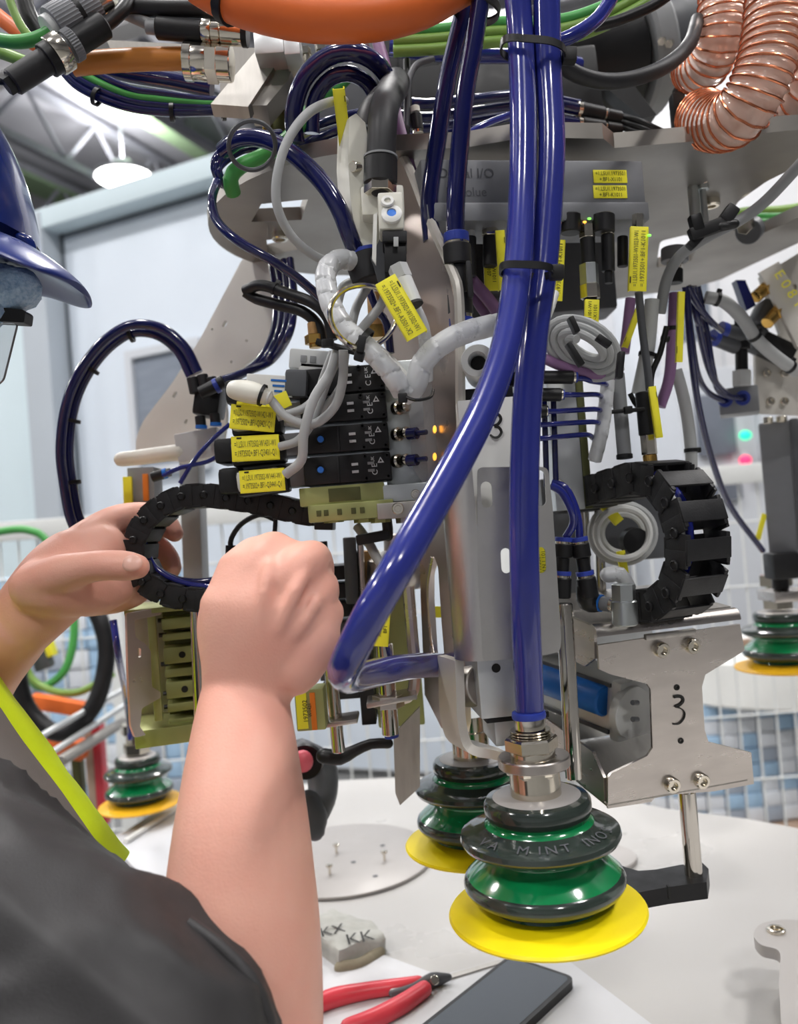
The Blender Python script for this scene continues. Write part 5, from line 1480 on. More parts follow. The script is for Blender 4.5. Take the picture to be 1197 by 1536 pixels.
fitting('cable_plug', 'pale plug with grey hexagon head behind the large tilted tag', 596, 400, .535, 622, 462, .53, 30, [('hexagon', 'cable_grey', 0, .32, 1.05, 'h'), ('body', 'lightgrey', .3, .95, .95, 'c'), ('tie', 'black', .9, .96, 1.02, 'c')], cat='plug')
hose('signal_cable', [(622, 462, .54), (634, 490, .545), (640, 530, .555), (640, 570, .565)], 20, 'wrap', 'milky cable falling below the large tilted tag', 'cable')
for k, (pts, w_, lb) in enumerate(([([(571, 272, .545, 23), (572, 225, .545, 22), (574, 184, .548, 22), (577, 160, .56, 22), (584, 143, .588, 22), (590, 132, .62, 22), (594, 124, .65, 21)], 44, 'large black elbow fitting rising from the white valve'), ([(545, 222, .575, 17), (547, 190, .575, 16), (555, 165, .585, 16), (572, 145, .62, 16)], 32, 'smaller black elbow fitting behind the large one')])):
    o = thing('elbow_fitting', lb, 'fitting', P(*pts[0][:3]))
    part('elbow', vtube(pts, 24), 'black_soft', o)
    x, y, d, r = pts[0]
    part('socket', cyl(P(x - .5, y + 6, d), P(x, y - 34 + 10 * k, d), S(r * 1.1, d), 24), 'black', o)
    part('grey_ring', cyl(P(x, y - 34 + 10 * k, d), P(x, y - 37 + 10 * k, d), S(r * 1.12, d), 24), 'grey', o)
    part('hexagon_nut', hexa(P(x - .8, y + 18, d), P(x - .4, y, d), S(r * 1.06, d)), 'nickel', o)
part('hexagon_nut', hexa(P(536, 352, .575), P(548, 395, .575), S(22, .575)), 'brass', wv_)
fitting('elbow_fitting', 'black round cap under the white valve where the blue hose ends', 541, 378, .572, 556, 422, .572, 58, [('ring', 'collar_blue', 0, .12, .9, 'c'), ('body', 'black_soft', .1, 1, .95, 'c')])

# ------------------------------------------------------------------ loops around the round flange
hose('air_hose', [(335, 225, .60), (362, 208, .585), (400, 210, .575), (440, 232, .565), (482, 272, .56), (508, 312, .557), (524, 352, .56), (536, 384, .57)], 27, 'navy', 'thick dark hose sweeping over the round flange into the black cap')
hose('air_hose', [(326, 272, .62), (318, 300, .60), (326, 332, .59), (358, 362, .58), (410, 392, .58), (450, 420, .59), (486, 452, .60)], 14, 'navy', 'thin dark hose hanging over the rim of the round flange')
for k in range(3):
    hose('air_hose', [(420 - 10 * k, 200 + 12 * k, .66), (380 - 8 * k, 205 + 10 * k, .64), (340 - 4 * k, 222 + 12 * k, .625), (322 + 3 * k, 245 + 8 * k, .62), (330 + 6 * k, 275 + 4 * k, .63)], 13, 'navy',
         ('highest', 'middle', 'lowest')[k] + ' of the three dark hoses bent round left of the green cable', group='dark hoses bent at the flange rim')
hose('air_hose', [(444, 215, .62), (440, 170, .615), (455, 120, .61), (490, 86, .605), (530, 78, .60), (566, 96, .61), (588, 132, .64)], 27, 'navy', 'outer dark hose of the high double arch over the green cable')
hose('air_hose', [(468, 200, .625), (470, 155, .62), (490, 122, .615), (520, 110, .61), (548, 122, .62), (566, 150, .63)], 23, 'navy', 'inner dark hose of the high double arch over the green cable')
for k in range(4):
    hose('air_hose', [(440 + 6 * k, 262 - 22 * k, .66), (480, 246 - 20 * k, .65), (520, 228 - 18 * k, .65), (560, 214 - 16 * k, .66)], 14, 'navy', ('lowest', 'second lowest', 'second highest', 'highest')[k] + ' of the four dark hoses behind the grey arching cable', group='dark hoses behind the white valve')
hose('signal_cable', [(522, 112, .635), (500, 134, .63), (468, 164, .625), (432, 208, .62), (398, 232, .615), (360, 250, .61), (346, 268, .61), (350, 290, .62)], 23, 'green_cable', 'bright green cable running diagonally behind the grey arch', 'cable')
hose('signal_cable', [(518, 152, .57), (496, 153, .56), (462, 170, .55), (432, 210, .545), (416, 262, .545), (416, 310, .55), (436, 352, .56), (466, 380, .57), (494, 394, .58)], 14, 'cable_grey', 'pale grey cable arching from the thin yellow tag round to the spiral wrap', 'cable')
lw = [P(378 + 35 * math.cos(t), 218 + 37 * math.sin(t), .56 + .015 * math.sin(t)) for t in [2 * math.pi * k / 40 for k in range(40)]]
solid('wire_loop', tube_path(lw, S(3.6, .56), 8, closed=True), 'darkgrey', 'thin dark grey wire ring hanging over the hose bends', 'ring')
hose('bus_cable', [(566, 60, .66), (580, 110, .655), (598, 190, .645), (620, 270, .64), (645, 340, .635), (690, 400, .63), (735, 452, .63), (760, 490, .64)], 19, 'violet', 'violet cable running down behind the hanging hose pair', 'cable')
hose('bus_cable', [(700, 425, .64), (720, 460, .64), (745, 492, .65), (775, 520, .65)], 14, 'violet', 'second violet cable beside the check valve', 'cable')
hose('power_cable', [(610, 90, .68), (612, 150, .675), (608, 220, .67)], 12, 'rubber', 'thin black cable beside the violet cable', 'cable')
hose('power_cable', [(650, 88, .67), (624, 98, .665), (612, 130, .66), (610, 190, .66)], 10, 'darkgrey', 'grey cable bending down right of the violet cable', 'cable')
fitting('push_pull_plug', 'small pale socket ring on a dark fitting between the hoses', 622, 160, .66, 628, 205, .66, 16, [('ring', 'ivory', 0, .2, .9, 'c'), ('body', 'black', .25, .8, 1.1, 'c'), ('ring', 'nickel', .8, .9, 1.0, 'c')], cat='plug')

# hoses lying on top of the plate
for k, (y0, y1, w_) in enumerate(((72, 84, 24), (150, 142, 14), (170, 158, 13), (186, 172, 12), (200, 176, 10))):
    hose('air_hose', [(585, y0, .70 + .01 * k), (640, y0 + 6, .70 + .01 * k), (700, (y0 + y1) / 2 + 4, .71 + .01 * k), (790, y1, .73 + .01 * k), (868, y1 + 14, .76 + .01 * k)], w_, 'navy' if k else 'blue',
         ('broad blue hose crossing under the orange hose', 'upper dark hose lying over the plate edge', 'second dark hose lying over the plate edge', 'third dark hose lying over the plate edge', 'lowest thin dark hose lying over the plate edge')[k])
hose('air_hose', [(650, 250, .64), (680, 218, .65), (720, 190, .66), (770, 170, .68)], 10, 'blue', 'thin blue hose slanting behind the hanging hose pair')
for k, (y0, y1) in enumerate(((158, 178), (182, 196))):
    fitting('air_fitting', ('upper black push-in fitting on a blue hose above the plate', 'lower black push-in fitting on a blue hose above the plate')[k], 836, y0, .70, 930, y1, .72, 24, [('hose_end', 'navy', 0, .32, .75, 'c'), ('ring', 'nickel', .3, .36, .95, 'c'), ('body', 'black', .36, .72, 1, 'c'), ('ring', 'nickel', .7, .75, .8, 'c'), ('body', 'rubber', .75, 1, .9, 'c')])
for k in range(3):
    hose('power_cable', [(925, 172 + 8 * k, .72), (960, 182 + 9 * k, .71), (1000, 200 + 5 * k, .71), (1030, 207 + 2 * k, .72)], 9, 'rubber', ('uppermost', 'middle', 'lowest')[k] + ' thin black cable fanning out over the plate near the copper hoses', 'cable')
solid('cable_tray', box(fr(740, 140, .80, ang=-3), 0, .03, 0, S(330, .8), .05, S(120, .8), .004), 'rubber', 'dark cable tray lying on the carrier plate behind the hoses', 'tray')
# black and blue cables round the wrist
hose('power_cable', [(838, 94, .555), (866, 112, .56), (905, 122, .57), (950, 118, .58), (1000, 98, .60), (1034, 66, .63), (1046, 30, .66)], 23, 'black_soft', 'thick black cable swinging from the tie to the copper hoses', 'cable')
hose('air_hose', [(828, 66, .58), (862, 52, .58), (896, 28, .585), (918, -4, .59), (928, -30, .60)], 21, 'blue', 'blue hose rising past the green cables to the top edge')
hose('power_cable', [(892, 40, .64), (930, 30, .64), (980, 8, .64), (1020, -20, .64)], 16, 'rubber', 'black cable sloping under the green cables at the top', 'cable')
for k, (dy, mm) in enumerate(((0, 'lime_cable'), (15, 'lime_cable'), (-14, 'green_cable'))):
    hose('signal_cable', [(590, 62 + dy, .67), (660, 58 + dy, .67), (740, 48 + dy, .67), (830, 46 + dy, .66), (900, 26 + dy, .66), (980, -16 + dy, .66)], 17, mm, ('middle', 'lowest', 'highest')[k] + ' green cable passing behind the thick blue hoses at the top', 'cable', group='green cables at the top')

# big orange hose and the cables at the upper left
hose('protective_hose', [(300, -28, .56), (345, -2, .555), (400, 16, .55), (470, 28, .55), (560, 26, .55), (630, 8, .56), (700, -30, .58)], 66, 'orange', 'thick orange hose sagging across the top of the photo', ties=(.13,), n=24, tie_r=1.0)
hose('power_cable', [(176, 8, .60), (230, 12, .60), (300, 14, .60), (360, 22, .61)], 26, 'black', 'thick black cable ending in a grey collar at the top left', 'cable')
fitting('cable_collar', 'worn grey collar on the thick black cable at the top left', 178, 0, .598, 190, 12, .598, 34, [('collar', 'zinc', 0, 1, 1, 'c')], cat='collar')
hose('power_cable', [(110, 97, .61), (160, 92, .61), (220, 89, .61), (284, 88, .61)], 33, 'amber', 'amber power cable screwed into the nickel gland', 'cable')
hose('power_cable', [(-20, 10, .66), (20, 42, .655), (60, 70, .65), (110, 88, .64)], 22, 'orange', 'orange cable behind the green cable at the upper left', 'cable')
gl = fitting('cable_gland', 'large nickel cable gland holding the amber cable', 278, 92, .605, 348, 96, .605, 58, [('rim', 'nickel', 0, .18, .95, 'c'), ('knurl', 'nickel', .15, .5, .92, 'k'), ('hexagon', 'nickel', .48, .72, 1.02, 'h'), ('thread', 'nickel', .7, 1, .9, 'c')], cat='gland')
fitting('round_plug', 'black plug with nickel ring above the amber cable', 235, 42, .60, 368, 52, .60, 36, [('strain_relief', 'grey', -.12, .06, .55, 'c'), ('body', 'black', 0, .52, .9, 'c'), ('nut', 'nickel', .52, .62, 1, 'k'), ('ring', 'nickel', .62, .72, .85, 'c'), ('sleeve', 'nickel', .72, .98, .95, 'c'), ('seal', 'rubber', .97, 1.03, 1, 'c')], cat='plug')
hose('signal_cable', [(186, 20, .605), (205, 28, .603), (236, 42, .60)], 18, 'grey', 'grey cable entering the black plug above the amber cable', 'cable')
fitting('round_plug', 'long black plug with knurled metal ring pointing down at the upper left', 12, 128, .56, 152, 40, .58, 46, [('nut', 'black', -.02, .06, .62, 'h'), ('body', 'black_soft', .04, .42, .84, 'c'), ('shoulder', 'black', .4, .5, 1.08, 'c'), ('knurl', 'nickel', .48, .60, 1.24, 'k'), ('ring', 'darkgrey', .58, .66, .9, 'c'), ('grey_ring', 'housing', .64, .72, 1.06, 'k'), ('body', 'black', .7, 1.04, .86, 'c')], cat='plug')
hose('power_cable', [(150, 42, .58), (168, 30, .585), (186, 12, .59), (196, -12, .60)], 21, 'black', 'black cable leaving the long knurled plug upwards', 'cable')
hose('signal_cable', [(-20, 122, .56), (4, 122, .56), (18, 126, .56)], 11, 'rubber', 'thin black lead of the long knurled plug', 'cable')
fitting('round_plug', 'broad knurled grey plug at the top left corner carrying a green cable', 76, 46, .575, 160, -2, .59, 62, [('collar', 'lightgrey', -.04, .08, .74, 'c'), ('knurl', 'housing', .06, .44, 1, 'k'), ('seal', 'rubber', .42, .5, .98, 'c'), ('knurl', 'housing', .48, .78, .92, 'k'), ('neck', 'nickel', .78, 1, .7, 'c')], cat='plug')
hose('signal_cable', [(-20, 56, .575), (20, 63, .575), (55, 58, .575), (82, 44, .575)], 20, 'green_cable', 'green cable entering the broad knurled plug from the left', 'cable')
hose('signal_cable', [(-20, 72, .60), (10, 82, .60), (45, 95, .60), (80, 100, .61)], 18, 'lime_cable', 'lower green cable at the left edge behind the long plug', 'cable')
hose('signal_cable', [(8, -20, .62), (22, 20, .62), (38, 48, .62), (60, 70, .62)], 13, 'lime_cable', 'yellow-green cable at the top left corner', 'cable')
hose('power_cable', [(32, -20, .64), (42, 20, .64), (60, 50, .64), (90, 75, .64)], 26, 'rubber', 'glossy dark hose at the top left corner', 'cable')
for k in range(4):
    hose('air_hose', [(88 + 6 * k, 100 - 3 * k, .64), (120 + 8 * k, 132 - 7 * k, .64), (180 + 5 * k, 158 - 8 * k, .64), (240, 168 - 9 * k, .645), (310, 168 - 6 * k, .65), (384, 164 - 5 * k, .66)], 12, 'navy' if k != 2 else 'green_cable',
         ('lowest dark hose of the swag under the amber cable', 'second dark hose of the swag under the amber cable', 'green cable in the swag under the amber cable', 'topmost dark hose of the swag under the amber cable')[k], ties=(.25, .6, .85) if k == 0 else (), tie_r=2.0)
hose('air_hose', [(150, 100, .66), (200, 112, .66), (260, 122, .66), (318, 134, .66)], 26, 'navy', 'broad dark hose just below the amber cable')
kb = fr(413, 62, .63)
br = thing('support_bracket', 'milled aluminium bracket with slanted legs under the orange hose', 'bracket', kb.o)
part('block', box(kb, S(-10, .63), .02, 0, S(44, .63), .04, S(34, .63), .001), 'alu', br)
part('block', box(kb, S(24, .63), .02, S(-2, .63), S(24, .63), .04, S(38, .63), .001), 'alu', br)
part('slanted_leg', plate([(384, 76), (426, 78), (372, 160), (316, 156)], P(380, 120, .645), (CF + CU * -.4).normalized(), .012), 'steel_dull', br)
part('slanted_leg', plate([(428, 78), (446, 82), (432, 120), (400, 158), (376, 158)], P(410, 120, .65), (CF + CU * -.4).normalized(), .02), 'plate_steel', br)
part('back_plate', plate([(160, 60), (388, 72), (382, 150), (330, 150), (330, 80), (170, 84)], P(280, 80, .68), CF, .006), 'steel_dull', br)
bx = fr(425, 182, .68)
bo2 = thing('brass_block', 'dark brass-edged block between bracket and round flange', 'block', bx.o)
part('body', box(bx, S(6, .68), .03, S(-4, .68), S(62, .68), .05, S(54, .68), .001), 'olive_dark', bo2)
part('brass_edge', box(bx, S(-28, .68), .004, S(-2, .68), S(8, .68), .01, S(60, .68), .001), 'brass', bo2)
part('top_strip', box(bx, S(6, .68), .004, S(26, .68), S(44, .68), .01, S(8, .68), .001), 'bronze', bo2)
for k, (x, y) in enumerate(((458, 72), (480, 66), (545, 60))):
    fitting('small_fitting', ('nickel screw fitting right of the milled bracket', 'second nickel screw fitting right of the milled bracket', 'pale fitting just under the orange hose')[k], x, y, .66, x + 2, y + 22, .66, 16, [('head', 'nickel', 0, .5, 1, 'h'), ('body', 'nickel', .5, 1, .7, 'c')])
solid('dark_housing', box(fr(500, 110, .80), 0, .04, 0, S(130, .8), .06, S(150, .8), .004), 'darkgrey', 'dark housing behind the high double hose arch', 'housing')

# ------------------------------------------------------------------ copper-wired suction hoses
def ribbed_hose(label, pts, wpx, pitch_px, d0, tight=.45, dense=2.0):
    """film tube with a wire helix whose turns close up in the bend (last part of the path)"""
    ps = pxt(pts)
    d = sum(p[2] for p in pts) / len(pts)
    r = S(wpx / 2, d); pitch = S(pitch_px, d)
    path = spline(ps, pitch / 10)
    arc = [0]
    for i in range(1, len(path)): arc.append(arc[-1] + (path[i] - path[i - 1]).length)
    Lt = arc[-1]
    turns = [0]
    for i in range(1, len(path)):
        x = max(0, min(1, (arc[i] / Lt - tight) / .2))
        turns.append(turns[-1] + (arc[i] - arc[i - 1]) / pitch * (1 + (dense - 1) * x * x * (3 - 2 * x)))
    o = thing('suction_hose', label, 'hose', ps[0], 'copper wired suction hoses')
    frs = frames(path)
    n = 28
    V, F = [], []
    W = []
    for i, p in enumerate(path):
        t, u, v = frs[i]
        for k in range(n):
            ph = (turns[i] - k / n) % 1.0
            a = 2 * math.pi * k / n
            V.append(p + (u * math.cos(a) + v * math.sin(a)) * (r * (.96 - .06 * math.sin(math.pi * ph))))
        if i:
            for k in range(n):
                l = (k + 1) % n
                F.append(((i - 1) * n + k, (i - 1) * n + l, i * n + l, i * n + k))
    part('film_wall', (V, F), 'hose_film', o, angle=180)
    j = 0
    for q in range(int(turns[-1] * 28)):
        s_ = q / 28
        while j < len(turns) - 2 and turns[j + 1] < s_: j += 1
        tt = (s_ - turns[j]) / max(1e-9, turns[j + 1] - turns[j])
        p = path[j].lerp(path[j + 1], tt)
        t, u, v = frs[j]
        a = 2 * math.pi * s_
        W.append(p + (u * math.cos(a) + v * math.sin(a)) * (r * .98))
    part('spiral_wire', tube_path(W, r * .046, 6), 'copper', o, 'copper spiral wire')
    return o
ribbed_hose('largest copper-wired suction hose bending at the bottom of the trio', [(1166, -40, .60), (1160, 40, .60), (1149, 100, .60), (1128, 148, .607), (1106, 174, .618), (1084, 184, .634), (1064, 182, .652), (1052, 175, .668)], 86, 16, .6, .2, 1.3)
ribbed_hose('copper-wired suction hose left of the largest one', [(1086, -40, .66), (1083, 20, .66), (1077, 62, .665), (1064, 92, .678), (1050, 104, .692), (1038, 104, .708)], 70, 14, .7, .22, 1.3)
ribbed_hose('copper-wired suction hose cut by the right edge', [(1250, 20, .66), (1236, 90, .66), (1214, 140, .665), (1188, 164, .69), (1172, 158, .76)], 70, 15, .7, .3, 1.5)
solid('hose_clamp', lathe(P(1204, 140, .72), (P(1204, 140, .72) - P(1230, 150, .72)), [(S(30, .72), 0), (S(31, .72), .001), (S(31, .72), .012), (S(30, .72), .013)], 24, caps=False), 'rubber', 'black hose clamp at the right edge by the copper hoses', 'clamp')

# ------------------------------------------------------------------ cables on the right
hose('signal_cable', [(1230, 214, .62), (1197, 250, .63), (1150, 300, .65), (1110, 330, .66), (1060, 356, .66), (1020, 384, .67), (1000, 420, .68), (990, 470, .69)], 17, 'grey', 'grey cable held by the black clip in front of the cut-out plate', 'cable')
cb = thing('cable_clip', 'black x-shaped cable clip gripping the grey cable on the cut-out plate', 'clip', P(1070, 340, .645))
part('bar', box(fr(1066, 342, .642, ang=-16), 0, 0, 0, S(68, .64), .008, S(20, .64), .002), 'black', cb)
part('jaw', box(fr(1093, 322, .642, ang=40), 0, 0, 0, S(20, .64), .009, S(28, .64), .002), 'black', cb)
part('jaw', box(fr(1044, 335, .642, ang=-10), 0, 0, 0, S(18, .64), .009, S(26, .64), .002), 'black', cb)
part('strap', box(fr(1048, 356, .645, ang=-42), 0, 0, 0, S(44, .64), .008, S(14, .64), .002), 'black', cb)
part('jaw', vtube([(1082, 340, .64, 7), (1102, 336, .64, 7)], 10), 'black', cb)
for k in range(3):
    hose('signal_cable', [(1060, 330 + 6 * k, .95), (1120, 318 + 8 * k, .95), (1170, 316 + 9 * k, .95), (1240, 305 + 10 * k, .95)], 15, 'green_cable' if k else 'lime_cable', ('uppermost', 'middle', 'lowest')[k] + ' green cable seen through the cut-out of the plate', 'cable', group='green cables in the cut-out')
nb = thing('bolt_pair', 'nickel bolt head with dark washer in the plate cut-out', 'bolt', P(1122, 345, .80))
part('washer', cyl(P(1122, 348, .80), P(1128, 342, .81), S(19, .8), 20), 'darkgrey', nb)
part('hexagon_head', hexa(P(1116, 340, .79), P(1122, 336, .80), S(12, .8)), 'nickel', nb)
# coil of grey cable with ties
def coil(label, loops, w_, material, ties, group=None):
    o = thing('cable_coil', label, 'cable', P(*loops[0]), group)
    path = spline(pxt(loops), .004)
    d = sum(p[2] for p in loops) / len(loops)
    part('cable_jacket', tube_path(path, S(w_ / 2, d), 10), material, o)
    for (x, y, dd, ln, an) in ties:
        part('cable_tie', box(fr(x, y, dd, ang=an), 0, 0, 0, S(9, dd), .008, S(ln, dd), .001), 'black', o)
    return o
cl = []
ca_, sa_ = math.cos(math.radians(28)), math.sin(math.radians(28))
for q in range(3 * 14 + 10):
    t = 2 * math.pi * q / 14
    n_ = q / 14
    x_, y_ = (64 - 11 * n_) * math.cos(t), (44 - 10.5 * n_) * math.sin(t)
    cl.append((876 + x_ * ca_ - y_ * sa_, 520 + x_ * sa_ + y_ * ca_, .592 - .004 * n_ + .014 * math.sin(t)))
coil('bundled coil of pale grey cable with black ties right of the blue hoses', cl, 13, 'cable_grey', ((862, 532, .55, 40, -28), (905, 512, .55, 24, -50), (860, 488, .55, 26, -20), (930, 548, .56, 40, 10)))
hose('bus_cable', [(800, 530, .60), (850, 552, .60), (900, 562, .60), (930, 560, .605)], 16, 'violet', 'violet cable under the bundled grey coil', 'cable')
hose('signal_cable', [(806, 500, .60), (822, 470, .60), (832, 440, .61)], 14, 'cable_white', 'white cable rising from the grey coil behind the tags', 'cable')
hose('bus_cable', [(1012, 440, .70), (1008, 520, .70), (1003, 570, .70), (990, 610, .70)], 17, 'violet', 'violet cable hanging beside the slim yellow tag', 'cable', ties=(.3,))
hose('bus_cable', [(946, 448, .70), (940, 500, .70), (936, 530, .70)], 16, 'violet', 'short violet cable right of the grey coil', 'cable')
hose('signal_cable', [(958, 438, .63), (964, 500, .64), (972, 560, .64), (976, 604, .64)], 12, 'darkgrey', 'dark grey cable from the upright tag to the black sensor', 'cable')
hose('signal_cable', [(978, 450, .68), (972, 520, .68), (962, 570, .68), (958, 590, .68)], 22, 'cable_grey', 'broad pale cable behind the dark grey one', 'cable', ties=(.6,))
fitting('conduit', 'upright grey tube above the drag chain', 926, 560, .645, 937, 688, .64, 21, [('tube', 'grey', 0, .96, 1, 'c'), ('collar', 'black', .95, 1, 1.15, 'c')], cat='tube')
solid('cable_tie', join(box(fr(940, 616, .63), 0, 0, 0, S(54, .63), .004, S(6, .63), .001), box(fr(942, 615, .628), 0, 0, 0, S(12, .63), .006, S(11, .63), .001)), 'black', 'black tie joining the grey tube to the black sensor', 'cable tie')
spiral('spiral_wrap', [(912, 570, .63), (908, 610, .63), (902, 650, .63), (892, 690, .64)], 21, 'clear spiral wrap running down beside the upright grey tube', turn=22)
fitting('sensor', 'black round sensor body with brass foot above the drag chain', 966, 588, .635, 976, 700, .635, 28, [('body', 'black', 0, .58, .95, 'c'), ('sleeve', 'nickel', .56, .84, .85, 'h'), ('foot', 'brass', .84, 1, .75, 'c')], cat='sensor')
hose('power_cable', [(945, 590, .66), (955, 608, .66), (968, 612, .66)], 8, 'rubber', 'thin black lead arching into the black sensor', 'cable')
hose('power_cable', [(1000, 490, .67), (990, 530, .67), (978, 560, .67), (976, 590, .67)], 9, 'rubber', 'thin black lead dropping beside the violet cable', 'cable', ties=(.2,))
hose('signal_cable', [(1014, 555, .72), (1026, 600, .72), (1034, 650, .72), (1037, 700, .72), (1030, 740, .73)], 18, 'cable_grey', 'pale grey cable falling behind the drag chain', 'cable', ties=(.68,))
BL = [([(1032, 430, .74), (1048, 460, .75), (1066, 482, .77), (1082, 496, .80)], 'dark blue hose curving into the upper dark in-line fitting'),
      ([(1036, 430, .76), (1046, 480, .76), (1058, 502, .80), (1070, 508, .84)], 'dark blue hose curving into the lower dark in-line fitting'),
      ([(1028, 430, .74), (1036, 500, .75), (1046, 560, .78), (1062, 588, .83), (1086, 602, .855)], 'dark blue hose ending in the left blue socket'),
      ([(1040, 430, .75), (1050, 500, .77), (1066, 560, .80), (1088, 590, .84), (1112, 598, .855)], 'dark blue hose ending in the right blue socket'),
      ([(1046, 430, .78), (1060, 500, .79), (1068, 550, .80), (1078, 585, .83), (1100, 597, .85)], 'dark blue hose slung across to the blue sockets'),
      ([(1030, 440, .73), (1037, 530, .74), (1048, 610, .77), (1068, 690, .82), (1096, 760, .88), (1144, 826, .95)], 'long dark blue hose hanging down to the grey actuator')]
for pts, lb in BL: hose('air_hose', pts, 10, 'navy', lb)
hose('signal_cable', [(1058, 446, .78), (1085, 452, .78), (1112, 476, .79), (1136, 510, .80), (1164, 535, .81), (1196, 558, .82)], 19, 'cable_grey', 'grey cable sloping past the brass fittings at the far arm', 'cable', ties=(.08, .55, .95))
# fan of small blue hoses
FN = ((568, 866, .598, 905, 575), (592, 846, .598, 896, 592), (617, 822, .60, 895, 614), (637, 800, .60, 892, 633), (658, 798, .60, 880, 652))
for k, (y, x0, d, x1, y1) in enumerate(FN):
    hose('air_hose', [(x0 - 14, y, d), (x0 + 10, y, d), ((x0 + x1) / 2, (y + y1) / 2, d + .005), (x1, y1, d + .02), (x1 + 10, y1 + 6, d + .04)], 8, 'blue', ('first', 'second', 'third', 'fourth', 'fifth')[k] + ' thin blue hose from the top in the fan right of the thick hoses', group='fan of thin blue hoses')
for k, (y, x0, x1) in enumerate(((566, 804, 866), (592, 802, 846), (617, 798, 822))):
    fitting('air_fitting', ('uppermost', 'middle', 'lowest')[k] + ' black push-in fitting in the fan of thin blue hoses', x0, y, .598, x1, y, .598, 20, [('body', 'black', 0, .9, 1, 'c'), ('ring', 'nickel', .86, .95, .9, 'c'), ('collar', 'collar_blue', .94, 1, .8, 'c')], group='fittings in the fan')
for k, x in enumerate((818, 832)):
    hose('air_hose', [(x - 2, 600, .615), (x, 660, .615), (x + 2, 730, .615)], 9, 'navy', ('thin dark hose falling straight behind the fan', 'second thin dark hose falling straight behind the fan')[k])
pp = fr(850, 660, .66)
ppo = thing('rail_profile', 'pale upright aluminium rail with one screw behind the fan of hoses', 'rail', pp.o)
part('profile', box(pp, 0, .02, 0, S(44, .66), .03, S(210, .66), .001), 'alu', ppo)
part('dark_side', box(pp, S(28, .66), .02, 0, S(12, .66), .03, S(210, .66), .001), 'olive_dark', ppo)
bolt_head(ppo, pp.at(S(-16, .66), .004, -S(66, .66)), -WY, S(8, .66), 'screw', 'nickel')
# machinery behind the fan and drag chain arch
mr = fr(856, 830, .74)
mo3 = thing('lift_column', 'grey lift column with polished rods behind the two-collar fittings', 'column', mr.o)
part('column', box(mr, S(-8, .74), .03, 0, S(52, .74), .04, S(230, .74), .001), 'housing', mo3)
for dx in (22, 44): part('rod', cyl(P(856 + dx - 3, 730, .73), P(856 + dx + 3, 905, .73), S(7, .73), 14), 'chrome', mo3)
o3 = thing('cable_coil', 'silvery coil of flat tubing seen inside the drag chain arch', 'cable', P(940, 800, .72))
for k, (rx, ry, dd) in enumerate(((40, 38, .70), (48, 44, .715), (32, 30, .72))):
    part('coil_turn', tube_path([P(934 + rx * math.cos(t), 800 + ry * math.sin(t), dd) for t in [2 * math.pi * q / 36 for q in range(36)]], S(5.5, dd), 8, closed=True), 'cable_white' if k != 1 else 'cable_grey', o3)
part('hub', box(fr(948, 785, .76), 0, 0, 0, S(90, .76), .02, S(110, .76), .004), 'darkgrey', o3)
part('dark_hub', lathe(P(950, 812, .71), -WY, [(S(22, .71), 0), (S(20, .71), .01), (.0001, .012)], 20), 'rubber', o3)
solid('clear_fitting', vtube([(912, 862, .63, 12), (930, 862, .63, 12), (945, 880, .63, 9)], 14), 'wrap', 'milky elbow tube behind the zinc standoff', 'fitting')

# added dark boxes that darken the inside of the tool and hide the wall
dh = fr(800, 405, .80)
dho = thing('dark_filler', 'dark grey filler box added behind the row of plugs', 'housing', dh.o)
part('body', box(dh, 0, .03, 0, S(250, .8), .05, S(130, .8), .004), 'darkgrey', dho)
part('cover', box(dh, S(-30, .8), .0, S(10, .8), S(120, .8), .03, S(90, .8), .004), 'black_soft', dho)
tc_ = fr(690, 120, .95)  # added dark block, covers the bright gap behind the hoses
solid('dark_backing', join(box(tc_, 0, .04, 0, S(300, .95), .07, S(190, .95), .006), box(tc_, S(-60, .95), .0, S(20, .95), S(60, .95), .03, S(60, .95), .004)), 'rubber', 'dark filler block added behind the hanging hoses at the top', 'housing')

# ================================================================== TABLE ITEMS
T1 = TZ + .0005
rp0 = Pz(515, 1290, T1)
pr = thing('round_plate', 'flat round steel plate with four small screws standing on it', 'plate', rp0)
part('disc', lathe(rp0, WZ, [(.118, 0), (.120, .001), (.120, .004), (.118, .005)], 64), 'roundplate', pr)
for x, y in ((505, 1276), (577, 1287), (495, 1308), (452, 1290)):
    p = Pz(x, y + 4, T1 + .0055)
    s_ = part('standing_screw', lathe(p, WZ, [(.0016, 0), (.0016, .009), (.0042, .010), (.0045, .012), (.003, .0135), (.0001, .0138)], 14), 'nickel', pr)
for x, y in ((530, 1293), (563, 1314), (574, 1268)):
    part('drill_hole', lathe(Pz(x, y, T1 + .0054), WZ, [(.0035, 0), (.0001, .0002)], 12), 'darkgrey', pr)
# second small plate seen beyond the front cup
r2 = Pz(905, 1290, T1)
solid('round_plate', lathe(r2, WZ, [(.040, 0), (.041, .001), (.041, .004), (.040, .005)], 40), 'roundplate', 'small round plate half hidden behind the front cup', 'plate')
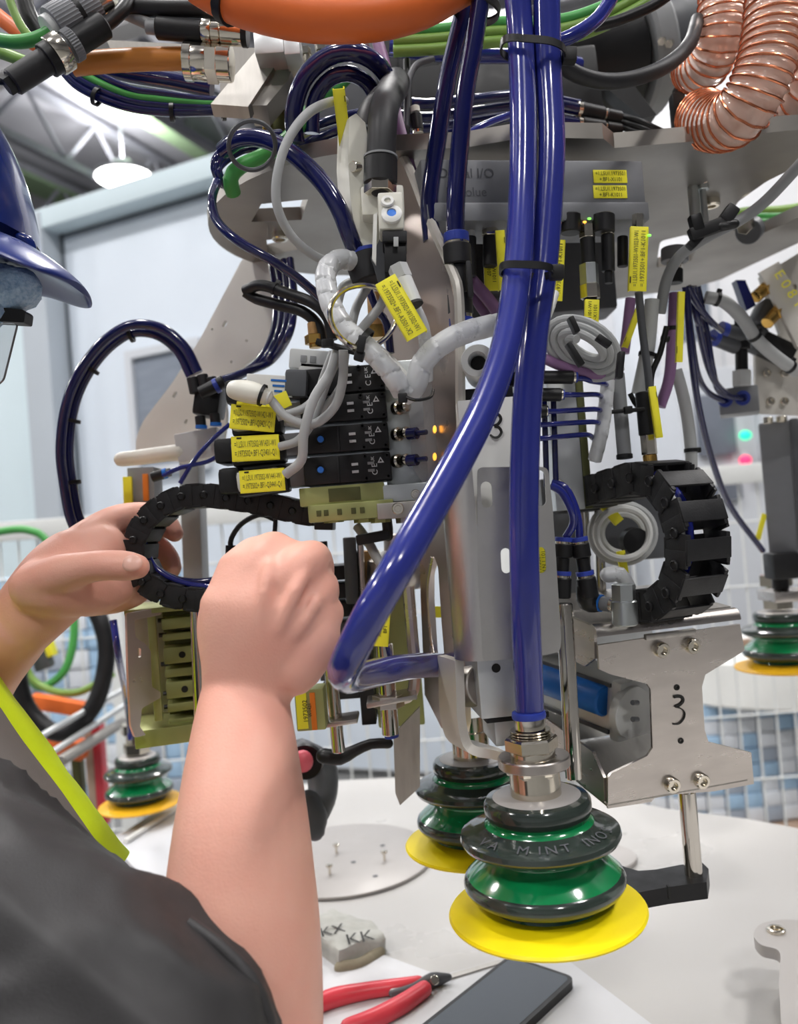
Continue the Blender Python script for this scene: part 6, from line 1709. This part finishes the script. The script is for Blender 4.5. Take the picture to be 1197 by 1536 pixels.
# folded rag bag with handwriting
gq_ = lambda x, y, h=0: Pz(x, y, T1 + h)
pts = [gq_(x, y) for x, y in ((470, 1430), (512, 1462), (582, 1432), (560, 1405), (500, 1385), (466, 1395))]
V = [p.copy() for p in pts] + [p + WZ * h for p, h in zip(pts, (.022, .024, .020, .018, .016, .018))]
c0 = sum(V[6:], V3()) / 6 + WZ * .004
F = [(k, (k + 1) % 6, 6 + (k + 1) % 6, 6 + k) for k in range(6)] + [(6 + k, 6 + (k + 1) % 6, 12) for k in range(6)] + [tuple(range(6))[::-1]]
V.append(c0)
bm = bmesh.new()
vs = [bm.verts.new(v) for v in V]
for f_ in F: bm.faces.new([vs[i] for i in f_])
bmesh.ops.subdivide_edges(bm, edges=bm.edges[:], cuts=5, use_grid_fill=True)
bmesh.ops.smooth_vert(bm, verts=bm.verts[:], factor=.5, use_axis_x=True, use_axis_y=True, use_axis_z=True)
for v in bm.verts:
    q = noise.noise_vector(v.co * 60) * .0035
    if v.co.z > T1 + .004: v.co += q
    v.co.z = max(v.co.z, T1)
bm.verts.index_update()
vf = ([v.co.copy() for v in bm.verts], [tuple(v.index for v in q.verts) for q in bm.faces])
bm.free()
rag = thing('folded_bag', 'folded worn grey-white cloth bag with black handwriting by the red pliers', 'bag', gq_(520, 1425))
part('body', vf, 'cloth', rag, angle=60)
ef = Fr(gq_(548, 1452, .010), yaw=34)
part('open_end', vtube([(512, 1452, (gq_(512, 1455) - CAM).dot(CF) - .006, 11), (540, 1446, (gq_(540, 1448) - CAM).dot(CF) - .008, 9), (568, 1430, (gq_(568, 1432) - CAM).dot(CF) - .006, 11)], 12, flat=.8), 'cloth_edge', rag)
hf = Fr(gq_(535, 1408, .0245), yaw=14, pitch=-78)
part('handwriting', text('KK', .016, hf, .004, 0, -.0012), 'ink', rag)
hf = Fr(gq_(500, 1398, .0235), yaw=18, pitch=-78)
part('handwriting', text('KX', .014, hf, 0, .002, -.0012), 'ink', rag)
# red pliers
pt = lambda x, y, h: (lambda p: (x, y, (p - CAM).dot(CF)))(Pz(x, y, TZ + .0045 + h))
pz = thing('pliers', 'red-handled side cutting pliers lying on the foam sheet', 'pliers', Pz(560, 1500, TZ + .005))
part('handle', vtube([(*pt(462, 1512, .007), 13), (*pt(500, 1497, .007), 14), (*pt(545, 1487, .007), 12), (*pt(590, 1480, .007), 11), (*pt(628, 1472, .007), 8)], 14), 'red', pz)
part('handle', vtube([(*pt(522, 1540, .007), 12), (*pt(560, 1528, .007), 14), (*pt(600, 1508, .007), 14), (*pt(636, 1484, .007), 12)], 14), 'red', pz)
part('jaw', vtube([(*pt(588, 1490, .006), 5), (*pt(622, 1482, .006), 8), (*pt(648, 1471, .006), 12), (*pt(672, 1466, .006), 6)], 12, flat=.7), 'darkgrey', pz)
part('pivot', cyl(Pz(652, 1470, TZ + .011), Pz(652, 1470, TZ + .017), .0042, 16), 'nickel', pz)
part('spring', vtube([(*pt(588, 1488, .006), 5), (*pt(618, 1480, .006), 5)], 8), 'steel', pz)
# smartphone
pc = [Pz(x, y, TZ + .0055) for x, y in ((868, 1474), (762, 1446), (600, 1562), (742, 1610))]
ctr = sum(pc, V3()) / 4
px_ = (pc[0] - pc[1]).normalized(); py_ = WZ.cross(px_)
u0 = [((p - ctr).dot(px_), (p - ctr).dot(py_)) for p in pc]
wd = (u0[0][0] - u0[1][0]); 
ln = .155
top = (u0[0][1] + u0[1][1]) / 2
shift = ((u0[2][0] + u0[3][0]) - (u0[0][0] + u0[1][0])) / 2
dirn = V3(((pc[2] + pc[3]) / 2 - (pc[0] + pc[1]) / 2)); dirn.z = 0; dirn.normalize()
px_ = (px_ - dirn * px_.dot(dirn)).normalized()
mid = (pc[0] + pc[1]) / 2
hw = min(.04, (pc[0] - pc[1]).length / 2)
sw = hw
phone = thing('smartphone', 'black smartphone lying face up at the front edge beneath the cup', 'phone', mid + dirn * ln / 2)
rect = rounded([(-hw * 1000, 0), (hw * 1000, 0), (hw * 1000, ln * 1000), (-hw * 1000, ln * 1000)], 11, 6)
part('body', prism([(a / 1000, b / 1000) for a, b in rect], px_, dirn, V3((mid.x, mid.y, TZ + .0048)), WZ, .0075), 'black', phone)
r2_ = rounded([(-hw * 1000 + 4, 4), (hw * 1000 - 4, 4), (hw * 1000 - 4, ln * 1000 - 4), (-hw * 1000 + 4, ln * 1000 - 4)], 7, 6)
part('screen_glass', prism([(a / 1000, b / 1000) for a, b in r2_], px_, dirn, V3((mid.x, mid.y, TZ + .0123)), WZ, .0003), 'screen', phone)
# grey casting at the right edge
cpt = [(p.x, p.y) for p in (Pz(x, y, TZ + .05) for x, y in rounded([(1128, 1402), (1138, 1386), (1170, 1378), (1240, 1384), (1300, 1450), (1300, 1600), (1200, 1620), (1172, 1540), (1168, 1470), (1172, 1424), (1140, 1418)], 14))]
cs = thing('grey_casting', 'pale grey machined bracket with a screw lug at the lower right edge', 'bracket', Pz(1190, 1450, TZ))
part('lug_plate', prism(cpt, WX, WY, V3((0, 0, TZ + .040)), WZ, .010), 'roundplate', cs)
bpt = [(p.x, p.y) for p in (Pz(x, y, TZ + .05) for x, y in ((1172, 1436), (1220, 1430), (1300, 1470), (1300, 1600), (1200, 1620), (1176, 1540)))]
part('body', prism(bpt, WX, WY, V3((0, 0, TZ + .0005)), WZ, .040), 'roundplate', cs)
bolt_head(cs, Pz(1164, 1397, TZ + .050), WZ, .008, 'screw', 'nickel', h=.003)
# tape dispenser like tool behind the forearm
dg = thing('power_tool', 'dark grey hand tool with pink button lying behind the forearm', 'tool', P(470, 1250, .78))
part('body', vtube([(452, 1128, .80, 20), (480, 1150, .80, 24), (484, 1190, .79, 22), (474, 1220, .78, 20)], 18), 'darkgrey', dg)
part('grip', vtube([(462, 1205, .77, 20), (470, 1228, .77, 22), (472, 1245, .765, 16)], 18), 'darkgrey', dg)
part('pink_button', ellipsoid(P(454, 1142, .765), (CR, CU, CF), (S(16, .77), S(17, .77), S(10, .77)), 16, 10), 'pink', dg)
part('dark_mouth', lathe(P(458, 1142, .775), -CF, [(S(28, .77), 0), (S(26, .77), .004), (S(14, .77), .002), (.0001, .002)], 24), 'rubber', dg)

# ================================================================== THE WORKER
per = thing('person', 'worker in dark sleeve, neon vest and blue hard hat holding the drag chain', 'person', (-.42, .6, 0))
shapes = []
# right arm: upper arm, forearm, wrist, back of hand
shapes.append(vtube([(-330, 1240, .52, 150), (-120, 1370, .47, 140), (120, 1540, .445, 128), (300, 1670, .435, 120), (372, 1640, .435, 118)], 24, step=.008))
shapes.append(vtube([(362, 1720, .435, 112), (366, 1600, .437, 118), (364, 1500, .442, 121), (363, 1400, .447, 118), (362, 1320, .452, 111), (363, 1240, .458, 101), (364, 1160, .470, 88), (365, 1090, .483, 75), (368, 1040, .493, 65), (376, 1000, .500, 55), (386, 955, .505, 42)], 28, step=.006))
UPH = CR
shapes.append(vtube([(365, 1110, .485, 48), (367, 1060, .487, 63), (377, 1005, .487, 77), (390, 955, .488, 94), (400, 918, .49, 101), (404, 890, .493, 92)], 28, flat=.64, up=UPH, step=.004))
shapes.append(vtube([(440, 1000, .487, 44), (466, 960, .488, 44), (472, 925, .49, 38)], 20, step=.004))
shapes.append(vtube([(336, 985, .488, 36), (332, 930, .498, 36), (350, 880, .51, 33)], 20, step=.004))
# right tendons and fingers
shapes.append(vtube([(376, 1000, .4745, 8), (388, 945, .4675, 10), (398, 885, .4690, 12), (404, 850, .476, 12)], 12, step=.004))
shapes.append(vtube([(390, 1000, .4745, 8), (420, 940, .4675, 10), (444, 885, .4690, 12), (456, 860, .476, 12)], 12, step=.004))
shapes.append(vtube([(404, 1000, .476, 8), (448, 945, .4705, 10), (472, 905, .4755, 12)], 12, step=.004))
shapes.append(vtube([(360, 905, .488, 36), (382, 860, .488, 34), (402, 832, .494, 31), (414, 824, .508, 27), (428, 836, .54, 25), (436, 862, .56, 22)], 18, step=.003))
shapes.append(vtube([(408, 905, .485, 38), (440, 862, .484, 36), (462, 842, .492, 31), (472, 840, .512, 27), (478, 862, .54, 24), (470, 890, .558, 21)], 18, step=.003))
shapes.append(vtube([(446, 925, .487, 36), (472, 892, .49, 33), (482, 880, .51, 27), (484, 896, .535, 24), (472, 918, .552, 20)], 18, step=.003))
shapes.append(vtube([(468, 952, .488, 34), (488, 922, .495, 28), (490, 920, .515, 23), (484, 935, .535, 20), (472, 946, .548, 17)], 18, step=.003))
shapes.append(vtube([(336, 930, .51, 34), (348, 880, .535, 30), (372, 856, .562, 26), (402, 850, .58, 22), (422, 856, .588, 18)], 18, step=.003))
# left arm and hand
shapes.append(vtube([(-330, 1180, .80, 72), (-240, 1230, .78, 70), (-160, 1210, .72, 70), (-90, 1110, .675, 66), (-30, 1010, .645, 57), (20, 950, .625, 52)], 24, step=.008))
shapes.append(vtube([(16, 952, .624, 52), (48, 915, .618, 58), (88, 872, .615, 63), (122, 842, .615, 58), (146, 826, .622, 46)], 24, step=.005, flat=.72))
shapes.append(vtube([(60, 880, .60, 42), (100, 880, .60, 46), (150, 882, .615, 40), (172, 880, .625, 30)], 20, step=.005))
shapes.append(vtube([(48, 880, .598, 34), (92, 862, .585, 31), (128, 852, .577, 25), (160, 848, .573, 23.5), (192, 849, .572, 23), (205, 850, .573, 20)], 20, step=.003))
shapes.append(vtube([(122, 812, .622, 27), (160, 788, .64, 25), (190, 776, .662, 22), (225, 775, .672, 21), (250, 788, .668, 19), (262, 800, .664, 14)], 18, step=.003))
shapes.append(vtube([(128, 835, .632, 27), (180, 815, .662, 23), (226, 818, .678, 21), (250, 838, .676, 19), (258, 852, .672, 15)], 18, step=.003))
shapes.append(vtube([(120, 868, .635, 27), (160, 872, .652, 24), (205, 862, .672, 21), (240, 856, .68, 19), (252, 868, .676, 15)], 18, step=.003))
shapes.append(vtube([(110, 892, .63, 25), (150, 896, .640, 22), (178, 890, .648, 18), (190, 884, .652, 14)], 16, step=.003))
shapes.append(vtube([(130, 902, .65, 24), (175, 900, .66, 20), (205, 892, .665, 17), (216, 886, .668, 13)], 16, step=.003))
# trunk, neck, head (mostly outside the frame)
tb = lambda *pp: [V3(p) for p in pp]
def vt3(pts, n=24, flat=1.0, up=None, step=.015):
    k = spline([Vector(p) for p in pts], step)
    return tube_path([V3(v[:3]) for v in k], lambda t: k[min(len(k) - 1, int(round(t * (len(k) - 1))))][3], n, True, up=up, flat=flat)
shapes.append(vt3([(-.42, .66, .80, .15), (-.44, .66, .95, .155), (-.45, .64, 1.08, .165), (-.44, .62, 1.17, .13), (-.42, .60, 1.22, .08)], flat=.85))
shapes.append(vt3([(-.42, .40, 1.13, .07), (-.45, .60, 1.17, .09), (-.46, .80, 1.13, .07)]))
shapes.append(vt3([(-.43, .60, 1.18, .062), (-.41, .585, 1.28, .058), (-.40, .58, 1.34, .06)]))
hc = V3((-.405, .575, 1.415))
fw = V3((.93, 0, -.36)).normalized(); upv = V3((.36, 0, .93)).normalized(); sd = V3((0, 1, 0))
shapes.append(ellipsoid(hc + fw * -.012 + upv * .03, (fw, sd, upv), (.098, .077, .100), 32, 20))
shapes.append(ellipsoid(hc + fw * .03 - upv * .052, (fw, sd, upv), (.062, .058, .072), 24, 16))
shapes.append(vt3([(*(hc + fw * .083 + upv * .018), .009), (*(hc + fw * .100 - upv * .012), .012), (*(hc + fw * .094 - upv * .022), .013)], 14, step=.004))
for s_ in (1, -1):
    shapes.append(ellipsoid(hc + fw * .078 + sd * .031 * s_ + upv * .020, (fw, sd, upv), (.012, .015, .010), 14, 10))
    shapes.append(ellipsoid(hc - fw * .012 + sd * .079 * s_ - upv * .002, (fw, sd, upv), (.018, .008, .030), 14, 10))
shapes.append(ellipsoid(hc + fw * .083 - upv * .058, (fw, sd, upv), (.010, .024, .008), 14, 8))
raw = join(*shapes)
me = bpy.data.meshes.new('raw_body')
me.from_pydata([tuple(v) for v in raw[0]], [], raw[1])
ob = bpy.data.objects.new('raw_body', me); COL.objects.link(ob)
md = ob.modifiers.new('r', 'REMESH'); md.mode = 'VOXEL'; md.voxel_size = .0019
ms_ = ob.modifiers.new('s', 'SMOOTH'); ms_.factor = .6; ms_.iterations = 7
dg_ = bpy.context.evaluated_depsgraph_get()
ev = bpy.data.meshes.new_from_object(ob.evaluated_get(dg_))
bpy.data.objects.remove(ob); bpy.data.meshes.remove(me)
off = ORG[per.name]
ev.transform(Matrix.Translation(-off))
ev.polygons.foreach_set('use_smooth', [True] * len(ev.polygons))
ev.materials.append(MATS['skin'])
ev.name = 'body'
bo_ = bpy.data.objects.new('body', ev); COL.objects.link(bo_); bo_.parent = per; ORG['body'] = off
# nails
def nail(x, y, d, w_, h_, nrm, ang):
    f = Fr(P(x, y, d)); f.y = -nrm.normalized()
    f.x = (CR * math.cos(math.radians(ang)) - CU * math.sin(math.radians(ang))); f.x = (f.x - f.y * f.x.dot(f.y)).normalized(); f.z = f.x.cross(f.y) * -1
    return ellipsoid(f.o, (f.x, f.z, f.y), (S(w_, d), S(h_, d), .0022), 16, 8)
part('nail', nail(198, 845, .5632, 16, 13, -CF + CU * .35, 2), 'nail', per, 'thumb nail')
# sleeve of the right arm
def cloth_tube(pts, n, amp, freq, seed, flat=1.0, step=.008, caps=False, up=None, ridge=0):
    q = spline([Vector((*P(*p[:3]), S(p[3], p[2]))) for p in pts], step)
    path = [V3(v[:3]) for v in q]; rad = [v[3] for v in q]
    N = len(path)
    V, F = tube_path(path, lambda t: rad[min(N - 1, int(round(t * (N - 1))))], n, caps, up=up, flat=flat)
    out = []
    for i, v in enumerate(V):
        k = i // n
        c = path[min(k, N - 1)]
        e = (v - c).normalized() if (v - c).length > 1e-6 else V3((0, 0, 1))
        s = noise.noise(v * freq + V3((seed, 0, 0))) + .5 * noise.noise(v * freq * 2.3 + V3((0, seed, 0)))
        r_ = 0
        if ridge:
            z = noise.noise(V3((v.x * 14 + seed, v.y * 14, v.z * 14)))
            r_ = ridge * (1 - abs(z) * 3.2 if abs(z) < .31 else 0)
        if seed == 3:
            n1 = noise.noise(V3((v.x * 5 + v.y * 3, v.y * 9, v.z * 15 + v.x * 12)) + V3((1.7, .3, 0)))
            n2 = noise.noise(v * 21 + V3((4, 1, 7)))
            r_ = .009 * (1 - min(1, abs(n1) * 2.2)) ** 2 + .003 * (1 - min(1, abs(n2) * 2.5)) ** 2 - .004
        if seed in (2, 4): s += .45 * noise.noise(v * 330)
        out.append(v + e * (amp * s + r_))
    return out, F
slv = part('shirt_sleeve', cloth_tube([(-420, 1225, .55, 280), (-255, 1300, .47, 240), (-140, 1368, .425, 226), (-36, 1440, .405, 222), (60, 1510, .398, 222), (150, 1572, .395, 226), (225, 1645, .393, 218), (272, 1740, .392, 210)], 150, .002, 24, 3, step=.005), 'shirt', per, angle=80)
md = slv.modifiers.new('thickness', 'SOLIDIFY'); md.thickness = .0025; md.offset = -1
sh = part('shirt_body', cloth_tube([(-600, 1120, .62, 200), (-420, 1260, .64, 330), (-330, 1500, .66, 360), (-280, 1800, .68, 340)], 40, .004, 14, 9, step=.02, caps=True), 'shirt', per, angle=80)
# cuff folds
part('cuff_fold', cloth_tube([(282, 1384, .40, 8), (330, 1418, .396, 11), (374, 1468, .393, 12), (402, 1530, .39, 12), (418, 1610, .388, 12)], 14, .0015, 40, 1), 'shirt', per)
# vest
VX = [(-330, 985, .60, 150), (-226, 1084, .585, 200), (-140, 1196, .575, 206), (-64, 1306, .57, 208), (14, 1416, .57, 208)]
vest = part('safety_vest', cloth_tube(VX, 64, .003, 18, 5, flat=.8, step=.01, up=CR * .7 + CU * .7), 'vest', per, angle=80)
q = spline([Vector((*P(*p[:3]), S(p[3], p[2]))) for p in VX], .01)
path = [V3(v[:3]) for v in q]; rad = [v[3] for v in q]
frs = frames(path, CR * .7 + CU * .7)
for a_lo, a_hi in ((8, 25),):
    V, F = [], []
    m_ = 10
    for i, p in enumerate(path):
        t, u, v = frs[i]
        sg = 1 if v.dot(CF) < 0 else -1
        for k in range(m_):
            a = math.radians(a_lo + (a_hi - a_lo) * k / (m_ - 1))
            w0 = p + u * (rad[i] * math.cos(a)) + v * (sg * .8 * rad[i] * math.sin(a))
            s = noise.noise(w0 * 18 + V3((5, 0, 0))) + .5 * noise.noise(w0 * 18 * 2.3 + V3((0, 5, 0)))
            V.append(w0 + (w0 - p).normalized() * (.003 * s + .002))
        if i:
            for k in range(m_ - 1):
                F.append(((i - 1) * m_ + k, (i - 1) * m_ + k + 1, i * m_ + k + 1, i * m_ + k))
    part('reflective_stripe', (V, F), 'vest_grey', vest, 'grey reflective stripe', angle=80)
# hard hat
HC = P(-258, 392, .56)
hu = (WZ * .93 + WX * .36).normalized(); hfw = (WX * .93 - WZ * .36).normalized()
hat = part('hard_hat', ellipsoid(HC, (CR, WY, CU), (S(302, .56), .118, S(372, .56)), 56, 28, 0, .47), 'helmet', per, 'glossy blue hard hat', angle=60)
sec = [(-60, 352, .56, 30), (0, 372, .555, 26), (34, 383, .553, 22), (62, 396, .552, 19), (88, 411, .552, 15), (107, 423, .552, 11), (119, 431, .552, 6)]
V, F = [], []
n = 32
q = spline([Vector((*P(*p[:3]), p[3])) for p in sec], .006)
for i, v in enumerate(q):
    t = i / (len(q) - 1)
    c = V3(v[:3]); hh = S(v[3], .55)
    w_ = .066 * math.sqrt(max(.02, 1 - (t * .96) ** 2.2))
    nn = (CU * .83 + CR * .55)
    for k in range(n):
        a = 2 * math.pi * k / n
        yy = w_ * math.cos(a)
        V.append(c + WY * yy + nn * (hh * math.sin(a) * .8) - nn * (yy * yy * 3.2))
    if i:
        for k in range(n):
            l = (k + 1) % n
            F.append(((i - 1) * n + k, (i - 1) * n + l, i * n + l, i * n + k))
F.append(tuple(range(n))[::-1]); F.append(tuple((len(q) - 1) * n + k for k in range(n)))
part('visor', (V, F), 'visor_blue', hat, angle=60)
ridge_ = vtube([(46, 372, .553, 9), (40, 362, .552, 10), (28, 356, .550, 8)], 12)
part('rim_bead', ridge_, 'helmet', hat)
# hair net
net = cloth_tube([(-120, 420, .56, 60), (-60, 440, .558, 58), (-10, 438, .552, 46), (24, 432, .548, 36), (44, 424, .546, 26), (56, 418, .546, 14)], 40, .004, 60, 2, step=.003, caps=True)
part('hair_net', net, 'hairnet', per, 'crinkled pale blue hair net', angle=80)
n2 = cloth_tube([(-140, 455, .545, 62), (-60, 470, .542, 46), (-16, 466, .542, 30), (8, 458, .542, 20)], 36, .003, 60, 4, step=.003, caps=True)
part('hair_net', n2, 'hairnet', per, 'crinkled pale blue hair net', angle=80)
# safety glasses
gl_ = part('safety_glasses', join(plate(rounded([(-60, 455), (10, 462), (34, 464), (38, 468), (36, 484), (-60, 478)], 3), P(10, 470, .537), CF, .012)), 'rubber', per, 'black frame of clear safety glasses')
part('clear_lens', plate(rounded([(-60, 484), (25, 485), (14, 530), (4, 570), (-20, 590), (-60, 590)], 6), P(0, 530, .538), (CF + CR * .25).normalized(), .002), 'clear', gl_, 'clear side lens')
